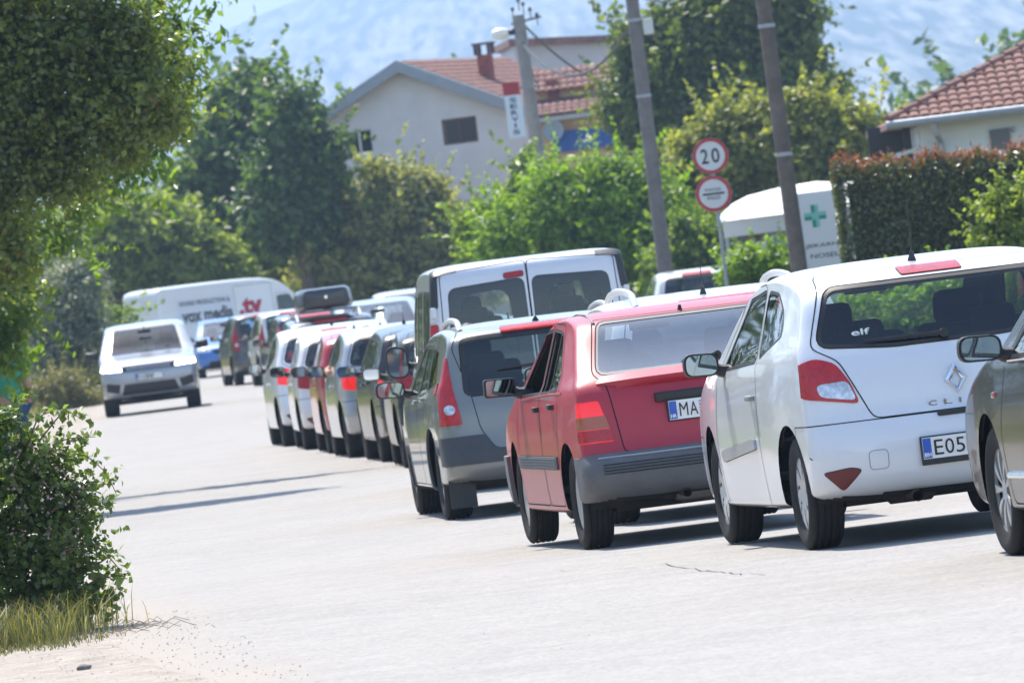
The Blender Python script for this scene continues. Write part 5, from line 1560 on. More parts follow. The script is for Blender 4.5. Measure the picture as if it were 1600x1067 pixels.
def wall_with_holes(name, W, H, holes, m, parent, top=None, y=0.0, t=.25):
    """front wall in the x-z plane with rectangular openings; top: list of (x, z) for a gable"""
    xs = sorted({-W / 2, W / 2, *[a for h in holes for a in (h[0], h[1])], *([p[0] for p in top] if top else [])})
    b = MB()
    def ztop(x): return float(np.interp(x, [p[0] for p in top], [p[1] for p in top])) if top else H
    for xa, xb in zip(xs[:-1], xs[1:]):
        xm = (xa + xb) / 2
        segs = [(0, None)]
        cuts = sorted([(h[2], h[3]) for h in holes if h[0] <= xm <= h[1]])
        z = 0
        for a, c in cuts + [(None, None)]:
            if a is None:
                b.add([(xa, y, z), (xb, y, z), (xb, y, ztop(xb)), (xa, y, ztop(xa)), (xa, y + t, z), (xb, y + t, z), (xb, y + t, ztop(xb)), (xa, y + t, ztop(xa))], [(0, 1, 2, 3), (7, 6, 5, 4), (0, 4, 5, 1), (3, 2, 6, 7)])
            else:
                b.add([(xa, y, z), (xb, y, z), (xb, y, a), (xa, y, a), (xa, y + t, z), (xb, y + t, z), (xb, y + t, a), (xa, y + t, a)], [(0, 1, 2, 3), (7, 6, 5, 4), (3, 2, 6, 7)])
                z = c
    for h in holes:
        x0, x1, z0, z1 = h
        b.add([(x0, y, z0), (x0, y + t, z0), (x0, y + t, z1), (x0, y, z1)], [(0, 1, 2, 3)]); b.add([(x1, y, z0), (x1, y + t, z0), (x1, y + t, z1), (x1, y, z1)], [(3, 2, 1, 0)])
    return b.build(name, m, parent, fix=False)

def tile_rows(parent, p0, ux, us, nx, ns, w, l, m, keep, name='roof_tile', lift=.0):
    """barrel tiles laid in rows: p0 lower corner, ux along the eave, us up the slope; keep(i, j) says where; each tile an object"""
    ux, us = Vector(ux).normalized(), Vector(us).normalized(); nn = ux.cross(us).normalized()
    if nn.z < 0: nn = -nn
    key = 'tilemesh%.3f%.3f' % (w, l)
    if key not in MATS:
        vs, fs = [], []
        for k in range(6):
            a = math.pi * k / 5
            for yy, sc in ((0, 1.0), (l * 1.12, .86)):
                vs.append((w * .5 * math.cos(a) * sc, yy, w * .24 * math.sin(a) * sc + (.030 if yy == 0 else .0)))
        for k in range(5): fs.append((2 * k, 2 * k + 1, 2 * k + 3, 2 * k + 2))
        fs.append((0, 2, 4, 6, 8, 10))
        me = bpy.data.meshes.new('roof_tile'); me.from_pydata(vs, [], fs); me.update(); me.materials.append(m); MATS[key] = me
    n = 0; rr = random.Random(5)
    for j in range(ns):
        for i in range(nx):
            if not keep(i, j): continue
            c = Vector(p0) + ux * (w * (i + .5)) + us * (l * j) + nn * rr.uniform(0, .012)
            o = bpy.data.objects.new(name, MATS[key]); COL.objects.link(o); o.parent = parent
            Mx = Matrix((ux, us, nn)).transposed().to_4x4(); Mx.translation = c; o.matrix_local = Mx; n += 1
    return n

def corrugated(name, p0, ux, us, W, L, m, parent, pitch=.22, course=.34):
    """a tiled slope seen from afar, all tiles in one part"""
    ux, us = Vector(ux).normalized(), Vector(us).normalized(); nn = ux.cross(us).normalized()
    if nn.z < 0: nn = -nn
    nxs = int(W / pitch); rows = int(L / course); vs, fs = [], []
    for j in range(rows):
        for i in range(nxs):
            b0 = len(vs)
            for q in range(5):
                a = math.pi * q / 4
                for k, lift in ((0, .035), (1, 0)):
                    vs.append(tuple(Vector(p0) + ux * (pitch * (i + .5 + .5 * math.cos(a))) + us * (course * (j + k)) + nn * (.075 * math.sin(a) + lift)))
            for q in range(4): fs.append((b0 + 2 * q, b0 + 2 * q + 1, b0 + 2 * q + 3, b0 + 2 * q + 2))
            fs.append((b0, b0 + 2, b0 + 4, b0 + 6, b0 + 8))
    me = bpy.data.meshes.new(name); me.from_pydata(vs, [], fs); me.update()
    return link_mesh(name, me, m, parent, kind='stuff')

def win(parent, x0, x1, z0, z1, y, fm, mull=1, glassm=None):
    f = MB(); w = .06
    f.box(((x0 + x1) / 2, y, z0 + w / 2), (x1 - x0, .08, w)); f.box(((x0 + x1) / 2, y, z1 - w / 2), (x1 - x0, .08, w))
    f.box((x0 + w / 2, y, (z0 + z1) / 2), (w, .08, z1 - z0 - 2 * w)); f.box((x1 - w / 2, y, (z0 + z1) / 2), (w, .08, z1 - z0 - 2 * w))
    for k in range(mull):
        xm = x0 + (x1 - x0) * (k + 1) / (mull + 1); f.box((xm, y, (z0 + z1) / 2), (w, .07, z1 - z0 - 2 * w))
    o = f.build('window', fm, parent)
    for k in range(mull + 1):
        a = x0 + w + (x1 - x0 - 2 * w) * k / (mull + 1); b_ = x0 + w + (x1 - x0 - 2 * w) * (k + 1) / (mull + 1)
        MB().box(((a + b_) / 2, y + .02, (z0 + z1) / 2), (b_ - a - .03, .012, z1 - z0 - 2 * w)).build('pane', glassm or PANE, o)
    return o

# --- white gabled house in the middle distance
def white_house():
    Y = 267; pk = at(628, 108, Y); g0 = gz(Y); al = R(-17)
    root = empty('white_house', (pk.x, pk.y, g0), al, label='two-storey pale plastered house with a gable end and red tiled roof', cat='house')
    zp = pk.z - g0; hw = 5.7; D = 10.5; sl = math.tan(R(25.5)); ze = zp - hw * sl
    def loc(px, py):                                # photo point on the gable plane -> local x, z
        n = Vector((math.sin(al), -math.cos(al), 0)); d = at(px, py, 1.0) - Vector((0, 0, EYE))
        t = (Vector(root.location) - Vector((0, 0, EYE))).dot(n) / d.dot(n); q = Vector((0, 0, EYE)) + d * t - Vector(root.location)
        return q.x * math.cos(al) + q.y * math.sin(al), q.z
    a, b = loc(694, 228), loc(743, 181); c, d = loc(543, 244), loc(580, 200)
    w1 = (a[0], b[0], a[1], b[1]); w2 = (c[0], d[0], c[1], d[1])
    wall_with_holes('gable_wall', 2 * hw, ze, [w1, w2], PLASTER, root, [(-hw, ze), (0, zp), (hw, ze)])
    s = MB(); s.box((hw - .125, D / 2 + .13, ze / 2), (.25, D - .26, ze)); s.box((-hw + .125, D / 2 + .13, ze / 2), (.25, D - .26, ze)); s.box((0, D - .1, ze / 2), (2 * hw - .52, .2, ze)); s.build('side_wall', PLASTER, root)
    win(root, *w1, .10, WOODRED, 1); win(root, *w2, .10, WHITE, 1)
    for sg in (-1, 1):
        e = Vector((sg * (hw + .5), 0, ze - .5 * sl)); r_ = MB(); L = math.hypot(hw + .5, (hw + .5) * sl)
        pts = [(sg * (hw + .5), ze - .5 * sl + .02), (0, zp + .02), (0, zp + .22), (sg * (hw + .5), ze - .5 * sl + .22)]
        r_.prism(pts, -.35, D + .3, 1); o = r_.build('roof', TILE, root)
        f = MB(); f.prism([(sg * (hw + .55), ze - .55 * sl - .10), (0, zp - .10), (0, zp + .27), (sg * (hw + .55), ze - .55 * sl + .27)], -.50, -.352, 1); f.build('barge_board', FASCIA, o)
        if sg > 0: corrugated('tile_field', (sg * (hw + .5), -.34, ze - .5 * sl + .225), (0, 1, 0), (-sg, 0, sl), D + .6, L, TILE, o)
    ch = MB().box((1.7, 3.4, zp - .45), (.4, .4, 1.3)); ch.build('chimney', mat('red_brick', (.26, .075, .055), .9, var=.3, scale=6), root)
    cc = MB(); cc.box((1.7, 3.4, zp + .55), (.62, .62, .06)); 
    for dx in (-.22, .22):
        for dy in (-.22, .22): cc.box((1.7 + dx, 3.4 + dy, zp + .36), (.1, .1, .32))
    cc.build('chimney_cap', mat('dark_brick', (.10, .05, .045), .9), root)
white_house()

def back_house():
    Y = 300; a = at(803, 68, Y); g0 = gz(Y)
    root = empty('lilac_house', (a.x, Y, g0), R(4), label='lilac-grey house with red roof edge behind the lamp pole', cat='house')
    z = a.z - g0; s = FOCAL_PX / Y; W = 8.0
    MB().prism([(0, 0), (W, 0), (W, z - .75), (0, z - .1)], 0, 7, 1).build('wall', PLASTER2, root)
    MB().prism([(-.2, z - .08), (W + .3, z - .78), (W + .3, z - .52), (-.2, z + .16)], -.3, 7.3, 1).build('roof', TILE, root)
    MB().prism([(-4.2, 0), (-.01, 0), (-.01, z - 1.5), (-4.2, z - 2.7)], .4, 6, 1).build('side_wing', mat('cream_plaster', (.52, .47, .42), .9), root)
    MB().prism([(-4.4, z - 2.75), (-.02, z - 1.48), (-.02, z - 1.22), (-4.4, z - 2.45)], .2, 6.2, 1).build('wing_roof', FASCIA, root)
back_house()

def annex():
    Y = 256; a = at(862, 190, Y); g0 = gz(Y); s = FOCAL_PX / Y
    root = empty('orange_house', (a.x, Y, g0), R(-3), label='orange plastered house with a tiled roof and blue banner behind the lamp pole', cat='house')
    z = a.z - g0; W = 5.5
    MB().box((W / 2 - .4, 3, z / 2), (W, 6, z)).build('wall', ORANGE, root)
    MB().box((W / 2 - .4, -.28, z + .07), (W + .5, .55, .14)).build('soffit', mat('soffit_grey', (.45, .44, .43), .9), root)
    us = Vector((0, 1, .36)).normalized()
    corrugated('lower_tile_field', (-.65, -.6, z + .15), (1, 0, 0), us, W + .5, 1.05, TILE, root)
    r_ = MB(); r_.prism([(-.55, z + .10), (2.0, z + .10), (2.0, z + .95)], -.65, W - .2, 0); r_.build('roof', TILE, root)
    d = MB(); d.box((.6, 2.2, z + .55), (2.2, 1.9, .80)); d.build('upper_wall', ORANGE, root)
    corrugated('upper_tile_field', (-.75, .9, z + .90), (1, 0, 0), Vector((0, 1, .55)).normalized(), 2.75, 1.4, TILE, root)
    MB().prism([(.88, z + .75), (2.3, z + 1.52), (2.3, z + 1.77), (.88, z + 1.0)], 2.02, 2.12, 0).build('barge_board', WHITE, root)
    MB().box((.1, 1.3, z + .70), (.35, .35, 1.1)).build('chimney', mat('red_brick', (.26, .075, .055), .9), root)
    q = at(876, 222, Y); b = MB().box((q.x - a.x + .75, -.12, q.z - g0 + .0), (1.9, .05, .62)); b.build('blue_banner', mat('banner_blue', (.02, .09, .36), .6), root)
    q = at(866, 205, Y); dm = MB().lathe([(0, 0), (.16, .02), (.32, .09)], 18, Matrix.Translation((q.x - a.x, -.5, q.z - g0)) @ Matrix.Rotation(R(80), 4, 'X')); dm.tube([(q.x - a.x, -.5, q.z - g0), (q.x - a.x, 0, q.z - g0 - .15)], .025, 6)
    dm.build('satellite_dish', mat('dish_grey', (.28, .31, .34), .6), root, smooth=True)
annex()

# --- tiled bungalow at the right
def bungalow():
    Y = 152; s = FOCAL_PX / Y; e0 = at(1388, 193, Y - .7); g0 = gz(Y)
    wl = at(1440, 220, Y).x
    root = empty('tiled_bungalow', (wl, Y, g0), 0, label='low white house with a hipped clay tile roof above the hedge', cat='house')
    ze = e0.z - g0; W = 9.0; D = 8.0
    v0 = at(1549, 236, Y) - Vector((wl, Y, g0)); v1 = at(1577, 200, Y) - Vector((wl, Y, g0))
    b = MB(); b.box((W / 2, D / 2, ze / 2), (W, D, ze)); b.build('wall', PLASTER3, root)
    MB().box(((v0.x + v1.x) / 2, -.03, (v0.z + v1.z) / 2), (v1.x - v0.x, .05, v1.z - v0.z)).build('shutter', mat('shutter_grey', (.20, .21, .22), .7), root)
    sl = MB()
    for k in range(8): sl.box(((v0.x + v1.x) / 2, -.062, v0.z + (v1.z - v0.z) * (k + .5) / 8), (v1.x - v0.x - .04, .012, .02))
    sl.build('shutter_slat', mat('shutter_dark', (.14, .15, .16), .7), root)
    q = at(1583, 203, Y) - Vector((wl, Y, g0)); MB().box((q.x, -.04, q.z), (.06, .08, .09), bev=.02).build('wall_lamp', METAL, root)
    # open porch left of the wall
    PD = mat('porch_shade', (.05, .047, .045), .9); MB().box((-.22, .6, ze / 2 - .05), (.14, .14, ze - .1)).build('porch_post', PD, root); MB().box((-.45, 2.8, ze / 2), (.75, .1, ze)).build('porch_wall', PD, root)  # shade of the open porch is put into this dark wall and post colour
    p = MB(); p.box((-.35, .5, ze - .55), (.62, .07, .07), rot=Matrix.Rotation(R(-8), 3, 'Y')); p.build('porch_rail', PLASTER3, root)
    ov = .75; xl = e0.x - wl; rise = math.tan(R(21.5))
    # hip roof: eave line along the front, hip climbing from the left corner
    apex_d = 5.2; A = Vector((xl, -ov, ze)); n1 = Vector((W + ov, -ov, ze))
    top_l = Vector((xl + apex_d, -ov + apex_d, ze + apex_d * rise)); top_r = Vector((W + ov - apex_d, -ov + apex_d, ze + apex_d * rise))
    bl = Vector((xl, D + ov, ze)); br = Vector((W + ov, D + ov, ze)); tlb = Vector((xl + apex_d, D + ov - apex_d + 2, ze + apex_d * rise)); 
    MB().add([A, n1, top_r, top_l, bl, br, A - Vector((0, 0, .1)), n1 - Vector((0, 0, .1)), bl - Vector((0, 0, .1)), br - Vector((0, 0, .1))], [(0, 1, 2, 3), (0, 3, 4), (1, 5, 2), (4, 3, 2, 5), (0, 6, 7, 1), (0, 4, 8, 6), (6, 8, 9, 7)]).build('roof', TILE, root)
    us = Vector((0, 1, rise)).normalized(); tw_, tl_ = .19, .29; ny = int(apex_d / us.y / tl_)
    xr = at(1640, 150, Y).x - wl
    nx = int((xr - xl) / tw_)
    tile_rows(root, A + Vector((0, 0, .01)), (1, 0, 0), us, nx, ny, tw_, tl_, TILE, lambda i, j: tw_ * i > tl_ * j * us.y - .05 and tw_ * (i) < 3.6 and j < 12)
    hp = MB(); n = 18
    for k in range(n):
        a_ = A.lerp(top_l, k / n); b_ = A.lerp(top_l, (k + 1.15) / n)
        hp.tube([a_ + Vector((0, 0, .05)), b_ + Vector((0, 0, .03))], [.10, .082], 8)
    hp.build('hip_tile', TILE, root, smooth=True)
    g = MB().tube([A + Vector((-.05, -.06, -.04)), n1 + Vector((0, -.06, -.04))], .075, 8); g.build('gutter', METAL, root, smooth=True)
    q0 = at(1457, 185, Y - .7) - Vector((wl, Y, g0)); q1 = at(1468, 205, Y - .1) - Vector((wl, Y, g0))
    MB().tube([(q0.x, -ov - .05, ze - .1), (q0.x + .02, -ov - .03, ze - .28), (q1.x, -.10, ze - .45), (q1.x, -.10, .1)], .055, 8).build('downpipe', METAL, root, smooth=True)
bungalow()

# --- hedge with red shoots
def hedge():
    Y = 132; g0 = gz(Y); x0 = at(1307, 320, Y).x; x1 = at(1640, 300, Y).x + 1.5
    root = empty('clipped_hedge', (x0, Y, g0), 0, label='tall clipped dark hedge with red young shoots along its top', cat='hedge')
    za = at(1320, 262, Y).z - g0; zb = at(1600, 240, Y).z - g0
    r_ = np.random.default_rng(71); n = 26000; L = x1 - x0
    x = r_.uniform(0, L, n); top = za + (zb - za) * np.clip(x / (at(1600, 240, Y).x - x0), 0, 1.2) + .05 * np.sin(x * 9) + .03 * np.sin(x * 23) + r_.normal(0, .04, n)
    face = r_.random(n)
    y = np.where(face < .7, r_.normal(.04, .10, n) + .06 * np.sin(x * 4), r_.uniform(0, .8, n)); z = np.where(face < .7, r_.random(n) * top, top - np.abs(r_.normal(0, .08, n)))
    end = r_.random(n) < .12; x = np.where(end, np.abs(r_.normal(0, .06, n)), x); y = np.where(end, r_.uniform(0, .8, n), y)
    c = np.c_[x, y, z]; h = np.tile([0, -.7, .5], (n, 1)); 
    link_mesh('crown', leaf_mesh('crown', c, h, .085, 72, .5), LM['hedge'], root)
    n2 = 3600; x = r_.uniform(0, L, n2); top = za + (zb - za) * np.clip(x / (at(1600, 240, Y).x - x0), 0, 1.2) + .05 * np.sin(x * 9) + .03 * np.sin(x * 23)
    c = np.c_[x, r_.uniform(-.06, .8, n2), top + r_.normal(.0, .085, n2) + .05 * np.sin(x * 5) * r_.random(n2)]
    link_mesh('young_shoots', leaf_mesh('young_shoots', c, np.tile([0, -.3, .3], (n2, 1)), .085, 73, .42), LM['hedgered'], root)
    core = MB().box((L / 2 + .1, .42, za * .46), (L - .25, .5, za * .9)); core.build('inner_branch', mat('hedge_inside', (.05, .055, .025), 1), root)
hedge()

# --- white marquee and pharmacy sign
def marquee():
    Y = 160; g0 = gz(Y); a = at(1128, 338, Y); b = at(1330, 330, Y); pk = at(1300, 280, Y)
    root = empty('white_marquee', (a.x, Y, g0), 0, label='white marquee roof behind the pharmacy sign', cat='tent')
    W = b.x - a.x; zt = pk.z - g0; ze = at(1140, 345, Y).z - g0
    prof = [(0, ze), (W * .03, ze + (zt - ze) * .30), (W * .12, ze + (zt - ze) * .60), (W * .25, ze + (zt - ze) * .82), (W * .5, ze + (zt - ze) * .97), (W * .8, zt + .02), (W * 1.15, zt - .1)]
    v, f = [], []
    for yy, k in ((-.05, 0), (.5, .55), (1.6, .95), (3.0, 1.0)):
        v += [(x, yy, ze + (z - ze) * (k if yy > 0 else 0)) for x, z in prof]
    n = len(prof)
    for i in range(3):
        for j in range(n - 1): f.append((i * n + j, i * n + j + 1, (i + 1) * n + j + 1, (i + 1) * n + j))
    MB().add(v, f).build('canopy', mat('white_canvas', (.78, .78, .78), .7, var=.03), root, smooth=True)
    MB().box((W * .55, 0.02, ze - .16), (W * 1.1, .05, .30)).build('valance', mat('cream_canvas', (.60, .58, .54), .8), root)
    for x in (.05, W * .5, W * 1.05): MB().tube([(x, .05, 0), (x, .05, ze - .3)], .04, 8).build('post', METAL, root, smooth=True)
marquee()

def pharmacy_sign():
    Y = 138; g0 = gz(Y); a = at(1236, 305, Y); b = at(1314, 300, Y); top = (at(1270, 300, Y).z - g0)
    W = b.x - a.x
    root = empty('pharmacy_sign', (a.x + W / 2, Y, g0), R(12), label='white pharmacy sign board with a green cross', cat='sign')
    MB().box((0, 0, top / 2), (W, .22, top), bev=.01).build('board', mat('sign_white', (.62, .64, .645), .45), root)
    for sd in (-1, 1): MB().box((sd * (W / 2 + .02), 0, top / 2), (.04, .26, top + .02)).build('side_frame', METAL, root)
    c = at(1271, 338, Y) - Vector((a.x + W / 2, Y, g0)); g1 = mat('cross_green', (.0, .24, .17), .5); g2 = mat('cross_pale_green', (.20, .48, .40), .5)
    d = .085
    for i, (dx, dz) in enumerate([(0, 0), (1, 0), (-1, 0), (0, 1), (0, -1)]):
        MB().box((c.x + dx * d * 1.42, -.113, c.z + dz * d * 1.42), (d * 1.42, .006, d * 1.42)).build('cross', g1 if i else g2, root)
        if i: MB().box((c.x + dx * d * 1.42 + (d * .35 if dx == 0 else 0), -.117, c.z + dz * d * 1.42 + (d * .35 if dz == 0 else 0)), (d * (.7 if dx == 0 else 1.42), .004, d * (.7 if dz == 0 else 1.42))).build('cross_facet', g2, root)
    INKG = mat('sign_grey_ink', (.05, .05, .05), .6)
    q = at(1236, 393, Y) - Vector((a.x + W / 2, Y, g0))
    text('lettering', 'LJEKARNA', INKG, root, (-W * .44, -.1135, q.z), (1, 0, 0), (0, 0, 1), W * .88, .075, .01)
    text('lettering', 'NOSELY', INKG, root, (-W * .30, -.1135, q.z - .16), (1, 0, 0), (0, 0, 1), W * .72, .075, .01)
pharmacy_sign()

# ------------------------------------------------------------------ poles, wires, signs
def pole(name, label, px, py, Y, m, r0, r1, H, lean=0.0):
    g0 = gz(Y); q = at(px, py, Y)
    root = empty(name, (q.x, Y, g0), 0, label=label, cat='pole')
    x0 = -lean * (q.z - g0)
    MB().tube([(x0 * -1 + lean * z, 0, z - .05) for z in (0, H * .33, H * .66, H)], [r0, r0 + (r1 - r0) * .33, r0 + (r1 - r0) * .66, r1], 12).build('shaft', m, root, smooth=True)
    return root, lambda z: Vector((q.x - x0 + lean * z, Y, g0 + z))
lamp_root, lp_at = pole('lamp_pole', 'weathered concrete pole with a street lamp and a hanging sign', 842, 140, 208, CONC, .19, .15, 8.05, -.02)
pole2, p2 = pole('wooden_pole', 'wooden utility pole in front of the linden tree, left of the round signs', 1012, 200, 168, mat('pole_grey_wood', (.17, .155, .145), .95, var=.25, scale=4, bump=.6, bscale=30), .155, .12, 9.2, 0)
pole3, p3 = pole('wooden_pole', 'dark wooden utility pole in front of the pharmacy sign', 1228, 200, 132, POLEWOOD, .135, .105, 8.6, -.012)
for f_, zz in ((pole2, 5.0), (pole2, 6.5), (pole3, 3.2), (pole3, 5.2)):
    fx = {pole2: p2, pole3: p3}[f_]; c = fx(zz) - f_.location
    MB().lathe([(.150 if f_ is pole2 else .133, -.03), (.150 if f_ is pole2 else .133, .03)], 14, Matrix.Translation(c)).build('steel_band', METAL, f_)
c = p2(6.35) - pole2.location
MB().box(c + Vector((.25, 0, 0)), (.20, .14, .32), bev=.02).build('junction_box', mat('box_grey', (.55, .56, .56), .6), pole2)
# lamp pole fittings
L0 = Vector(lamp_root.location)
lt = lp_at(7.75) - L0
hd = at(785, 52, 208) - L0
MB().tube([lt, hd + Vector((.45, 0, .05)), hd + Vector((.2, 0, 0))], .022, 6).build('lamp_arm', METAL, lamp_root, smooth=True)
MB().lathe([(.03, -.16), (.075, -.12), (.09, .12), (.05, .18)], 12, Matrix.Translation(hd + Vector((.28, 0, .0))) @ Matrix.Rotation(R(84), 4, 'Y')).build('lamp_socket', BLACK, lamp_root, smooth=True)
MB().lathe([(0, -.26), (.09, -.24), (.14, -.12), (.15, .05), (.10, .16)], 14, Matrix.Translation(hd + Vector((-.02, 0, -.02))) @ Matrix.Rotation(R(90), 4, 'Y')).build('lamp_globe', mat('lamp_white', (.82, .80, .74), .25, coat=.6), lamp_root, smooth=True)
ins = MB()
for k, (dx, dz) in enumerate([(-.12, 8.1), (.15, 8.2), (.05, 8.3), (.3, 8.05), (.45, 7.9)]):
    q = lp_at(dz) - L0 + Vector((dx, 0, 0)); ins.tube([q - Vector((0, 0, .2)), q], .015, 5); ins.lathe([(.02, 0), (.045, .03), (.045, .08), (.02, .11)], 8, Matrix.Translation(q))
ins.tube([lp_at(7.8) - L0 - Vector((.2, 0, 0)), lp_at(7.9) - L0 + Vector((.55, 0, 0))], .03, 6)
ins.build('insulator', mat('insulator_brown', (.10, .08, .075), .4), lamp_root, smooth=True)
for zz in (3.0, 4.6): MB().lathe([(.188, -.04), (.188, .04)], 14, Matrix.Translation(lp_at(zz) - L0)).build('steel_band', METAL, lamp_root)
# hanging sign
ss = empty('hanging_sign', (at(803, 175, 207.4).x, 207.4, gz(207)), 0, label='hanging white sign reading SERVIS with a red head on the lamp pole', cat='sign')
S0 = Vector(ss.location); t1 = at(800, 129, 207.4) - S0; t2 = at(802, 149, 207.4) - S0; t3 = at(808, 215, 207.4) - S0
MB().box((0 + t1.x * .0, 0, (t1.z + t2.z) / 2), (.40, .08, t1.z - t2.z - .004)).build('red_head', mat('sign_red', (.36, .02, .03), .5), ss)
MB().box((.02, 0, (t2.z + t3.z) / 2), (.42, .08, t2.z - t3.z)).build('panel', mat('sign_panel', (.62, .68, .72), .45), ss)
MB().tube([(.2, .02, (t1.z + t2.z) / 2), (.75, .3, (t1.z + t2.z) / 2)], .02, 6).build('bracket', METAL, ss)
navy = mat('navy_ink', (.015, .04, .16), .6); hh_ = (t2.z - t3.z) / 6.6
for k, ch in enumerate('SERVIS'):
    text('lettering', ch, navy, ss, (-.075 + (.05 if ch == 'I' else 0), -.0425, t2.z - hh_ * (k + 1.12)), (1, 0, 0), (0, 0, 1), .17 if ch != 'I' else .05, hh_ * .74, .03)
# wires
WIRE = mat('cable_black', (.03, .03, .032), .6)
def wire(label, a, b, sag, r=.030, n=14):
    o = empty('overhead_cable', tuple(a), 0, label=label, cat='cable', group='overhead cables')
    pts = [Vector(a).lerp(Vector(b), k / n) - Vector((0, 0, sag * 4 * (k / n) * (1 - k / n))) - Vector(a) for k in range(n + 1)]
    MB().tube(pts, r, 5).build('strand', WIRE, o, smooth=True); return o
wire('sagging cable between the lamp pole and the left wooden pole', lp_at(7.3), p2(6.55), .95)
wire('cable running from the lamp pole down to the lilac-grey house', lp_at(7.9), at(990, 135, 262), .5)
wire('cable between the two wooden poles crossing the linden tree', p2(7.1) , p3(7.6), .9, .024)
wire('upper cable leaving the left wooden pole out of the top of the picture', p2(8.6), p3(8.2), .3, .02)
wire('thin cable from the lamp pole along its shaft to the orange house', lp_at(7.6), at(845, 150, 256), .1, .015)

# round road signs on a steel post
def round_sign(root, c, R_, texts, bar=False):
    e = empty('round_plate', tuple(c)); e.parent = root
    Mx = Matrix.Rotation(R(90), 4, 'X')
    MB().lathe([(0, -.012), (R_, -.012), (R_, .006), (0, .006)], 36, Mx).build('back_plate', METAL, e)
    MB().lathe([(R_ * .80, .0085), (R_ * .985, .0085)], 40, Mx).build('red_ring', mat('sign_ring_red', (.40, .018, .03), .4), e)
    MB().lathe([(0, .0075), (R_ * .81, .0075)], 40, Mx).build('white_face', mat('sign_face', (.56, .59, .60), .4), e)
    for tx, x, z, w, h in texts: text('lettering', tx, INK, e, (x, -.0105, z), (1, 0, 0), (0, 0, 1), w, h, .015)
    if bar: MB().box((0, -.012, 0), (R_ * 1.2, .004, .032)).build('bar', INK, e)
sp = at(1117, 300, 137); gs = gz(137)
sr_ = empty('road_sign_post', (sp.x, 137, gs), 0, label='steel post carrying two round road signs, 20 above and a barred one below', cat='road sign')
za, zb = at(1110, 244, 137), at(1115, 303, 137)
MB().tube([(0.02, 0.05, 0), (0.0, .05, za.z - gs + .25)], .032, 10).build('post', METAL, sr_, smooth=True)
round_sign(sr_, Vector((za.x - sp.x, 0, za.z - gs)), .29, [('2', -.155, -.12, .12, .24), ('0', .015, -.12, .13, .24)])
round_sign(sr_, Vector((zb.x - sp.x, 0, zb.z - gs)), .29, [('POLICIJA', -.13, .035, .26, .055), ('POLICE', -.105, -.095, .21, .055)], True)
# ------------------------------------------------------------------ people
SKIN = mat('skin', (.42, .22, .15), .55, spec=.4)
HAIR = mat('hair_dark', (.018, .014, .012), .6)
def skin_mesh(name, J, E, m, parent, sub=2):
    """continuous figure grown round a skeleton: J name -> (x, y, z, radius)"""
    ks = list(J); me = bpy.data.meshes.new(name)
    me.from_pydata([J[k][:3] for k in ks], [(ks.index(a), ks.index(b)) for a, b in E], [])
    o = link_mesh(name, me, m, parent)
    md = o.modifiers.new('skin', 'SKIN'); md.use_smooth_shade = True
    for i, k in enumerate(ks):
        sv = me.skin_vertices[0].data[i]; r_ = J[k][3]
        sv.radius = r_ if isinstance(r_, tuple) else (r_, r_); sv.use_root = (i == 0)
    sb = o.modifiers.new('sub', 'SUBSURF'); sb.levels = sb.render_levels = sub
    return o

def head_parts(root, c, facing=1, m_hair=None):
    """nose, ears and hair added round a head centred at c, looking along +y*facing"""
    x, y, z = c
    bm = bmesh.new(); bmesh.ops.create_uvsphere(bm, u_segments=16, v_segments=10, radius=1)
    for v in bm.verts: v.co = Vector((v.co.x * .088, v.co.y * .105 - .012 * facing, v.co.z * .105 + .028))
    bmesh.ops.delete(bm, geom=[v for v in bm.verts if v.co.y * facing > .045 and v.co.z < .075 or v.co.z < -.045], context='VERTS')
    me = bpy.data.meshes.new('hair'); bm.to_mesh(me); bm.free()
    o = link_mesh('hair', me, m_hair or HAIR, root, smooth=True); o.location = c
    f = MB(); f.add([(x - .014, y + .088 * facing, z - .02), (x + .014, y + .088 * facing, z - .02), (x, y + .112 * facing, z - .018), (x, y + .085 * facing, z + .03)], [(0, 1, 2), (0, 2, 3), (1, 3, 2)]); f.build('nose', SKIN, root)
    for sd in (-1, 1): MB().box((x + sd * .082, y, z), (.014, .035, .055), bev=.006).build('ear', SKIN, root, smooth=True)
    e = MB()
    for sd in (-1, 1): e.lathe([(0, -.011), (.008, -.007), (.011, 0), (.008, .007), (0, .011)], 8, Matrix.Translation((x + sd * .03, y + .078 * facing, z + .012)))
    e.build('eye', mat('eye_dark', (.03, .02, .015), .2), root, smooth=True)

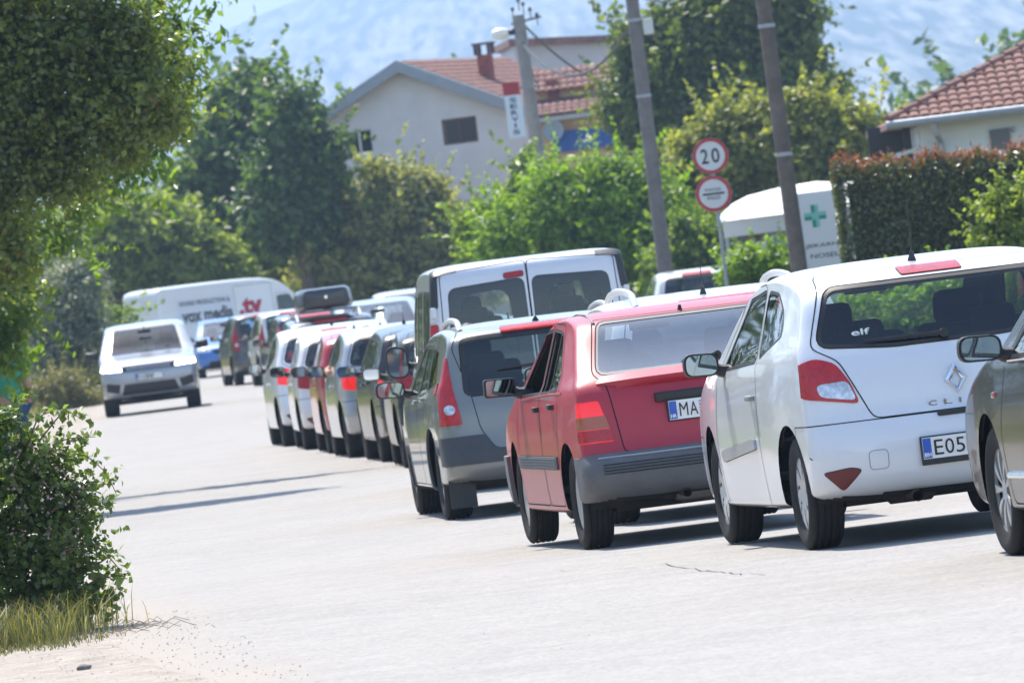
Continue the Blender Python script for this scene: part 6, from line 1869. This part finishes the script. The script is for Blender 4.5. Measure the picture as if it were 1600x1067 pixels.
def seated(label, car_root, x, y, zs, shirt, group, elbow=False):
    """a person sitting in a car, hands forward; elbow=True rests the left arm on the open window"""
    Mw = Matrix.Translation(car_root.location) @ Matrix.Rotation(car_root.rotation_euler.z, 4, 'Z')
    root = empty('person', tuple(Mw @ Vector((x, y, zs))), car_root.rotation_euler.z, label=label, cat='person', group=group)
    J = {'pelvis': (0, -.10, .10, .13), 'belly': (0, -.14, .26, (.15, .11)), 'chest': (0, -.19, .44, (.17, .12)), 'collar': (0, -.20, .56, (.13, .08)), 'neck': (0, -.19, .63, .052), 'jaw': (0, -.165, .70, .068), 'skull': (0, -.165, .78, .084), 'crown': (0, -.17, .85, .055),
         'sr': (.19, -.19, .53, .06), 'er': (.25, .02, .33, .045), 'wr': (.17, .27, .38, .030), 'hr': (.12, .33, .42, .034),
         'sl': (-.19, -.19, .53, .06), 'el': (-.25, .02, .33, .045), 'wl': (-.17, .27, .38, .030), 'hl': (-.12, .33, .42, .034),
         'kr': (.13, .36, .14, .075), 'kl': (-.13, .36, .14, .075), 'ar': (.14, .62, -.16, .05), 'al': (-.14, .62, -.16, .05)}
    if elbow: J.update({'el': (-.47, -.02, .40, .048), 'wl': (-.49, .24, .44, .031), 'hl': (-.44, .32, .47, .036), 'sl': (-.20, -.17, .53, .06)})
    E = [('pelvis', 'belly'), ('belly', 'chest'), ('chest', 'collar'), ('collar', 'neck'), ('neck', 'jaw'), ('jaw', 'skull'), ('skull', 'crown'), ('collar', 'sr'), ('sr', 'er'), ('er', 'wr'), ('wr', 'hr'), ('collar', 'sl'), ('sl', 'el'), ('el', 'wl'), ('wl', 'hl'), ('pelvis', 'kr'), ('kr', 'ar'), ('pelvis', 'kl'), ('kl', 'al')]
    skin_mesh('figure', J, E, SKIN, root)
    T = {k: (*J[k][:3], tuple(q + .016 for q in J[k][3]) if isinstance(J[k][3], tuple) else J[k][3] + .016) for k in ('pelvis', 'belly', 'chest', 'collar', 'sr', 'sl')}
    for s_ in 'rl':
        a, b = Vector(J['s' + s_][:3]), Vector(J['e' + s_][:3]); q = a.lerp(b, .55); T['u' + s_] = (*q, .066)
    skin_mesh('shirt', T, [('pelvis', 'belly'), ('belly', 'chest'), ('chest', 'collar'), ('collar', 'sr'), ('sr', 'ur'), ('collar', 'sl'), ('sl', 'ul')], shirt, root)
    head_parts(root, (0, -.165, .775))
    hand(root, J['wl'], J['hl'], -1); hand(root, J['wr'], J['hr'], 1)
    return root

def hand(root, w, h, sd):
    """palm with five fingers, slightly curled"""
    w, h = Vector(w[:3]), Vector(h[:3]); d = (h - w).normalized(); s_ = d.cross(Vector((0, 0, 1))).normalized()
    o = MB()
    for k, (off, l) in enumerate(((-.030, .062), (-.010, .075), (.010, .080), (.030, .072))):
        a = h + s_ * off + d * .012
        o.tube([a, a + d * l * .5 - Vector((0, 0, .008)), a + d * l * .9 - Vector((0, 0, .03))], [.0095, .009, .007], 6)
    a = h - s_ * sd * .036 - d * .02; o.tube([a, a - s_ * sd * .03 + d * .02, a - s_ * sd * .032 + d * .05], [.011, .010, .008], 6)
    o.build('finger', SKIN, root, smooth=True)

def pedestrian():
    c = at(12, 600, 95)
    root = empty('person', (c.x, 95, 0), R(35), label='person in green top and blue jeans standing half hidden behind leaves at the left edge', cat='person')
    J = {'pelvis': (0, 0, .95, (.15, .11)), 'belly': (0, .01, 1.10, (.15, .105)), 'chest': (0, 0, 1.30, (.17, .115)), 'collar': (0, 0, 1.44, (.12, .07)), 'neck': (0, .01, 1.50, .052), 'jaw': (0, .03, 1.57, .068), 'skull': (0, .025, 1.65, .085), 'crown': (0, .02, 1.72, .055),
         'sr': (.19, 0, 1.41, .058), 'er': (.24, -.03, 1.13, .043), 'wr': (.25, .05, .89, .029), 'hr': (.25, .09, .82, .034), 'sl': (-.19, 0, 1.41, .058), 'el': (-.25, .0, 1.14, .043), 'wl': (-.24, .14, .95, .029), 'hl': (-.22, .19, .90, .034),
         'hpr': (.10, 0, .88, .095), 'kr': (.11, .02, .50, .062), 'ar': (.12, -.02, .09, .045), 'tr': (.13, .14, .035, .038), 'hpl': (-.10, 0, .88, .095), 'kl': (-.11, .03, .50, .062), 'al': (-.12, -.02, .09, .045), 'tl': (-.13, .14, .035, .038)}
    E = [('pelvis', 'belly'), ('belly', 'chest'), ('chest', 'collar'), ('collar', 'neck'), ('neck', 'jaw'), ('jaw', 'skull'), ('skull', 'crown')]
    for s_ in 'rl': E += [('collar', 's' + s_), ('s' + s_, 'e' + s_), ('e' + s_, 'w' + s_), ('w' + s_, 'h' + s_), ('pelvis', 'hp' + s_), ('hp' + s_, 'k' + s_), ('k' + s_, 'a' + s_), ('a' + s_, 't' + s_)]
    skin_mesh('figure', J, E, SKIN, root)
    g = lambda k, d=.016: (*J[k][:3], tuple(q + d for q in J[k][3]) if isinstance(J[k][3], tuple) else J[k][3] + d)
    T = {k: g(k) for k in ('pelvis', 'belly', 'chest', 'collar', 'sr', 'sl')}
    for s_ in 'rl': T['u' + s_] = (*Vector(J['s' + s_][:3]).lerp(Vector(J['e' + s_][:3]), .5), .068)
    skin_mesh('shirt', T, [('pelvis', 'belly'), ('belly', 'chest'), ('chest', 'collar'), ('collar', 'sr'), ('sr', 'ur'), ('collar', 'sl'), ('sl', 'ul')], mat('shirt_green', (.03, .26, .16), .85), root)
    T = {k: g(k, .018) for k in ('pelvis', 'hpr', 'kr', 'ar', 'hpl', 'kl', 'al')}
    skin_mesh('jeans', T, [('pelvis', 'hpr'), ('hpr', 'kr'), ('kr', 'ar'), ('pelvis', 'hpl'), ('hpl', 'kl'), ('kl', 'al')], mat('denim', (.035, .075, .16), .9, var=.2, scale=20), root)
    head_parts(root, (0, .03, 1.645)); hand(root, J['wl'], J['hl'], -1); hand(root, J['wr'], J['hr'], 1)
    for s_ in (-1, 1): MB().box((s_ * .13, .05, .03), (.10, .28, .06), bev=.025).build('shoe', BLACK, root, smooth=True)
pedestrian()

# ------------------------------------------------------------------ the queue
Q = 'cars queuing on the right of the road'
def from_wheel(P, head, x, y, front=False):
    """root position that puts the left rear (or front) tyre at ground point (x, y)"""
    h = R(head); lx = -(P['hw'] - .10); ly = P['yf'] if front else P['yr']
    return (x - (lx * math.cos(h) - ly * math.sin(h)), y - (lx * math.sin(h) + ly * math.cos(h)), gz(y) + .008)
def from_rear(P, head, x, y):
    h = R(head); ly = P['top'][-1][0]
    return (x + ly * math.sin(h), y - ly * math.cos(h), gz(y) + .008)

WHITEP = paint('paint_white', (.70, .725, .76), dirt=.10, rough=.30)
WHITEP2 = paint('paint_white_warm', (.70, .71, .71), dirt=.12)
REDP = paint('paint_faded_red', (.40, .016, .034), rough=.42, coat=.35, dirt=.09, dust=(.36, .20, .17))
GREYP = paint('paint_grey_green', (.20, .205, .195), .35, .34, dirt=.15)
SILVERVAN = paint('paint_silver_white', (.66, .68, .73), .05, .32, dirt=.15)
DARKP = paint('paint_dark_grey', (.020, .018, .018), 0.0, .24, coat=.45, dirt=.05)
BLACKP = paint('paint_black', (.008, .008, .009), 0.0, .24, coat=.4, dirt=.05)
SILVERP = paint('paint_silver', (.42, .43, .45), .6, .34, dirt=.2)
REDP2 = paint('paint_bright_red', (.42, .012, .02), rough=.3, dirt=.12)
BLUEP = paint('paint_blue', (.03, .16, .50), .2, .3, dirt=.08)
NAVYP = paint('paint_navy', (.025, .032, .05), .4, .28, dirt=.18)
BROWNP = paint('paint_dark_brown', (.06, .052, .045), .4, .3, dirt=.3)
SKYP = paint('paint_pale_blue', (.30, .36, .44), .4, .32, dirt=.15)

# 1 nearest, cut by the right edge
P = spec(ESTATE, paint=DARKP, lamp=REDLENS2, rims='alloy9', rim='silver', steer=0.0)
def near_parts(root, S, P):
    for sd in (-1, 1):
        handle(root, S, -.20, .84, sd, P['paint']); handle(root, S, -.95, .86, sd, P['paint'])
        q = [S.sx(y, .40, sd) + Vector((sd * .012, 0, 0)) for y in (-.9, -.4, .2, .8)]
        MB().tube(q, .018, 8).build('side_moulding', CHROME, root, smooth=True)
        q = [S.sx(y, z, sd) + Vector((sd * .006, 0, 0)) for y, z in ((-1.15, .965), (-.6, .962), (0, .955), (.6, .945), (.74, .94))]
        MB().tube(q, .008, 6).build('window_moulding', CHROME, root, smooth=True)
        q = S.sx(1.02, .78, sd); MB().box((q.x, 1.02, .78), (.02, .06, .03), bev=.008).build('side_repeater', AMBER, root, smooth=True)
car('estate_car', 'dark metallic car cut off by the right edge, nearest of the queue', Q, from_wheel(P, 8.5, 2.30, 41.0, True), 8.5, P, parts=near_parts)

# 2 white three-door hatchback
P = spec(HATCH, paint=WHITEP, lamp=REDLENS2, strip=mat('strip_silver', (.42, .43, .44), .35, .4), rims='spoke7', glass_side=GLASS, handle=mat('handle_grey', (.22, .22, .22), .5))
def clio_parts(root, S, P):
    hatch_parts(root, S, P)
    antenna(root, S, -.03, -1.16, .40, -.20)
    q = S.sr(0, .475); plate(root, (0.02, q.y - .004, .472), [('E', .058), ('0', .058), ('5', .058), ('-', .030), ('A', .062), ('-', .030), ('8', .055), ('2', .055), ('4', .055)], 'BIH', sub='www.auto-plus')
    q = S.sr(0, .812); d = MB(); ro, ri_ = (.062, .085), (.026, .048); o_ = Vector((0, q.y - .012, .815))
    pr = [(ro[0], 0), (0, ro[1]), (-ro[0], 0), (0, -ro[1])]; pi = [(ri_[0], 0), (0, ri_[1]), (-ri_[0], 0), (0, -ri_[1])]; pm = [((a[0] + b[0]) / 2, (a[1] + b[1]) / 2) for a, b in zip(pr, pi)]
    v = [o_ + Vector((a, .006, b)) for a, b in pr] + [o_ + Vector((a, -.012, b)) for a, b in pm] + [o_ + Vector((a, .004, b)) for a, b in pi]; f = []
    for i in range(4):
        j = (i + 1) % 4; f += [(i, j, 4 + j, 4 + i), (4 + i, 4 + j, 8 + j, 8 + i)]
    d.add(v, f).build('diamond_badge', CHROME, root)
    for i, ch in enumerate('CLIO'):
        x = -.165 + i * .082; q = S.sr(x, .70); text('badge_lettering', ch, CHROME, root, (x, q.y - .006, .688), (1, 0, 0), (0, 0, 1), .045 if ch != 'I' else .012, .028, .02)
    q = S.sr(-.55, 1.10); text('window_sticker', 'elf', WHITEINK, root, (-.50, S.sr(-.47, 1.115).y - .004, 1.10), (1, 0, 0), (0, .2, 1), .10, .035, .02)
    sq = rp([(-.52, .395), (-.42, .395), (-.42, .495), (-.52, .495)], .025, 3); MB().tube([S.sr(a, b) + Vector((0, -.001, 0)) for a, b in sq + sq[:1]], .0022, 4, cap=False).build('tow_eye_cover', mat('seam_grey', (.30, .31, .33), .7), root)
    q = S.sr(0, .64); MB().box((.02, q.y - .002, .645), (.30, .03, .028), bev=.01).build('tailgate_handle', BLACK, root, smooth=True)
car('white_hatchback', 'white three-door hatchback with plate E05, second from the right edge', Q, from_wheel(P, 7.9, 1.47, 45.2), 7.9, P, parts=clio_parts)

# 3 red old hatchback
P = spec(OLDHATCH, paint=REDP)
def kadett_parts(root, S, P):
    sp = MB(); n = 12; top, bot = [], []
    for i in range(n + 1):
        x = -.655 + 1.31 * i / n; e = abs(x) / .655
        q = S.sr(x, 1.02); top.append(Vector((x, q.y - .01 + .0 * e, 1.025 - .012 * e ** 4))); bot.append(Vector((x, q.y - .135 + .05 * e ** 6, .985 - .010 * e ** 3)))
    lo = [b + Vector((0, .012, -.028)) for b in bot]; lo2 = [Vector((t.x, S.sr(t.x, .93).y + .004, .935)) for t in top]
    v = top + bot + lo + lo2; m_ = n + 1; f = []
    for i in range(n):
        for k in range(3): f.append((k * m_ + i, k * m_ + i + 1, (k + 1) * m_ + i + 1, (k + 1) * m_ + i))
    for e in (0, n): f.append((e, m_ + e, 2 * m_ + e, 3 * m_ + e))
    sp.add(v, f).build('rear_spoiler', P['paint'], root, smooth=True)
    q = S.sr(0, .86); MB().box((.0, q.y - .012, .855), (.66, .045, .055), bev=.008).build('plate_light_strip', BLACK, root, smooth=True)
    q = S.sr(0, .77); plate(root, (.0, q.y - .012, .768), [('M', .062), ('A', .058), ('#', .058), ('5', .052), ('1', .046), ('8', .052), ('-', .030), ('D', .05), ('K', .05)], 'HR')
    MB().lathe([(.0, .0), (.018, .0), (.02, -.01)], 14, Matrix.Translation((.02, S.sr(0, .86).y - .038, .86)) @ Matrix.Rotation(R(-90), 4, 'X')).build('tailgate_lock', CHROME, root, smooth=True)
    wiper(root, S, .10, 1.06, -.12, 1.04); 
    for sd in (-1, 1):
        handle(root, S, -.14, .845, sd, BLACK, .11, .035); handle(root, S, -.83, .86, sd, BLACK, .11, .035)
        for k in range(4):
            q = [S.sx(y, .497 + k * .017, sd) + Vector((sd * .015, 0, 0)) for y in (-.86, -.3, .3, .84)]; MB().tube(q, .0035, 4).build('strip_groove', BLACK, root)
        q = [S.sx(y, z, sd) + Vector((sd * .003, 0, 0)) for y, z in ((-1.20, .935), (-.6, .93), (0, .92), (.6, .905), (1.1, .885))]; MB().tube(q, .007, 5).build('waist_line', P['paint'], root, smooth=True)
        q = [S.st(sd * .555, y) + Vector((0, 0, .004)) for y in (-1.18, -.9, -.5, -.1)]; MB().tube(q, .010, 5).build('roof_gutter', GREYPL, root, smooth=True)
    for k in range(4):
        z = .445 + k * .018; q = [S.sr(x, z) + Vector((0, -.030, 0)) for x in (-.70, -.55, -.3, 0, .3, .55, .70)]; MB().tube(q, .0032, 4).build('bumper_groove', BLACK, root)
    q = [S.sr(x, .535) + Vector((0, -.030, .004)) for x in (-.72, -.5, 0, .5, .72)]; MB().tube(q, .006, 5).build('bumper_trim', mat('worn_chrome', (.45, .45, .46), .4, .7), root, smooth=True)
    q = S.st(-.02, -1.12); MB().tube([q, q + Vector((0, -.01, .03))], [.015, .008], 8).build('antenna_stub', BLACK, root)
    exhaust(root, -.22, -1.90, .285, .026)
    b = MB().box((-.02, -1.55, .30), (.5, .3, .16), bev=.06); b.build('muffler', mat('dull_steel', (.20, .18, .16), .55, .5, var=.3, scale=8), root, smooth=True)
    q = S.sr(.42, 1.24); MB().box((.40, S.sr(.40, 1.24).y - .003, 1.24), (.055, .004, .035)).build('window_sticker', WHITEINK, root)
car('red_hatchback', 'faded red old hatchback with grey bumper, rear spoiler and plate MA', Q, from_wheel(P, 7.2, .33, 50.7), 7.2, P, parts=kadett_parts)

# 4 white estate, only its roof in view
P = spec(ESTATE, paint=WHITEP2, glass_rear=GLASS_DARK)
SILVERTRIM = mat('silver_trim', (.58, .58, .58), .35, .5)
car('estate_car', 'white estate car with silver roof rails, seen over the red hatchback roof', Q, from_rear(P, 5.5, 1.42, 55.4), 5.5, P, parts=lambda r_, S, P: (rails(r_, S, .53, -1.72, .1, SILVERTRIM, .058), antenna(r_, S, -.06, -1.55, .22, -.1)))

# 5 grey-green compact minivan
P = spec(MPV, 1.0, .89, .975, tumble=R(18), paint=GREYP, clad=mat('dark_cladding', (.050, .053, .060), .55, var=.12, scale=9), lamp=REDLENS2)
def mpv_parts(root, S, P):
    rails(root, S, .57, -1.55, .1, SILVERTRIM, .05)
    wiper(root, S, .03, 1.10, -.36, 1.085)
    q = S.st(0, -1.62); MB().tube([q, q + Vector((0, -.03, .035))], [.028, .004], 8).build('antenna_fin', BLACK, root)
    for sd in (-1, 1): handle(root, S, -.15, .90, sd, P['paint']); handle(root, S, -.86, .92, sd, P['paint'])
    q = S.sr(0, .74); plate(root, (0, q.y - .012, .76), [('A', .05), ('7', .05), ('2', .05), ('-', .03), ('K', .05), ('-', .03), ('3', .05)], 'BIH')
    exhaust(root, .45, -2.0, .28)
    for sd in (-1, 1): MB().box((sd * .72, -1.86, .22), (.20, .012, .26)).build('mud_flap', BLACK, root)
mpv = car('compact_minivan', 'dark grey-green compact minivan with dark wheel-arch cladding, left of the red hatchback', Q, from_wheel(P, 5.2, -.60, 64.5), 5.2, P, parts=mpv_parts)
seated('driver of the grey-green minivan, dark shape behind its rear window', mpv, -.37, .30, .55, mat('shirt_dark', (.05, .05, .06), .9), 'people sitting in the cars')

# 6 passenger van
P = spec(VAN, paint=SILVERVAN)
def van_parts(root, S, P):
    q = S.sr(-.10, .86); plate(root, (-.42, q.y - .012, .80), [('M', .05), ('3', .05), ('1', .05), ('-', .03), ('O', .05), ('-', .03), ('5', .05)], 'BIH')
    for sd in (-1, 1): handle(root, S, .62, 1.0, sd, BLACK)
    for z in (.75, 1.55): 
        for sd in (-1, 1): MB().box((sd * .83, S.sr(sd * .80, z).y - .01, z), (.05, .03, .09), bev=.008).build('door_hinge', P['paint'], root)
van = car('passenger_van', 'silver white passenger van with two glazed rear doors, towering over the queue', Q, from_rear(P, 2.8, .20, 72.6), 2.8, P, cat='van', parts=van_parts)
seated('driver of the tall van seen through the left rear door', van, -.42, .98, .92, mat('shirt_grey', (.10, .10, .11), .9), 'people sitting in the cars')
seated('passenger on the right side of the tall van', van, .42, -.16, .92, mat('shirt_brown', (.09, .06, .05), .9), 'people sitting in the cars')

# 7-12 the cars between the van and the gap
def small_parts(root, S, P):
    hatch_parts(root, S, P); antenna(root, S, 0, -1.1, .2, -.3)
def plain_parts(root, S, P):
    for sd in (-1, 1): handle(root, S, -.20, .84, sd, P['paint']); handle(root, S, -.95, .86, sd, P['paint'])
P = spec(HATCH, 1.0, .95, 1.0, paint=BLACKP, lamp=REDLENS, clear_lens=False)
car('black_hatchback', 'black hatchback half hidden behind the mirror of the grey-green minivan', Q, from_wheel(P, 3.0, -1.19, 86.8), 3.0, P, parts=small_parts, lod=.8)
P = spec(ESTATE, 1.0, .98, 1.02, paint=DARKP, lamp=BRAKE_ON, lamp_poly=[(-.88, .78), (-.88, .93), (-.56, .93), (-.56, .78)], mirror_mat=BLUEP)
car('dark_saloon', 'dark grey car with a blue door mirror, third car left of the tall van', Q, from_wheel(P, 4.6, -1.48, 91.6), 4.6, P, parts=plain_parts, lod=.8)
P = spec(HATCH, 1.02, .98, 1.02, paint=SILVERP, lamp=BRAKE_ON, clear_lens=False, fog=False)
silver = car('silver_hatchback', 'silver hatchback with the driver resting an arm on the open window', Q, from_wheel(P, 4.6, -1.94, 96.6), 4.6, P, parts=small_parts, lod=.8)
seated('driver of the silver hatchback with an elbow out of the window', silver, -.36, .22, .56, mat('shirt_white', (.5, .5, .5), .9), 'people sitting in the cars', elbow=True)
P = spec(HATCH, 1.0, .97, 1.0, paint=REDP2, lamp=REDLENS, clear_lens=False)
car('red_small_car', 'bright red small car squeezed between the silver and the white cars', Q, from_wheel(P, 3.8, -2.27, 101.3), 3.8, P, parts=small_parts, lod=.75)
P = spec(HATCH, 1.03, .97, 1.0, paint=WHITEP2, lamp=REDLENS, clear_lens=False)
car('white_small_car', 'white small car just right of the white car leading the near queue', Q, from_wheel(P, 3.6, -2.67, 106.2), 3.6, P, parts=small_parts, lod=.75)
P = spec(HATCH, 1.04, 1.02, 1.03, paint=WHITEP, lamp=BRAKE_ON, clear_lens=False)
car('white_crossover', 'white tall hatchback with lit brake lights at the left end of the near queue', Q, from_wheel(P, 4.8, -3.06, 111.0), 4.8, P, parts=small_parts, lod=.8)

# farther cars
P = spec(ESTATE, 1.0, 1.06, 1.0, paint=NAVYP, glass_rear=GLASS_DARK)
roofcar = car('dark_estate', 'dark car carrying a black roof box', Q, from_rear(P, 5.0, -2.95, 143.0), 5.0, P, parts=lambda r_, S, P: rails(r_, S, .53, -1.72, .1, SILVERTRIM, .075), lod=.7)
Mw = Matrix.Translation(roofcar.location) @ Matrix.Rotation(roofcar.rotation_euler.z, 4, 'Z')
rb = empty('roof_box', tuple(Mw @ Vector((-.02, -.75, 1.66))), roofcar.rotation_euler.z, label='black roof box strapped on the dark car', cat='roof box')
bx_ = rp([(-.47, 0), (.47, 0), (.43, .36), (-.43, .36)], .10, 4); v, f = [], []; n = len(bx_)
for sc, yy, dz in ((.55, -1.02, .08), (.86, -.98, .03), (1, -.8, 0), (1, .5, 0), (.9, .85, .0), (.6, 1.05, .03)): v += [(x * sc, yy, z * sc + dz) for x, z in bx_]
for i in range(5):
    for k in range(n): q = (k + 1) % n; f.append((i * n + k, i * n + q, (i + 1) * n + q, (i + 1) * n + k))
f += [tuple(range(n)), tuple(5 * n + k for k in range(n))]
MB().add(v, f).build('shell', mat('roof_box_black', (.03, .03, .032), .3, coat=.4), rb, smooth=True)
for yy in (-.5, .45): MB().box((0, yy, -.025), (1.12, .07, .04), bev=.01).build('cross_bar', METAL, rb)
MB().lathe([(0, 0), (.03, 0), (.03, .01)], 10, Matrix.Translation((0, -1.03, .20)) @ Matrix.Rotation(R(90), 4, 'X')).build('lock', CHROME, rb)
P = spec(MPV, 1.0, .98, .98, paint=NAVYP, lamp=BRAKE_ON, lamp2=BRAKE_ON, clad=None)
car('navy_car', 'dark blue car with a lit tail light, left of the roof box car', Q, from_wheel(P, 5.5, -4.55, 166.0), 5.5, P, lod=.65)
P = spec(MPV, .92, 1.0, .95, paint=WHITEP2, lamp=REDLENS, clad=mat('dark_cladding', (.050, .053, .060), .55))
car('white_off_roader', 'white off-roader with dark cladding far up the queue', Q, from_wheel(P, 6.5, -5.55, 189.5), 6.5, P, lod=.65, parts=lambda r_, S, P: MB().lathe([(0, 0), (.33, 0), (.34, .1), (.30, .2), (0, .2)], 24, Matrix.Translation((0.02, -2.06, .86)) @ Matrix.Rotation(R(90), 4, 'X')).build('spare_wheel', BLACK, r_, smooth=True))
P = spec(MPV, 1.0, 1.0, 1.0, paint=BROWNP, lamp=REDLENS, clad=None)
car('brown_minivan', 'dark brown minivan at the far head of the queue', Q, from_wheel(P, 7.5, -6.40, 197.0), 7.5, P, lod=.65)

# oncoming and parked cars
O = 'cars facing the camera'
P = spec(SUV, paint=paint('paint_pale_silver', (.36, .38, .41), .4, .3, dirt=.08), lit=True)
def suv_parts(root, S, P):
    q = S.sf(0, .74); plate(root, (0, q.y + .004, .72), [('A', .05), ('4', .05), ('5', .05), ('-', .03), ('M', .05), ('-', .03), ('7', .05)], 'BIH', rear=False)
    for k in range(4):
        q = [S.sf(x, .865 + k * .022) + Vector((0, .006, 0)) for x in (-.44, 0, .44)]; MB().tube(q, .005, 4).build('grille_bar', CHROME, root)
car('off_road_car', 'large pale silver off-road car driving towards the camera with headlights on', O, (-7.22, 169.4, gz(169) + .008), 182.2, P, cat='car', parts=suv_parts, lod=.85)
P = spec(ESTATE, 1.0, 1.03, 1.0, paint=BLUEP)
def blue_parts(root, S, P):
    q = S.sf(0, .50); plate(root, (0, q.y + .004, .50), [('K', .05), ('2', .05), ('5', .05), ('-', .03), ('J', .05), ('-', .03), ('1', .05)], 'BIH', rear=False)
car('blue_car', 'bright blue car driving towards the camera behind the silver off-road car', O, (-7.45, 224.5, gz(224) + .008), 182.0, P, parts=blue_parts, lod=.65)
P = spec(MPV, 1.05, 1.05, 1.0, paint=SKYP, clad=None)
car('pale_minivan', 'pale blue minivan facing the camera, left one of the pair beside the tall van', O, (-2.35, 152.5, gz(152) + .008), 184.0, P, lod=.6)
P = spec(MPV, 1.0, 1.10, 1.0, paint=SILVERP, clad=None)
car('silver_minivan', 'silver minivan facing the camera, right one of the pair beside the tall van', O, (-1.85, 168, gz(168) + .008), 184.0, P, lod=.6)
P = spec(ESTATE, 1.0, 1.05, 1.0, paint=WHITEP2, glass_rear=GLASS_DARK)
car('parked_white_car', 'white car parked far off, its roof showing below the round road signs', None, from_rear(P, 3.0, 3.55, 157.0), 3.0, P, lod=.65)
P = spec(PANELVAN, paint=paint('paint_van_white', (.74, .75, .75), dirt=.1))
def vox(root, S, P):
    ink = mat('van_grey_ink', (.055, .06, .07), .5); redk = mat('van_red_ink', (.42, .015, .05), .5); pan = mat('van_pale_panel', (.62, .66, .70), .5)
    cf = lambda v: Vector((S.sx(v.y, v.z, 1).x + .012, v.y, v.z))
    cf0 = lambda v: Vector((S.sx(v.y, v.z, 1).x + .004, v.y, v.z))
    g = MB(); pts = [(-2.35, 1.34), (-.42, 1.34), (-.42, 2.10), (-2.35, 2.10)]; g.add([cf0(Vector((1, y, z))) for y, z in pts], [(0, 1, 2, 3)]); g.build('pale_panel', pan, root)
    text('lettering', 'SOUND PRODUCTION &', ink, root, (1, -2.25, 1.90), (0, 1, 0), (0, 0, 1), 1.74, .13, .02, cf)
    text('lettering', 'vox media', ink, root, (1, -2.22, 1.42), (0, 1, 0), (0, 0, 1), 1.76, .38, .035, cf)
    text('lettering', '.tv', redk, root, (1, -.25, 1.45), (0, 1, 0), (0, 0, 1), .82, .50, .05, cf)
car('panel_van', 'white panel van with vox media lettering turning off at the far bend', None, (-7.95, 243.5, gz(243) + .008), -54.0, P, cat='van', parts=vox, lod=.8)
